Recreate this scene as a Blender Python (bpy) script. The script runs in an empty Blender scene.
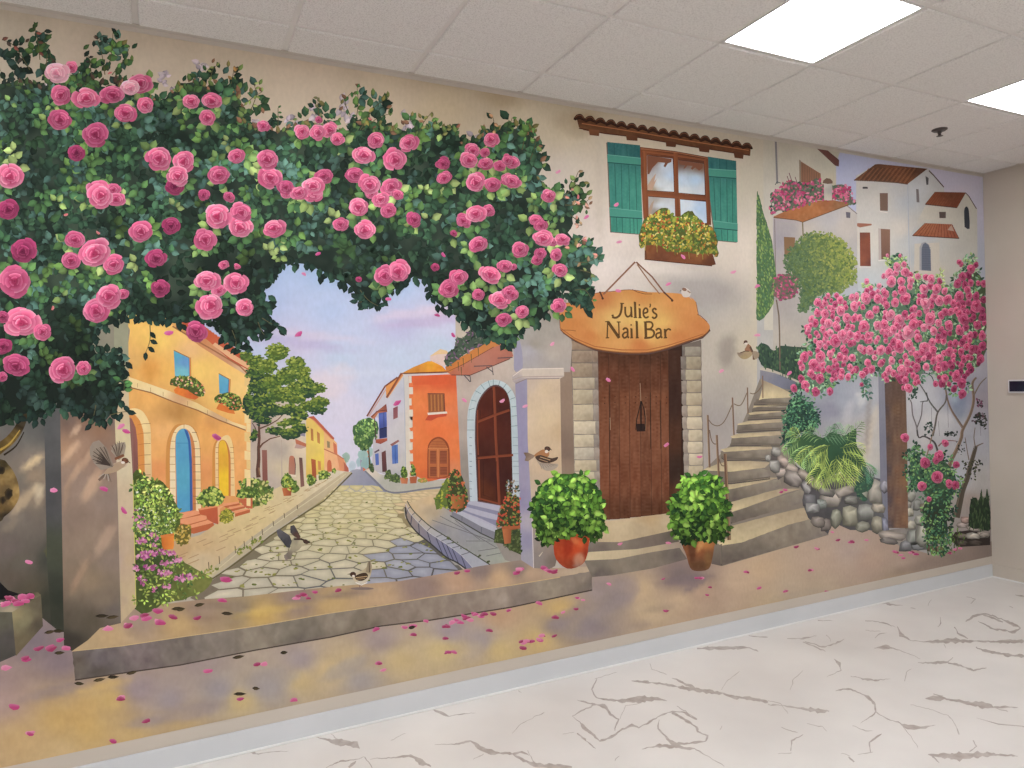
import bpy, bmesh, math, random
from mathutils import Vector, Matrix, noise
from mathutils.geometry import delaunay_2d_cdt, tessellate_polygon
random.seed(7)
C = bpy.context.scene.collection
# ---------------------------------------------------------------- camera and room measures (metres)
F, YAW, PITCH, ROLL = 714.59, 0.4547, -0.0017, -0.025
CAM = Vector((0.0, -3.4404, 1.635)); ZC = 3.1987; XR = 5.8883; XL = -3.6; YB = -7.2
TW, X0, A0 = 0.6096, 0.5424, 0.2713
fwd = Vector((math.sin(YAW)*math.cos(PITCH), math.cos(YAW)*math.cos(PITCH), math.sin(PITCH)))
rt0 = Vector((math.cos(YAW), -math.sin(YAW), 0.0)); up0 = rt0.cross(fwd)
RT = rt0*math.cos(ROLL) + up0*math.sin(ROLL); UP = up0*math.cos(ROLL) - rt0*math.sin(ROLL)
def ray(px, py):
    return fwd + RT*((px-512)/F) + UP*((384-py)/F)
def on_plane(px, py, axis, val):
    d = ray(px, py); t = (val-CAM[axis])/d[axis]
    return CAM + d*t
EPS = 0.000012
ZM0 = 0.163                                  # lower edge of the mural above the floor
def wpt(px, py, lay=0.0):
    p = on_plane(px, py, 1, 0.0)
    return (min(max(p.x, XL), XR-0.002), -0.0006-lay*EPS, min(max(p.z, ZM0), ZC-0.012))
DESAT, LIFT = 0.14, 4.0
LUM = 1.0                                    # brightness of a white wall in this room
def lin(c):
    o = []; g_ = .3*c[0]+.59*c[1]+.11*c[2]
    for v in c[:3]:
        v = (v+(g_-v)*DESAT)*.955+LIFT
        v = max(0, min(255, v))/255.0
        v = v/12.92 if v <= 0.04045 else ((v+0.055)/1.055)**2.4
        o.append(min(v/LUM, 0.92))
    return (o[0], o[1], o[2], 1.0)
# ---------------------------------------------------------------- materials
def new_mat(name, rough=0.6, spec=0.3):
    m = bpy.data.materials.new(name); m.use_nodes = True
    b = m.node_tree.nodes['Principled BSDF']
    b.inputs['Roughness'].default_value = rough
    b.inputs['Specular IOR Level'].default_value = spec
    return m, m.node_tree, b
def noisy_mat(name, c1, c2, scale=8.0, rough=0.6, spec=0.3, detail=4.0, bump=0.0, metal=0.0, lo=.3, hi=.7):
    m, t, b = new_mat(name, rough, spec)
    tc = t.nodes.new('ShaderNodeTexCoord'); n = t.nodes.new('ShaderNodeTexNoise'); r = t.nodes.new('ShaderNodeValToRGB')
    n.inputs['Scale'].default_value = scale; n.inputs['Detail'].default_value = detail
    r.color_ramp.elements[0].color = lin(c1); r.color_ramp.elements[1].color = lin(c2)
    r.color_ramp.elements[0].position = lo; r.color_ramp.elements[1].position = hi
    t.links.new(tc.outputs['Object'], n.inputs['Vector']); t.links.new(n.outputs['Fac'], r.inputs['Fac'])
    t.links.new(r.outputs['Color'], b.inputs['Base Color']); b.inputs['Metallic'].default_value = metal
    if bump:
        bp = t.nodes.new('ShaderNodeBump'); bp.inputs['Strength'].default_value = bump; bp.inputs['Distance'].default_value = 0.003
        t.links.new(n.outputs['Fac'], bp.inputs['Height']); t.links.new(bp.outputs['Normal'], b.inputs['Normal'])
    return m
def paint_mat():
    m, t, b = new_mat('mural_paint', 0.62, 0.12)
    a = t.nodes.new('ShaderNodeVertexColor'); a.layer_name = 'Col'
    tc = t.nodes.new('ShaderNodeTexCoord'); mp = t.nodes.new('ShaderNodeMapping'); mp.inputs['Scale'].default_value = (60, 1, 34)
    n = t.nodes.new('ShaderNodeTexNoise'); n.inputs['Scale'].default_value = 1.0; n.inputs['Detail'].default_value = 3
    mr = t.nodes.new('ShaderNodeMapRange'); mr.inputs['From Min'].default_value = .3; mr.inputs['From Max'].default_value = .7
    mr.inputs['To Min'].default_value = .96; mr.inputs['To Max'].default_value = 1.04
    mx = t.nodes.new('ShaderNodeVectorMath'); mx.operation = 'SCALE'
    t.links.new(tc.outputs['Object'], mp.inputs['Vector']); t.links.new(mp.outputs['Vector'], n.inputs['Vector'])
    t.links.new(n.outputs['Fac'], mr.inputs['Value']); t.links.new(a.outputs['Color'], mx.inputs[0])
    t.links.new(mr.outputs['Result'], mx.inputs['Scale']); t.links.new(mx.outputs['Vector'], b.inputs['Base Color'])
    return m
PAINT = paint_mat()
# ---------------------------------------------------------------- helpers for objects
def tag(o, label=None, cat=None, group=None, kind=None):
    if label: o['label'] = label
    if cat: o['category'] = cat
    if group: o['group'] = group
    if kind: o['kind'] = kind
    return o
def empty(name, loc, label, cat, group=None):
    o = bpy.data.objects.new(name, None); o.empty_display_size = 0.1; C.objects.link(o); o.location = loc
    return tag(o, label, cat, group)
def link_mesh(name, verts, faces, mat, parent=None, mats=None, fm=None, smooth=False):
    me = bpy.data.meshes.new(name); me.from_pydata(verts, [], faces)
    for m in (mats or [mat]): me.materials.append(m)
    if fm: me.polygons.foreach_set('material_index', fm)
    if smooth: me.polygons.foreach_set('use_smooth', [True]*len(me.polygons))
    me.update()
    o = bpy.data.objects.new(name, me); C.objects.link(o)
    if parent:
        o.parent = parent; bpy.context.view_layer.update(); o.matrix_parent_inverse = parent.matrix_world.inverted()
    return o
def boxes(name, bs, mat, parent=None, bevel=0.0):
    bm = bmesh.new()
    for (a, b) in bs:
        r = bmesh.ops.create_cube(bm, size=1)
        for v in r['verts']:
            v.co = Vector([a[i]+(v.co[i]+.5)*(b[i]-a[i]) for i in range(3)])
    if bevel: bmesh.ops.bevel(bm, geom=bm.edges[:], offset=bevel, segments=2, affect='EDGES')
    me = bpy.data.meshes.new(name); bm.to_mesh(me); bm.free(); me.materials.append(mat)
    o = bpy.data.objects.new(name, me); C.objects.link(o)
    if parent:
        o.parent = parent; bpy.context.view_layer.update(); o.matrix_parent_inverse = parent.matrix_world.inverted()
    return o
# ---------------------------------------------------------------- 2D painter on the wall
def Q(x0, y0, s, txt):
    return [(x0+float(a.split(',')[0])/s, y0+float(a.split(',')[1])/s) for a in txt.split()]
def P0(txt): return Q(0, 0, 1, txt)
def mix(a, b, t):
    t = 0 if t < 0 else 1 if t > 1 else t
    return (a[0]+(b[0]-a[0])*t, a[1]+(b[1]-a[1])*t, a[2]+(b[2]-a[2])*t)
def mul(c, k): return (c[0]*k, c[1]*k, c[2]*k)
def S(txt, n=6.0, sc=0.06, asp=1.0, blobs=None, p=2.6):
    sm = [tuple(float(v) for v in q.split(',')) for q in txt.split()]
    bl = [tuple(float(v) for v in q.split(',')) for q in (blobs or '').split()]
    def f(x, y):
        w = 0; r = g = b = 0.0
        for (sx, sy, cr, cg, cb) in sm:
            k = 1.0/((x-sx)**2+((y-sy)*1.3)**2+4.0)**(p/2); w += k; r += cr*k; g += cg*k; b += cb*k
        r /= w; g /= w; b /= w
        for q in bl:            # x,y,rx,ry,angle,r,g,b,strength
            dx, dy = x-q[0], y-q[1]; a = math.radians(q[4]); u = (dx*math.cos(a)+dy*math.sin(a))/q[2]; v = (-dx*math.sin(a)+dy*math.cos(a))/q[3]
            d = math.sqrt(u*u+v*v)+0.25*noise.noise(Vector((x*.12, y*.12, q[0])))
            if d < 1.25:
                s = q[8]*min(1, max(0, (1.25-d)/0.6)); r += (q[5]-r)*s; g += (q[6]-g)*s; b += (q[7]-b)*s
        if n:
            t = (noise.noise(Vector((x*sc, y*sc*asp, 3.1)))+.5*noise.noise(Vector((x*sc*2.7, y*sc*2.7*asp, 9.1))))*n
            r += t; g += t; b += t*.9
        return (r, g, b)
    return f
def grad(c1, c2, p1, p2, n=4.0, sc=.2):
    dx, dy = p2[0]-p1[0], p2[1]-p1[1]; L = dx*dx+dy*dy
    def f(x, y):
        c = mix(c1, c2, ((x-p1[0])*dx+(y-p1[1])*dy)/L); t = noise.noise(Vector((x*sc, y*sc, 1.7)))*n
        return (c[0]+t, c[1]+t, c[2]+t)
    return f
def inside(pt, poly):
    x, y = pt; c = False; j = len(poly)-1
    for i in range(len(poly)):
        xi, yi = poly[i]; xj, yj = poly[j]
        if (yi > y) != (yj > y) and x < (xj-xi)*(y-yi)/(yj-yi)+xi: c = not c
        j = i
    return c
def resample(pts, step, closed=True):
    o = []; n = len(pts)
    for i in range(n if closed else n-1):
        a = pts[i]; b = pts[(i+1) % n]; L = math.hypot(b[0]-a[0], b[1]-a[1]); k = max(1, int(L/step))
        for j in range(k): o.append((a[0]+(b[0]-a[0])*j/k, a[1]+(b[1]-a[1])*j/k))
    if not closed: o.append(pts[-1])
    return o
def spline(pts, k=5, closed=False):
    o = []; n = len(pts)
    for i in range(n if closed else n-1):
        if closed: p = [pts[(i+j-1) % n] for j in range(4)]
        else: p = [pts[max(0, min(n-1, i+j-1))] for j in range(4)]
        for s in range(k):
            t = s/k
            o.append(tuple(0.5*(2*p[1][d]+(p[2][d]-p[0][d])*t+(2*p[0][d]-5*p[1][d]+4*p[2][d]-p[3][d])*t*t+(3*p[1][d]-p[0][d]-3*p[2][d]+p[3][d])*t**3) for d in (0, 1)))
    if not closed: o.append(pts[-1])
    return o
class Part:
    def __init__(s, name, base, parent=None, label=None, kind=None):
        s.name, s.base, s.z = name, base, 0.0
        s.v, s.c, s.f = [], [], []
        s.parent, s.label, s.kind = parent, label, kind
        s.rnd = random.Random(hash_name(name)+len(PARTS)); PARTS.append(s); s.obj = None
    def add(s, pts, cols, faces, z=None):
        z = s.base+(s.z if z is None else z); k = len(s.v)
        for (x, y), c in zip(pts, cols):
            s.v.append(wpt(x, y, z)); s.c.append(lin(c))
        s.f += [tuple(i+k for i in f) for f in faces]
    def poly(s, pts, col, g=0, wob=0.0):
        s.z += 1.0
        fn = col if callable(col) else None
        if wob:
            pts = [(x+wob*noise.noise(Vector((x*.35, y*.35, 5))), y+wob*noise.noise(Vector((x*.35, y*.35, 8)))) for x, y in resample(pts, 4)]
        if not g:
            cols = [fn(*p) if fn else col for p in pts]
            tri = tessellate_polygon([[Vector((x, y, 0)) for x, y in pts]])
            s.add(pts, cols, tri); return s
        pts = resample(pts, g); n = len(pts); ins = []
        xs = [p[0] for p in pts]; ys = [p[1] for p in pts]
        y = min(ys)+g*.5; row = 0
        while y < max(ys):
            x = min(xs)+g*(.5 if row % 2 else .15)
            while x < max(xs):
                if inside((x, y), pts): ins.append((x, y))
                x += g
            y += g*.87; row += 1
        vs = [Vector(p) for p in pts+ins]
        r = delaunay_2d_cdt(vs, [(i, (i+1) % n) for i in range(n)], [list(range(n))], 1, 1e-4)
        ov = [(v.x, v.y) for v in r[0]]
        cols = [fn(*p) if fn else col for p in ov]
        s.add(ov, cols, [tuple(f) for f in r[2]]); return s
    def line(s, pts, w, col, z=None, w2=None):
        s.z += 0.25
        w2 = w if w2 is None else w2; n = len(pts); vs = []; cs = []; fs = []
        for i, (x, y) in enumerate(pts):
            a = pts[max(0, i-1)]; b = pts[min(n-1, i+1)]; dx, dy = b[0]-a[0], b[1]-a[1]; L = math.hypot(dx, dy) or 1
            h = (w+(w2-w)*i/max(1, n-1))/2; nx, ny = -dy/L*h, dx/L*h
            vs += [(x+nx, y+ny), (x-nx, y-ny)]; c = col(x, y) if callable(col) else col; cs += [mul(c, 1.08), mul(c, .92)]
            if i: fs.append((2*i-2, 2*i, 2*i+1, 2*i-1))
        s.add(vs, cs, fs); return s
    def ell(s, cx, cy, rx, ry, ang, c0, c1=None, n=12, wob=0.0, lev=6):
        a0 = math.radians(ang); c1 = c1 or c0; pts = [(cx, cy)]; cols = [c0]
        for r, c in ((.6, mix(c0, c1, .4)), (1.0, c1)):
            for i in range(n):
                t = 2*math.pi*i/n; k = r*(1+wob*(s.rnd.random()-.5)) ; u, v = rx*k*math.cos(t), ry*k*math.sin(t)
                pts.append((cx+u*math.cos(a0)-v*math.sin(a0), cy+u*math.sin(a0)+v*math.cos(a0))); cols.append(c)
        fs = [(0, 1+i, 1+(i+1) % n) for i in range(n)]+[(1+i, 1+n+i, 1+n+(i+1) % n, 1+(i+1) % n) for i in range(n)]
        s.sub(pts, cols, fs, lev); return s
    def sub(s, pts, cols, fs, lev=9):
        s.cnt = getattr(s, 'cnt', 0)+1
        s.add(pts, cols, fs, s.z+1+(s.cnt % lev)*.9+s.rnd.random()*.05)
    def leaf(s, x, y, L, ang, w, col, hi=1.25, tip=1.0):
        ca, sa = math.cos(ang), math.sin(ang)
        def T(u, v): return (x+u*L*ca-v*w*sa, y+u*L*sa+v*w*ca)
        bend = (s.rnd.random()-.5)*.25
        pts = [T(0, 0), T(.3, .42), T(.62, .42+bend*.5), T(1, bend), T(.62, -.40+bend*.5), T(.3, -.42), T(.35, .02), T(.7, bend*.5)]
        k = s.rnd.uniform(.85, 1.15); a = mul(col, k*hi); b = mul(col, k*.82); d = mul(col, k*.66); m = mul(col, k*1.05*hi)
        # two halves: one lit, one darker, with a pale midrib
        up = (sa > 0) == (ca > 0)
        cols = [d, a, a, mul(a, tip), b, b, m, m]
        s.sub(pts, cols, [(0, 1, 6), (1, 2, 7, 6), (2, 3, 7), (0, 6, 5), (6, 7, 4, 5), (7, 3, 4)], 12)
    def sprig(s, x, y, ang, n, L, col, w=.72):
        for i in range(n):
            a = ang+(i-(n-1)/2)*(2.4/max(1, n-1) if n > 1 else 0)+s.rnd.uniform(-.25, .25)
            r = s.rnd.uniform(0, L*.35)
            l = L*s.rnd.uniform(.75, 1.15)
            s.leaf(x+r*math.cos(a), y+r*math.sin(a), l, a, l*w, col)
    def scatter(s, poly, n, L, pal, kn=(3, 5), w=.72, shade=None, down=True, edge=0):
        xs = [p[0] for p in poly]; ys = [p[1] for p in poly]; k = 0; tries = 0
        while k < n and tries < n*30:
            tries += 1
            x = s.rnd.uniform(min(xs), max(xs)); y = s.rnd.uniform(min(ys), max(ys))
            if not inside((x, y), poly): continue
            k += 1; c = s.rnd.choice(pal)
            if shade: c = mul(c, shade(x, y))
            s.sprig(x, y, s.rnd.uniform(0, 2*math.pi) if not down else s.rnd.gauss(1.3, 1.0), s.rnd.randint(*kn), L, c, w)
    def dabs(s, poly, n, r, pal, shade=None, asp=.6, jag=.5, ang=None):
        xs = [p[0] for p in poly]; ys = [p[1] for p in poly]; k = 0; tries = 0
        while k < n and tries < n*40:
            tries += 1
            x = s.rnd.uniform(min(xs), max(xs)); y = s.rnd.uniform(min(ys), max(ys))
            if not inside((x, y), poly): continue
            k += 1; c = s.rnd.choice(pal) if not callable(pal) else pal(x, y, s.rnd)
            if shade: c = mul(c, shade(x, y))
            rr = r*s.rnd.uniform(.6, 1.3); a = s.rnd.uniform(0, 180) if ang is None else ang+s.rnd.uniform(-18, 18)
            m = 6; pts = [(x, y)]; a0 = math.radians(a)
            for i in range(m):
                t = 2*math.pi*i/m; q = 1+jag*(s.rnd.random()-.5); u, v = rr*q*math.cos(t), rr*asp*q*math.sin(t)
                pts.append((x+u*math.cos(a0)-v*math.sin(a0), y+u*math.sin(a0)+v*math.cos(a0)))
            s.sub(pts, [mul(c, 1.08)]+[mul(c, .95)]*m, [(0, 1+i, 1+(i+1) % m) for i in range(m)], 12)
    def rose(s, cx, cy, r, tone=0.0, asp=1.0, ang=0.0, rings=9, seg=20):
        # tone 0 = sunlit pink, 1 = dark magenta paint; a rose is a dark heart and rings of overlapping painted petals
        R = s.rnd; ca, sa = math.cos(ang), math.sin(ang); s.cnt = getattr(s, 'cnt', 0)+1
        rim = mix((255, 182, 200), (188, 62, 112), tone); midc = mix((238, 96, 142), (146, 34, 84), tone); dk = mix((192, 34, 84), (86, 14, 48), tone)
        if tone < 0: rim, midc, dk = mix(rim, (252, 222, 222), -tone), mix(midc, (246, 178, 192), -tone), mix(dk, (238, 140, 166), -tone)
        ox, oy = R.uniform(-.12, .12)*r, R.uniform(-.04, .16)*r; zz = s.z+1+(s.cnt % 5)*9
        def put(pts, cols, fs, k):
            s.add([(cx+u*ca-v*asp*sa, cy+u*sa+v*asp*ca) for u, v in pts], cols, fs, zz+k*.55)
        big = rings > 7; small = rings < 6
        lay = ((1.0, .56, 6, 0), (.76, .46, 5, 6), (.53, .36, 4, 11), (.32, .24, 3, 15)) if big else ((1.0, .58, 5, 0), (.68, .44, 4, 5), (.38, .30, 3, 9)) if not small else ((.95, .7, 4, 0), (.5, .45, 3, 4))
        n = 14; put([(0, 0)]+[(r*.8*math.cos(6.2832*i/n), r*.8*math.sin(6.2832*i/n)) for i in range(n)], [dk]+[mix(dk, midc, .6)]*n, [(0, 1+i, 1+(i+1) % n) for i in range(n)], 0)
        k = 1
        for (rad, wd, cnt, _) in lay:
            a0 = R.uniform(0, 6.28); t = 1-rad
            for j in range(cnt):
                a = a0+6.2832*j/cnt+R.uniform(-.2, .2); rr = r*rad*R.uniform(.84, 1.1); hw_ = r*wd*R.uniform(.85, 1.1)
                bx, by = ox*t+rr*.12*math.cos(a), oy*t+rr*.12*math.sin(a); ux, uy = math.cos(a), math.sin(a); m = 7; out = []; inn = []; b2 = []
                for q in range(m):
                    th = (q/(m-1)-.5)*2.0; w_ = hw_*math.sin(th*1.25); l = rr*(.93+.07*math.cos(th*2.6))*(math.cos(th*.62)); l2 = l*.86-rr*.02
                    w1 = 1+R.uniform(-.035, .035)
                    out.append((bx+ux*l*.88*w1-uy*w_, by+uy*l*.88*w1+ux*w_)); inn.append((bx+ux*l2*.84-uy*w_*.86, by+uy*l2*.84+ux*w_*.86)); b2.append((bx+ux*l*.45-uy*w_*.55, by+uy*l*.45+ux*w_*.55))
                light = 1-.13*math.sin(a)-.05*math.cos(a); v_ = R.uniform(.93, 1.06)*light; rb_ = mix(rim, midc, R.uniform(0, .75))
                cols = [mul(rb_, v_*R.uniform(.96, 1.04)) for _ in out]+[mul(mix(rb_, midc, .75), v_*.98) for _ in inn]+[mul(mix(midc, dk, .45+.35*t), v_) for _ in b2]+[mul(dk, .95)]
                fs = [(q, q+1, m+q+1, m+q) for q in range(m-1)]+[(m+q, m+q+1, 2*m+q+1, 2*m+q) for q in range(m-1)]+[(2*m+q, 2*m+q+1, 3*m) for q in range(m-1)]
                put(out+inn+b2+[(bx+R.uniform(-.03, .03)*r, by+R.uniform(-.03, .03)*r)], cols, fs, k); k += 1
        if not small: put([(ox, oy)]+[(ox+r*.13*math.cos(i*1.05)*R.uniform(.7, 1.2), oy+r*.13*math.sin(i*1.05)) for i in range(6)], [mul(dk, .85)]+[mix(dk, midc, .3)]*6, [(0, 1+i, 1+(i+1) % 6) for i in range(6)], k)
    def petal(s, x, y, r, ang=0, c=(226, 92, 150)):
        R = s.rnd; ca, sa = math.cos(math.radians(ang)), math.sin(math.radians(ang)); pts = [(x, y)]; n = 8; k0 = R.uniform(-.25, .25)
        for i in range(n):
            t = 6.2832*i/n; q = R.uniform(.8, 1.15); u, v = r*q*math.cos(t), r*.5*q*math.sin(t)+k0*r*math.cos(t)**2
            pts.append((x+u*ca-v*sa, y+u*sa+v*ca))
        s.sub(pts, [mul(c, 1.0)]+[mix(c, (236, 190, 206), .32 if i > 3 else 0) for i in range(n)], [(0, 1+i, 1+(i+1) % n) for i in range(n)], 4)
    def build(s):
        if not s.v:                      # a group of parts: an Empty where it stands
            o = bpy.data.objects.new(s.name, None); C.objects.link(o); o.empty_display_size = .05
            par = s.parent.obj if isinstance(s.parent, Part) else s.parent
            if par: o.parent = par
            if s.label: o['label'] = s.label
            s.obj = o; return o
        me = bpy.data.meshes.new(s.name)
        org = Vector(s.v[0]); me.from_pydata([Vector(v)-org for v in s.v], [], s.f)
        ca = me.color_attributes.new('Col', 'FLOAT_COLOR', 'POINT')
        ca.data.foreach_set('color', [q for c in s.c for q in c]); me.materials.append(PAINT)
        # every face looks into the room
        o = bpy.data.objects.new(s.name, me); C.objects.link(o)
        flip = [p.index for p in me.polygons if p.normal.y > 0]
        if flip:
            bm = bmesh.new(); bm.from_mesh(me); bm.faces.ensure_lookup_table()
            bmesh.ops.reverse_faces(bm, faces=[bm.faces[i] for i in flip]); bm.to_mesh(me); bm.free()
        par = s.parent.obj if isinstance(s.parent, Part) else s.parent
        pw = Vector((0, 0, 0)); q = par
        while q is not None: pw += q.location; q = q.parent
        o.parent = par; o.location = org-pw
        if s.label: o['label'] = s.label
        if s.kind: o['kind'] = s.kind
        s.obj = o; return o
PARTS = []
def hash_name(n): return sum(ord(ch)*(i+1) for i, ch in enumerate(n))
EMIT = 18.2
# ================================================================ THE ROOM
tilem = noisy_mat('acoustic_tile', (214, 210, 207), (236, 233, 230), 170, .95, .1, 5, bump=.2, lo=.36, hi=.52)
gridm = noisy_mat('grid_metal', (222, 218, 214), (228, 224, 220), 10, .5, .3)
wallm = noisy_mat('beige_wall_paint', (200, 187, 172), (206, 193, 178), 3, .75, .2)
basem = noisy_mat('grey_vinyl_base', (205, 207, 210), (212, 213, 216), 3, .45, .4)
shoem = noisy_mat('white_caulk', (232, 230, 228), (238, 236, 232), 5, .5, .3)
marb = noisy_mat('pale_marble', (214, 206, 200), (236, 229, 223), 1.3, .38, .35, 6, lo=.25, hi=.75)
vein = noisy_mat('taupe_vein', (168, 152, 142), (200, 188, 180), 22, .42, .35, 5, lo=.3, hi=.75)
def struct(name, verts, faces, mat):
    return tag(link_mesh(name, verts, faces, mat), kind='structure')
struct('wall_back', [(XL, 0, 0), (XR, 0, 0), (XR, 0, 3.3), (XL, 0, 3.3), (XL, .12, 0), (XR, .12, 0), (XR, .12, 3.3), (XL, .12, 3.3)],
       [(0, 1, 2, 3), (5, 4, 7, 6), (4, 0, 3, 7), (1, 5, 6, 2), (3, 2, 6, 7), (4, 5, 1, 0)], wallm)
def slab(name, a, b, mat): return tag(boxes(name, [(a, b)], mat), kind='structure')
slab('wall_right', (XR, YB, 0), (XR+.12, .12, 3.3), wallm)
whitem = noisy_mat('pale_wall_paint', (226, 222, 216), (230, 226, 220), 3, .75, .2)
slab('wall_left', (XL-.12, YB, 0), (XL, .12, 3.3), whitem)
slab('wall_front', (XL-.12, YB-.12, 0), (XR+.12, YB, 3.3), whitem)
# ceiling: one object of grid plane and dropped-edge tiles; the light panels leave their bays open
LIGHTS = [(i, j, 0) for j in (1, 5, 9) for i in (-6, -3, 0, 3, 6)]
LSET = {(i, j) for i, j, _ in LIGHTS}
cv, cf, cm = [], [], []
def cbox(a, b, mi):
    k = len(cv)
    for x in (a[0], b[0]):
        for y in (a[1], b[1]):
            for z in (a[2], b[2]): cv.append((x, y, z))
    for f in ((0, 1, 3, 2), (4, 6, 7, 5), (0, 4, 5, 1), (2, 3, 7, 6), (0, 2, 6, 4), (1, 5, 7, 3)):
        cf.append(tuple(k+i for i in f)); cm.append(mi)
cbox((XL, YB, ZC+.07), (XR, 0, ZC+.10), 1)
GZ = ZC+.004; hw = .010
i0 = math.floor((XL-X0)/TW); i1 = math.ceil((XR-X0)/TW); jn = math.ceil((-YB-A0)/TW)
for i in range(i0, i1+1):
    x = X0+i*TW
    if XL < x < XR: cbox((x-hw, YB, GZ), (x+hw, 0, GZ+.03), 1)
for j in range(0, jn+1):
    y = -A0-j*TW
    if y > YB: cbox((XL, y-hw, GZ+.0002), (XR, y+hw, GZ+.0302), 1)
for i in range(i0, i1+1):
    for j in range(-1, jn+1):
        if (i, j) in LSET: continue
        xa, xb = max(XL, X0+i*TW+hw+.001), min(XR, X0+(i+1)*TW-hw-.001)
        ya, yb = max(YB, -A0-(j+1)*TW+hw+.001), min(0, -A0-j*TW-hw-.001)
        if xb-xa < .02 or yb-ya < .02: continue
        k = len(cv); e = .006
        for (ax, bx, ay, by, z) in ((xa, xb, ya, yb, GZ+.02), (xa, xb, ya, yb, ZC+.002), (xa+e, xb-e, ya+e, yb-e, ZC-.003)):
            cv.extend([(ax, ay, z), (bx, ay, z), (bx, by, z), (ax, by, z)])
        for r in (0, 4):
            for q in range(4): cf.append((k+r+q, k+r+(q+1) % 4, k+r+4+(q+1) % 4, k+r+4+q)); cm.append(0)
        cf.append((k+11, k+10, k+9, k+8)); cm.append(0)
tag(link_mesh('ceiling', cv, cf, None, mats=[tilem, gridm], fm=cm), kind='structure')
trm = noisy_mat('wall_angle', (196, 185, 174), (204, 193, 182), 10, .5, .3)
tag(boxes('trim_1', [((XL, -.024, ZC-.004), (XR, 0, ZC+.001)), ((XL, -.0035, ZC-.024), (XR, 0, ZC))], trm), kind='structure')
tag(boxes('trim_2', [((XR-.024, YB, ZC-.0045), (XR, -.024, ZC+.0005))], trm), kind='structure')
bb = [((XL, -.012, .006), (XR-.012, 0, .103))]
tag(boxes('baseboard_back', bb, basem, bevel=.003), kind='structure')
tag(boxes('baseboard_right', [((XR-.012, YB, .006), (XR, -.0, .103))], wallm, bevel=.003), kind='structure')
tag(boxes('trim_3', [((XL, -.020, 0), (XR-.020, 0, .010)), ], shoem, bevel=.003), kind='structure')
tag(boxes('trim_4', [((XR-.020, YB, 0), (XR, 0, .010)), ], shoem, bevel=.003), kind='structure')
# floor with its veins (veins are surface pattern of the same mesh)
fv = [(XL, YB, 0), (XR, YB, 0), (XR, 0, 0), (XL, 0, 0)]; ff = [(0, 1, 2, 3)]; fmi = [0]
vr = random.Random(5)
VK = [0]
def vein_line(pts, ws):
    VK[0] += 1; zv = .00012+VK[0]*.000012
    pts2 = []; n = len(pts)
    for i in range(n-1):
        a, b = pts[i], pts[i+1]; L = math.hypot(b[0]-a[0], b[1]-a[1]); k = max(2, int(L/2.2))
        for j in range(k):
            t = j/k; w = ws[i]+(ws[i+1]-ws[i])*t
            pts2.append((a[0]+(b[0]-a[0])*t+1.2*noise.noise(Vector((a[0]+(b[0]-a[0])*t, a[1]*1.0, 3))*.35), a[1]+(b[1]-a[1])*t+1.0*noise.noise(Vector((a[0]+(b[0]-a[0])*t, a[1], 8))*.3), max(.45, w*(.95+1.1*noise.noise(Vector((a[0]+(b[0]-a[0])*t, a[1]+(b[1]-a[1])*t, VK[0]))*.2)))))
    pts2.append((pts[-1][0], pts[-1][1], max(.15, ws[-1]*.5)))
    k0 = len(fv)
    for i, (x, y, w) in enumerate(pts2):
        a = pts2[max(0, i-1)]; b = pts2[min(len(pts2)-1, i+1)]; dx, dy = b[0]-a[0], b[1]-a[1]; L = math.hypot(dx, dy) or 1
        nx, ny = -dy/L*w/2, dx/L*w/2
        for q in ((x+nx, y+ny), (x-nx, y-ny)):
            p = on_plane(q[0], q[1], 2, 0.0); fv.append((min(p.x, XR-.02), min(p.y, -.02), zv))
        if i: ff.append((k0+2*i-2, k0+2*i-1, k0+2*i+1, k0+2*i)); fmi.append(1)
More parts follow.
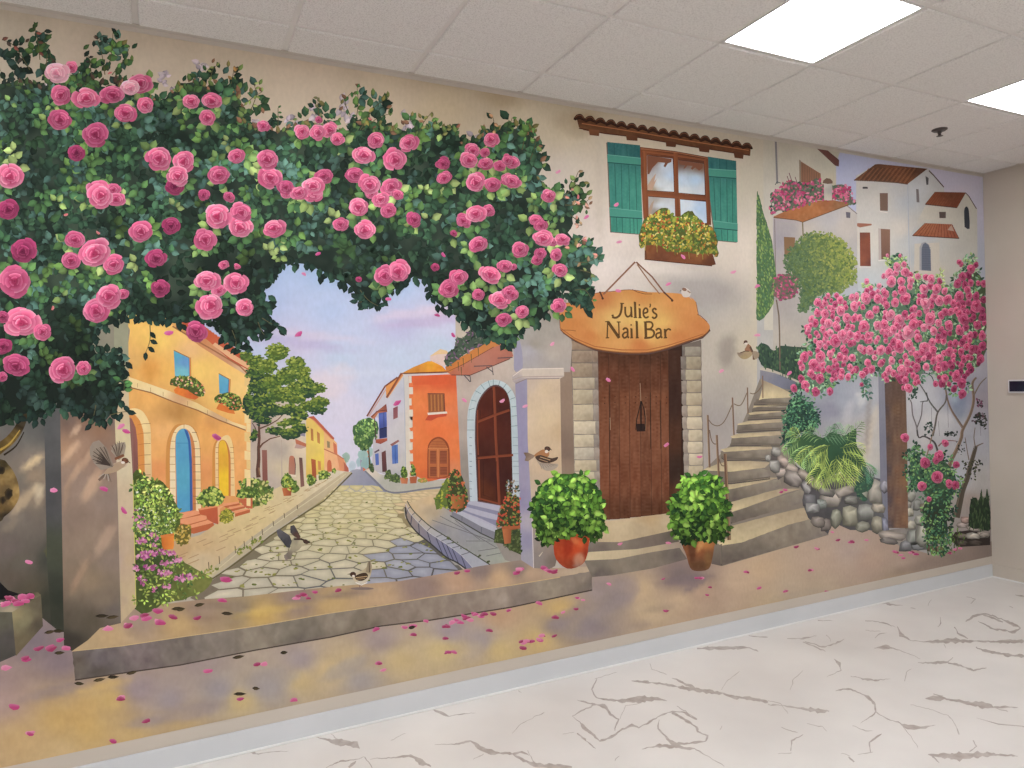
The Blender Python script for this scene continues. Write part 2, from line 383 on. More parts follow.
V4 = [  # traced veins: tile origin, scale, points "x,y,w"
 (256, 576, 4, ["0,712,3 60,703,4 130,700,1", "230,640,1 300,660,12 340,665,26 400,675,22 415,690,4", "280,768,2 340,740,8 400,735,5 432,722,3", "432,722,3 450,745,3 465,768,3", "455,733,1 560,725,5 620,718,12 660,745,16 700,762,8", "370,768,14 400,740,4",
   "700,530,3 740,548,10 765,562,4 830,550,3 880,548,1", "715,674,1 800,672,5 860,660,6 900,690,14 950,708,18 1024,712,10", "870,732,2 910,712,5", "300,632,2 330,655,3", "540,655,1 600,630,1"]),
 (512, 576, 4, ["0,712,8 40,705,10 70,720,1", "0,712,2 50,740,14 100,758,18 240,764,12", "60,700,2 100,758,3", "340,410,2 318,455,8 340,490,4 430,500,12 520,492,26 580,492,12 620,500,2",
   "260,495,1 330,515,8 370,520,14 395,555,10 425,575,6 412,620,4", "240,560,2 270,545,5 330,515,5", "240,560,2 275,590,4 280,600,12 320,630,14 350,660,6", "260,628,5 290,655,9 335,690,3", "350,660,6 400,645,8 440,612,7 480,598,9 510,605,5 550,585,6 590,560,5 640,540,6 690,545,8 740,575,5",
   "640,545,8 690,575,12 740,605,10 745,620,6 780,640,7 775,660,5 700,670,8 650,672,16", "590,575,2 585,610,6 610,640,10 650,675,18 690,690,14 730,690,6 780,720,2 850,762,2", "520,692,2 590,678,14 650,685,8", "430,570,1 455,520,2 520,508,1",
   "480,420,3 530,425,10 590,430,6 700,450,12 780,462,16 840,470,10 890,485,14 930,485,12 1024,505,14", "640,408,2 690,430,8 740,455,10", "550,350,1 560,375,2 620,395,1", "840,455,2 860,420,2 910,380,1", "740,290,4 800,290,16 860,288,14 950,287,6 985,302,5", "0,630,1 40,590,2 80,570,1 130,545,3",
   "410,740,2 430,720,3", "330,412,1 420,385,1", "660,520,2 740,572,4", "945,240,3 1024,245,3", "25,458,3 38,466,3", "200,632,1 250,625,1", "830,615,3 840,600,4"]),
 (768, 576, 4, ["0,515,8 60,520,5 130,530,6 190,538,22 245,542,8", "0,500,2 50,510,3 80,552,2", "75,250,3 140,250,6 195,240,3", "140,262,3 200,290,5 230,302,3", "150,262,2 220,285,6 270,270,6 305,252,3", "235,238,2 250,262,3", "265,330,4 285,350,12 292,378,4 235,405,1", "200,178,4 260,180,1",
   "330,400,2 380,412,8 430,418,7 490,412,1", "270,460,1 310,452,9 350,460,4 400,485,10 430,515,12 432,545,5 400,570,3 370,590,1", "432,545,3 480,575,4 520,585,5 560,605,13 610,608,9 670,597,1", "540,605,2 570,640,1 600,690,1", "440,110,2 480,112,9 540,118,1", "390,180,2 440,182,5 510,205,2", "515,205,3 530,235,12 570,258,6 620,265,5 690,262,12 750,258,20 800,262,8 880,262,8 950,262,14 1024,262,10",
   "745,205,4 760,228,7 800,252,5", "790,185,4 820,162,9 860,150,8 900,160,4 950,180,8 1010,208,12 985,225,10 900,212,6 840,180,2", "860,155,5 940,185,6", "425,290,3 460,285,14 500,290,4 560,310,1 610,332,1", "600,348,4 660,348,9 720,345,9 740,325,2", "720,348,7 780,362,6 820,378,8 875,368,2", "830,285,4 870,300,10 950,315,12 1024,322,10", "705,270,2 712,290,1",
   "630,490,2 670,488,20 725,492,8 790,508,10 850,515,22 910,525,12 1000,527,2", "660,472,3 700,480,3", "900,525,5 960,545,3", "570,515,1 650,535,1 720,560,2 745,590,2 765,635,8", "640,715,5 700,720,18 780,722,34 850,715,20 930,715,10 1000,722,3", "820,655,3 835,680,5 805,705,4", "660,722,5 685,748,3", "320,722,3 345,745,10", "90,700,3 95,660,7 140,635,5", "410,705,3 405,665,7 455,632,5", "40,712,1 95,708,3", "360,715,1 420,705,3", "90,458,2 100,420,3 140,378,1", "155,590,1 220,605,3 235,622,3", "340,600,1 390,620,4 420,620,1", "430,250,2 445,232,4 475,228,1", "545,420,4 552,385,2 575,372,1", "680,205,2 692,190,4 690,165,2", "795,85,2 830,92,4 810,112,1", "965,122,3 980,128,4", "570,128,2 590,132,3", "390,218,1 450,222,1", "990,78,4 1024,82,5", "295,710,1 330,722,2", "50,605,2 90,620,5 120,628,2", "640,118,1 655,95,2"]),
 (0, 576, 4, ["975,705,3 1000,700,10 1024,712,8", "700,766,1 760,760,2"]),
]
for (ox, oy, sc, ls) in V4:
    for L in ls:
        q = [tuple(float(v) for v in a.split(',')) for a in L.split()]
        vein_line([(ox+a[0]/sc, oy+a[1]/sc) for a in q], [a[2]/sc for a in q])
# the same veining carries on over the rest of the floor, out of the photograph
for k in range(60):
    x, y = vr.uniform(XL+.4, XR-.5), vr.uniform(YB+.4, -1.0)
    p = Vector((x, y, 0))-CAM
    u = 512+F*p.dot(RT)/p.dot(fwd) if p.dot(fwd) > .1 else -999; v = 384-F*p.dot(UP)/p.dot(fwd) if p.dot(fwd) > .1 else 9999
    if -30 < u < 1054 and v < 800: continue
    a = vr.uniform(0, 3.14); n = vr.randint(4, 8); w = vr.uniform(.004, .02); k0 = len(fv)
    for i in range(n):
        for sgn in (1, -1): fv.append((x-sgn*math.sin(a)*w*.5, y+sgn*math.cos(a)*w*.5, .00012))
        if i: ff.append((k0+2*i-2, k0+2*i-1, k0+2*i+1, k0+2*i)); fmi.append(1)
        a += vr.uniform(-.6, .6); s_ = vr.uniform(.05, .12); x += math.cos(a)*s_; y += math.sin(a)*s_; w = vr.uniform(.003, .022) if i < n-2 else .002
        x = min(max(x, XL+.1), XR-.1); y = max(y, YB+.1)
tag(link_mesh('floor', fv, ff, None, mats=[marb, vein], fm=fmi), kind='structure')
# ---------------------------------------------------------------- light panels
em = bpy.data.materials.new('lit_diffuser'); em.use_nodes = True
nt = em.node_tree; bs = nt.nodes['Principled BSDF']; bs.inputs['Base Color'].default_value = (.9, .9, .9, 1)
tcn = nt.nodes.new('ShaderNodeTexCoord'); nn = nt.nodes.new('ShaderNodeTexNoise'); nn.inputs['Scale'].default_value = 4
rr = nt.nodes.new('ShaderNodeValToRGB'); rr.color_ramp.elements[0].color = (.93, .965, 1, 1); rr.color_ramp.elements[1].color = (.94, .97, 1, 1)
nt.links.new(tcn.outputs['Object'], nn.inputs['Vector']); nt.links.new(nn.outputs['Fac'], rr.inputs['Fac']); nt.links.new(rr.outputs['Color'], bs.inputs['Emission Color'])
bs.inputs['Emission Strength'].default_value = EMIT
frm = noisy_mat('white_enamel', (226, 224, 224), (232, 230, 230), 10, .4, .4)
for (i, j, vis) in LIGHTS:
    xa, xb = X0+i*TW+hw, X0+(i+1)*TW-hw; ya, yb = -A0-(j+1)*TW+hw, -A0-j*TW-hw; cx, cy = (xa+xb)/2, (ya+yb)/2
    if xa < XL or xb > XR or ya < YB: continue
    lab = {(3, 1): 'glowing square ceiling panel light left of the two, cut by the top photo edge', (6, 1): 'glowing square ceiling panel light right of the two, cut by the right photo edge'}.get((i, j), "square ceiling panel light outside the photograph")
    t = empty('ceiling_light', (cx, cy, ZC+.02), lab, 'ceiling light', 'square panel lights in the suspended ceiling')
    w = .010
    boxes('frame', [((xa, ya, ZC), (xb, ya+w, ZC+.05)), ((xa, yb-w, ZC), (xb, yb, ZC+.05)), ((xa, ya+w, ZC), (xa+w, yb-w, ZC+.05)), ((xb-w, ya+w, ZC), (xb, yb-w, ZC+.05)), ((xa, ya, ZC+.05), (xb, yb, ZC+.055))], frm, t)
    boxes('diffuser', [((xa+w, ya+w, ZC+.004), (xb-w, yb-w, ZC+.012))], em, t)
# ---------------------------------------------------------------- sprinkler
def lathe(name, prof, cx, cy, cz, mat, parent=None, n=24):
    vs, fs = [], []
    for (r, z) in prof:
        for k in range(n): vs.append((cx+r*math.cos(2*math.pi*k/n), cy+r*math.sin(2*math.pi*k/n), cz+z))
    for i in range(len(prof)-1):
        for k in range(n): fs.append((i*n+k, i*n+(k+1) % n, (i+1)*n+(k+1) % n, (i+1)*n+k))
    fs.append(tuple(range(n))[::-1]); fs.append(tuple((len(prof)-1)*n+k for k in range(n)))
    return link_mesh(name, vs, fs, mat, parent, smooth=False)
dkm = noisy_mat('dark_bronze', (74, 66, 66), (96, 88, 86), 40, .35, .5, metal=.6)
sp = on_plane(939.5, 129, 2, ZC)
t = empty('fire_sprinkler', (sp.x, sp.y, ZC-.003), 'small dark fire sprinkler head hanging from a ceiling tile', 'sprinkler')
lathe('escutcheon', [(.046, .0), (.046, -.004), (.036, -.011), (.018, -.013)], sp.x, sp.y, ZC-.003, dkm, t)
lathe('sprinkler_body', [(.012, -.013), (.012, -.024), (.006, -.026), (.005, -.040)], sp.x, sp.y, ZC-.003, dkm, t, 12)
lathe('deflector', [(.004, -.040), (.019, -.041), (.020, -.043), (.004, -.044)], sp.x, sp.y, ZC-.003, dkm, t, 16)
boxes('yoke_arm', [((sp.x-.013, sp.y-.002, ZC-.043), (sp.x-.010, sp.y+.002, ZC-.020))], dkm, t)
boxes('yoke_arm', [((sp.x+.010, sp.y-.002, ZC-.043), (sp.x+.013, sp.y+.002, ZC-.020))], dkm, t)
# ---------------------------------------------------------------- wall panel on the right wall
a = on_plane(1009.3, 379.8, 0, XR); b = on_plane(1010.5, 393.0, 0, XR)
zt, zb, y1 = a.z, b.z, a.y; y0 = y1-.16
scr = noisy_mat('dark_screen', (28, 30, 48), (36, 38, 58), 20, .15, .5)
wht = noisy_mat('white_plastic', (214, 212, 214), (222, 220, 222), 10, .4, .4)
t = empty('thermostat', (XR, y1-.08, zb), 'white-framed wall control with a dark blue screen on the beige right wall', 'thermostat')
boxes('housing', [((XR-.022, y0, zb), (XR+.002, y1, zt))], wht, t, bevel=.004)
boxes('screen', [((XR-.024, y0+.012, zb+.012), (XR-.0215, y1-.012, zt-.010))], scr, t)
# ---------------------------------------------------------------- camera and colour
cd = bpy.data.cameras.new('camera'); cam = bpy.data.objects.new('camera', cd); C.objects.link(cam)
cd.sensor_width = 36; cd.lens = F/1024*36; cd.clip_start = .05
cam.matrix_world = Matrix(((RT.x, UP.x, -fwd.x, CAM.x), (RT.y, UP.y, -fwd.y, CAM.y), (RT.z, UP.z, -fwd.z, CAM.z), (0, 0, 0, 1)))
sc = bpy.context.scene; sc.camera = cam
sc.view_settings.view_transform = 'Standard'; sc.view_settings.look = 'None'; sc.view_settings.exposure = 0; sc.view_settings.gamma = 1
w = bpy.data.worlds.new('world'); sc.world = w; w.use_nodes = True
w.node_tree.nodes['Background'].inputs['Color'].default_value = (.8, .85, 1, 1); w.node_tree.nodes['Background'].inputs['Strength'].default_value = .1
# ================================================================ THE MURAL (one painted thing on the back wall; paint layers are its parts)
MURAL = empty('mural', (1.6, 0, ZM0), 'hand-painted wall mural of a rose arch, cobbled street and stone steps on the back wall', 'mural')
M = MURAL
def part(name, base, parent=None, label=None, kind=None): return Part(name, base, parent or M, label, kind)
def U(txt): return Q(120, 310, 8, txt)      # traced from an enlarged piece of the wall
def U2(txt): return Q(120, 400, 8, txt)
def U3(txt): return Q(120, 490, 8, txt)
def V1(txt): return Q(240, 400, 8, txt)
def V2(txt): return Q(350, 330, 8, txt)
def V3(txt): return Q(350, 410, 8, txt)
def V5(txt): return Q(440, 340, 8, txt)
def V6(txt): return Q(440, 430, 8, txt)
def V7(txt): return Q(440, 500, 8, txt)
# ---- plaster ground of the whole picture
p = part('plaster_wall', 0, label='cream plaster house wall painted behind the rose arch')
p.poly(P0("-160,-60 1000,-60 1000,600 -160,900"), S("0,30,196,180,158 60,30,205,186,162 150,45,208,188,163 230,60,212,192,166 300,70,212,190,164 400,95,211,189,160 440,110,206,184,150 500,100,198,178,150 520,112,212,194,164 560,130,208,190,160 "
  "560,170,214,198,180 600,240,222,205,192 560,260,218,200,186 575,105,196,180,152 640,130,206,188,162 720,150,205,190,168 760,180,205,194,172 600,270,222,206,196 700,300,176,168,160 745,250,224,208,190 720,350,190,178,162 750,350,206,192,165 740,400,180,170,158 715,420,168,158,152 740,440,176,166,160 550,340,158,148,142 530,300,168,158,150 -100,300,160,140,120 60,350,150,140,125 110,340,150,146,118",
  n=7, sc=.035, asp=.6, blobs="700,290,40,16,10,162,152,148,.5 732,372,14,18,0,178,165,152,.4 727,350,9,18,15,138,126,116,.55 575,125,22,12,10,182,160,130,.7 555,210,18,40,5,222,206,192,.6 655,268,50,7,8,226,212,200,.5 600,180,5,60,0,196,180,160,.5 585,120,14,8,0,186,158,120,.6 752,140,6,8,0,200,190,170,.6 500,98,24,10,15,188,164,128,.6 90,60,40,20,0,204,180,158,.5 757,330,7,120,0,212,198,172,.5"), 6)
# ---- street sky
p = part('painted_sky', 3, label='pale blue and lavender evening sky painted over the street')
p.poly(P0("130,240 480,240 480,480 130,480"), S("250,262,150,182,226 330,268,158,186,226 400,285,172,194,230 260,300,168,186,226 330,310,178,194,230 440,300,182,196,232 260,335,190,188,222 300,345,200,190,218 350,335,192,200,230 400,325,188,186,222 440,312,214,198,220 450,330,200,202,228 250,350,186,196,226 340,360,188,202,226 400,360,192,204,228 440,345,190,204,226 310,370,200,200,226 310,390,212,202,222 340,400,210,204,226 370,380,196,202,226 340,430,214,206,228 360,450,212,206,224 345,470,212,210,222 380,420,206,204,226",
  n=3, sc=.05, asp=2.5, blobs="415,313,45,5,-8,222,200,220,.6 425,322,50,5,-6,192,172,212,.7 300,343,50,5,8,182,170,212,.6 310,335,60,4,6,216,198,218,.5 325,385,22,16,0,226,206,214,.7 345,372,14,8,30,226,208,216,.5 345,410,25,12,0,216,206,224,.5 380,372,50,3,0,204,210,230,.5"), 5)
# ---- far haze trees at the end of the street
p = part('distant_tree', 6, label='hazy blue-green trees at the far end of the street')
for x, y, r, c in ((346, 458, 4, (150, 176, 160)), (343, 463, 4, (132, 164, 140)), (360, 462, 4, (160, 184, 190)), (363, 455, 5, (150, 182, 176)), (366, 463, 5, (138, 170, 168)), (369, 452, 4, (158, 186, 180)), (352, 466, 4, (178, 192, 204))):
    p.ell(x, y, r, r*1.3, 0, c, mul(c, 1.05), wob=.4)
# ---- pale house, right-hand side of the left row
p = part('pale_house', 8, label='pale stuccoed house with a small arched window behind the street tree')
p.poly(P0("249,405 262,398 306,400 308,440 308,488 282,500 250,505"), S("255,430,176,152,142 270,430,190,168,156 280,450,176,160,146 285,430,214,196,168 300,420,206,192,178 300,450,224,200,168 284,470,206,186,150 270,480,190,170,156 275,500,176,160,156 304,480,216,194,160", n=5), 5)
p.line(V1("330,320 335,620 330,740"), 1, (182, 162, 146))
q = part('roof', 16, p); q.poly(V1("440,310 530,350 530,375 490,385 450,360"), (196, 108, 76)); q.poly(V1("450,350 530,375 490,390 435,385"), (188, 150, 140)); q.poly(V1("480,258 520,262 520,292 470,282"), (140, 130, 150))
q = part('window', 16, p); q.poly(spline(V1("388,590 392,480 400,450 420,446 438,465 445,520 440,600"), 3), grad((190, 112, 84), (178, 120, 100), (290, 455), (290, 475))); q.line(V1("435,465 443,520 440,596"), 1, (120, 84, 80)); q.poly(V1("390,594 450,600 448,615 390,608"), (226, 206, 180))
q = part('door', 16, p, label='dark shadowed doorway'); q.poly(V1("472,460 498,462 515,688 485,698"), grad((112, 74, 68), (138, 92, 80), (300, 457), (303, 487)))
q = part('door', 16, p); q.poly(V1("175,400 215,400 222,660 200,664 180,640"), grad((150, 94, 80), (138, 80, 72), (265, 450), (265, 482)))
# ---- yellow terrace
p = part('yellow_terrace_house', 10, label='small bright yellow house further down the street on the left')
p.poly(V1("528,150 580,130 670,210 675,620 600,640 528,690"), S("308,425,226,186,86 320,430,232,190,84 310,450,226,190,90 322,460,234,200,76 310,480,222,176,76 320,440,236,206,90", n=6), 4)
q = part('roof', 18, p); q.poly(V1("540,135 590,128 755,305 750,318 735,312 590,160"), (194, 88, 66)); q.poly(V1("560,145 590,158 735,310 725,308 590,168"), (222, 140, 90))
for t in ("565,225 585,235 588,330 568,322", "615,250 638,268 640,352 618,340"): q = part('window', 18, p); q.poly(V1(t), grad((178, 108, 60), (206, 134, 66), (310, 430), (316, 444)))
q = part('door', 18, p); q.poly(V1("568,470 605,478 612,640 578,610"), grad((186, 92, 50), (160, 76, 46), (312, 460), (316, 480))); q = part('door', 18, p); q.poly(V1("622,485 645,492 648,560 626,560"), (214, 134, 70))
p = part('peach_terrace_house', 9, label='peach house beyond the yellow terrace house'); p.poly(V1("668,215 750,318 775,345 780,430 830,470 870,560 870,575 700,590 668,600"), S("325,440,236,178,110 330,455,240,176,118 340,465,238,170,120 332,470,242,190,130 346,470,206,110,84", n=5), 4)
p.poly(V1("745,335 772,360 778,438 750,420"), (216, 112, 76)); p.poly(V1("775,438 832,478 828,572 800,574"), (228, 142, 96)); p.poly(V1("828,490 868,545 868,572 838,574"), (190, 96, 74)); p.line(V1("672,392 770,436 830,472"), 1.0, (196, 108, 76))
q = part('window', 18, p); q.poly(V1("695,325 718,335 720,384 698,380"), (150, 130, 90)); q = part('door', 18, p); q.poly(spline(V1("698,575 698,500 715,478 730,500 735,572"), 3), (206, 104, 66))
# ---- pavement on the left
p = part('pavement', 12, label='sandy left pavement running up the street')
p.poly(P0("130,600 130,560 165,545 200,535 250,500 290,482 335,470 350,472 330,490 318,494 256,535 205,575 195,590 160,605"), S("180,550,200,160,110 200,545,208,172,122 230,520,214,186,128 250,510,218,192,134 280,495,214,190,140 320,480,216,198,160 340,474,214,198,170 200,560,206,180,140 190,580,206,186,150 170,590,190,170,130", n=9, sc=.2, asp=2), 4)
for i in range(60):
    t = p.rnd.random()**1.4; x = 330-t*150+p.rnd.uniform(-12, 12)*t; y = 478+t*82+p.rnd.uniform(-10, 10)*t; L = 2+9*t
    p.line([(x, y), (x+L, y-L*.42)], .35+.5*t, (176, 140, 96))
kerb = part('kerb', 22, label='pale kerb stones edging the left pavement')
kerb.poly(P0("344,472 352,472 322,500 300,514 270,534 248,552 230,565 212,577 200,590 192,592 205,574 240,546 270,524 300,503 318,490"), S("340,476,196,176,140 300,508,184,164,130 262,534,186,170,140 240,556,190,172,140 205,582,196,180,140", n=8, sc=.3), 3)
kerb.line(P0("346,474 322,492 300,507 270,528 240,551 205,580"), 1.0, (206, 190, 150)); kerb.line(P0("352,473 324,501 300,516 270,536 248,554 230,567 212,579 201,591"), 1.4, (104, 92, 58))
for x, y, h in ((208.5, 562, 9), (219, 556, 8), (235, 546, 7), (244, 541, 6.5), (252, 536, 6), (262, 529, 6), (273, 521, 5), (284, 513, 5), (297, 505, 4)): kerb.line([(x, y), (x+.6, y+h)], .8, (96, 84, 60))
for x, y in ((210, 571), (214, 570), (238, 553), (241, 551), (258, 541), (250, 545), (256, 543)): kerb.dabs([(x-4, y-4), (x+4, y-4), (x+4, y+3), (x-4, y+3)], 5, 1.8, [(140, 140, 50), (110, 124, 44), (164, 156, 70)])
# ---- cobbled street
p = part('cobbled_street', 6, label='cobbled street of irregular pale stones with grass in the joints')
strt = P0("352,470 372,469 376,480 385,490 395,493 405,492 440,488 452,487 450,500 415,505 404,508 405,518 420,532 440,550 455,562 466,572 470,578 430,586 330,600 200,602 190,598 200,590 230,566 270,536 322,500")
p.poly(strt, S("360,475,206,204,200 365,495,180,164,110 340,500,170,154,96 300,520,140,126,84 400,520,150,132,92 420,550,90,88,84 250,560,124,112,88 220,590,124,110,92 430,580,86,84,86 330,590,100,98,100 440,495,204,176,130", n=8, sc=.2), 5)
p.poly(spline(P0("340,482 352,470 366,471 376,480 386,491 380,493 350,492 336,488"), 3, True), grad((160, 158, 172), (136, 138, 160), (350, 472), (370, 490)))
rs = random.Random(11); cells = []
def sw(u, v):   # street surface coordinates to picture: u across, v depth
    y = 462+math.exp(v); return (356+u*(y-462), y)
vv = 3.35
while vv < 4.98:
    uu = -3.2+rs.uniform(0, .2)
    while uu < 2.6: cells.append((uu+rs.uniform(-.08, .08), vv+rs.uniform(-.028, .028))); uu += .245+rs.uniform(-.06, .07)
    vv += .08
def voronoi(cells, i, asp):
    cx, cy = cells[i]; poly = [(cx-.4, cy-.2), (cx+.4, cy-.2), (cx+.4, cy+.2), (cx-.4, cy+.2)]
    for j, (x, y) in enumerate(cells):
        if j == i or abs(x-cx) > .75 or abs(y-cy) > .35: continue
        dx, dy = (x-cx), (y-cy)*asp; m = (dx*dx+dy*dy)/2; out = []
        f = lambda q: (q[0]-cx)*dx+(q[1]-cy)*asp*dy-m
        for k in range(len(poly)):
            a, b = poly[k], poly[(k+1) % len(poly)]; fa, fb = f(a), f(b)
            if fa <= 0: out.append(a)
            if fa*fb < 0: t = fa/(fa-fb); out.append((a[0]+(b[0]-a[0])*t, a[1]+(b[1]-a[1])*t))
        poly = out
        if len(poly) < 3: return None
    return poly
shade_zone = P0("308,602 330,590 352,584 378,566 384,552 395,543 420,538 440,552 470,578 430,590")
for i in range(len(cells)):
    poly = voronoi(cells, i, 2.9)
    if not poly: continue
    cx = sum(q[0] for q in poly)/len(poly); cy = sum(q[1] for q in poly)/len(poly)
    g = .965-.03*rs.random()
    pts = [sw(cx+(q[0]-cx)*g, cy+(q[1]-cy)*(g-.07)) for q in poly]
    c0 = sw(cx, cy)
    if not inside(c0, strt): continue
    if c0[1] < 494 or not all(inside(q, strt) for q in pts):
        pts = [q if inside(q, strt) else (q[0]+(c0[0]-q[0])*.6, q[1]+(c0[1]-q[1])*.6) for q in pts]
    ys = c0[1]
    if inside(c0, shade_zone): base = mix((150, 152, 170), (170, 168, 176), rs.random())
    else: base = mix(mix((206, 190, 134), (214, 200, 156), rs.random()), mix((192, 182, 158), (206, 194, 168), rs.random()), (ys-520)/60)
    if c0[0] > 400 and ys < 520: base = (214, 186, 140)
    p.sub([c0]+pts, [mul(base, 1.06)]+[mul(base, .94) for _ in pts], [(0, 1+k, 1+(k+1) % len(pts)) for k in range(len(pts))], 2)
p.z += 3
for k in range(150):
    x = rs.uniform(215, 460); y = rs.uniform(498, 590)
    if inside((x, y), strt): p.dabs([(x-3, y-1), (x+3, y-1), (x+3, y+1), (x-3, y+1)], 2, .9+(y-495)*.014, [(128, 128, 50), (100, 108, 44), (150, 146, 70)], asp=.4, ang=0)
# ---- right-hand corner pavements
p = part('pavement', 22, label='rounded grey corner pavement before the orange house')
p.poly(P0("365,470 372,468 380,474 400,478 420,482 440,480 455,478 462,500 452,487 440,489 420,490 400,493 388,491 380,484"), S("370,471,214,200,180 390,482,176,172,160 420,485,176,172,158 445,484,190,182,166", n=5), 3)
p.line(spline(P0("365,471 374,480 383,489 392,492.5 405,492 425,489 452,486"), 4), 1.8, (120, 120, 132))
p = part('pavement', 24, label='slate-grey right pavement with square kerb blocks')
p.poly(P0("404,505 415,501 440,492 460,490 500,505 525,560 526,561 490,567 455,565 440,550 420,532 407,518"), S("410,508,206,176,132 430,500,214,180,134 420,520,202,176,136 432,512,182,160,130 450,520,160,156,152 470,530,146,146,156 460,510,150,150,166 480,545,150,150,148 500,556,160,162,150 510,562,172,170,150 440,530,142,140,148 500,530,130,130,140", n=7, sc=.12, asp=2.5), 4)
for t in ("455,500 475,508 500,520", "440,505 460,516 497,530", "432,520 455,528 490,540", "466,541 500,541", "478,551 510,546 522,543", "440,516 470,532 497,548", "480,540 455,520", "486,556 510,551 525,549"): p.line(P0(t), .6, (104, 102, 104))
q = part('kerb_block', 36, p, label='blue-grey kerb blocks')
K1 = spline(P0("405,507 407,519 416,531.5 431,544 446,557 456,562 466,569 476,577"), 4); K2 = spline(P0("405.5,504 408.5,511 416,520 427,531 438.5,539 449,546 461,555 473,568"), 4); K3 = spline(P0("407,501 412,509 419,516.5 431,527 446,536.5 457,544 470,552 492,566"), 4)
q.poly(K2+K3[::-1], grad((196, 172, 140), (166, 166, 178), (408, 506), (444, 540)), 3); q.poly(K1+K2[::-1], grad((150, 132, 120), (122, 122, 152), (408, 510), (444, 545)), 3)
for k in (3, 6, 9, 12, 15, 17, 19, 21, 24): q.line([K1[k], K2[k]], .9, (74, 72, 92)); q.line([K2[k], K3[k]], .8, (110, 106, 116))
q.line(K1, 1.4, (60, 58, 56)); q.line(K2, .5, (196, 190, 196)); q.line(K3, 1.0, (74, 76, 58))
for x, y in ((455, 543), (463, 549), (447, 538), (478, 555), (490, 562)): q.dabs([(x-3, y-1), (x+3, y-1), (x+3, y+1), (x-3, y+1)], 3, 1.6, [(84, 92, 50), (70, 76, 44)], asp=.5)
# ---- big yellow house on the left
p = part('yellow_house', 24, label='large golden-yellow house with blue and yellow arched doors on the left of the street')
YH = P0("126,300 140,300 165,308 205,335 250,371 251,420 249,500 235,510 215,519 197,531 176,541 126,562")
p.poly(YH, S("140,320,246,190,86 160,340,244,196,90 180,330,244,190,96 170,370,238,176,80 150,365,232,160,70 135,360,226,170,90 200,370,246,198,96 225,400,244,194,96 240,390,244,196,110 190,350,232,176,110 "
  "150,395,240,170,84 175,410,204,144,72 165,430,236,170,96 210,425,236,160,76 230,435,244,170,86 160,450,238,166,88 158,470,232,146,80 205,440,240,168,84 205,470,230,146,80 240,450,240,166,90 240,475,238,160,84 180,412,196,138,66 195,520,214,130,80", n=9, sc=.09, asp=.5, blobs="176,411,9,8,0,188,128,60,.7 213,421,9,7,10,206,140,76,.5 150,372,10,12,80,226,150,60,.5"), 3.5)
q = part('cornice', 34, p, label='cream string course'); q.poly(U("70,535 400,650 520,705 620,745 680,780 900,895 1010,930 1005,960 800,880 620,800 420,730 250,660 70,615"), S("135,380,238,206,140 160,392,236,210,150 180,398,214,160,110 200,407,232,200,130 220,415,206,160,116 240,424,236,204,140", n=6), 4)
q.line(U("70,617 250,662 420,732 620,802 800,884 1005,962"), 1.2, (150, 96, 56))
for t in ("140,585 140,620", "245,620 245,665", "345,655 345,690", "540,730 540,765", "700,800 700,835", "850,870 850,895"): q.line(U(t), .5, (176, 130, 80))
q = part('quoin', 34, p, label='cream corner stones'); 
for k in range(14):
    y = 378+k*9.2; w = 4 if k % 2 else 6; q.poly([(250.5-w, y-1), (250.5, y), (250.5, y+8.6), (250.5-w, y+8)], (238, 206, 140) if k % 3 else (232, 192, 118))
q = part('roof', 36, p, label='red tiled eaves'); q.poly(U("360,-30 560,30 700,150 850,262 1024,385 1130,490 1120,520 1030,500 880,400 700,250 520,130"), S("205,328,206,84,46 230,345,200,84,50 255,368,190,70,44", n=8), 4)
for k in range(26): x = 186+k*2.9; y = 318+k*2.05; q.ell(x+4, y-1, 1.5, 1.0, 35, (216, 104, 60), (180, 66, 40), 6)
q.poly(U("300,30 420,60 620,190 700,240 880,400 1024,478 1100,520 1024,530 860,430 640,290 460,150"), S("175,325,222,160,80 200,340,206,130,76 225,357,206,140,100 245,370,214,170,130", n=5), 4)
q.line(U("420,130 640,262 760,330 960,450 1030,520"), 1.4, (160, 98, 60))
q.poly(U("760,260 1024,430 1100,500 1060,490 880,385 740,280"), (226, 168, 120))
for t, t2 in (("430,322 565,388 562,545 440,532", "550,380 568,388 566,545 552,545"), ("790,508 880,558 872,672 795,668", "868,552 882,560 874,672 862,670")):
    q = part('window', 34, p, label='pale blue shutter'); q.poly(U(t), S("177,355,80,166,196 185,362,96,150,206 182,372,110,186,200 225,380,90,170,204 226,388,80,160,200", n=8, sc=.4), 3); q.poly(U(t2), (64, 108, 160)); q.line(U(t.rsplit(' ', 2)[0]), .9, (150, 100, 60))
    q.line([(a+1.5, b) for a, b in U(t2)[:1]+U(t2)[3:]], 1.6, (214, 130, 60))
# doors
q = part('archway', 34, p, label='shadowed orange archway partly behind the pillar')
q.poly(spline(U2("70,75 120,66 180,90 225,160 245,240 250,450 250,680 190,700 190,300 160,170 110,110 60,100"), 3, True), S("140,415,238,206,140 150,450,232,196,130 148,480,226,186,130", n=5), 3)
q.poly(U2("60,105 110,110 160,165 188,260 195,420 200,680 60,680"), (222, 138, 60)); q.poly(U2("60,130 95,150 125,220 140,330 146,540 120,680 60,680"), grad((150, 90, 80), (120, 74, 70), (130, 440), (136, 480))); q.poly(U2("60,140 80,150 105,260 110,560 60,680"), (138, 94, 84))
for y in (190, 265, 350, 440, 515, 600): q.line(U2(f"190,{y} 245,{y-2}"), .6, (170, 116, 66)); q.line(U2(f"140,{y+10} 190,{y}"), .5, (190, 112, 50))
q = part('arched_door', 34, p, label='tall arched blue door')
q.poly(spline(U2("372,900 366,650 368,420 385,300 430,215 480,190 560,200 610,250 640,360 648,560 650,900"), 3)+U2("510,900"), (212, 138, 62))
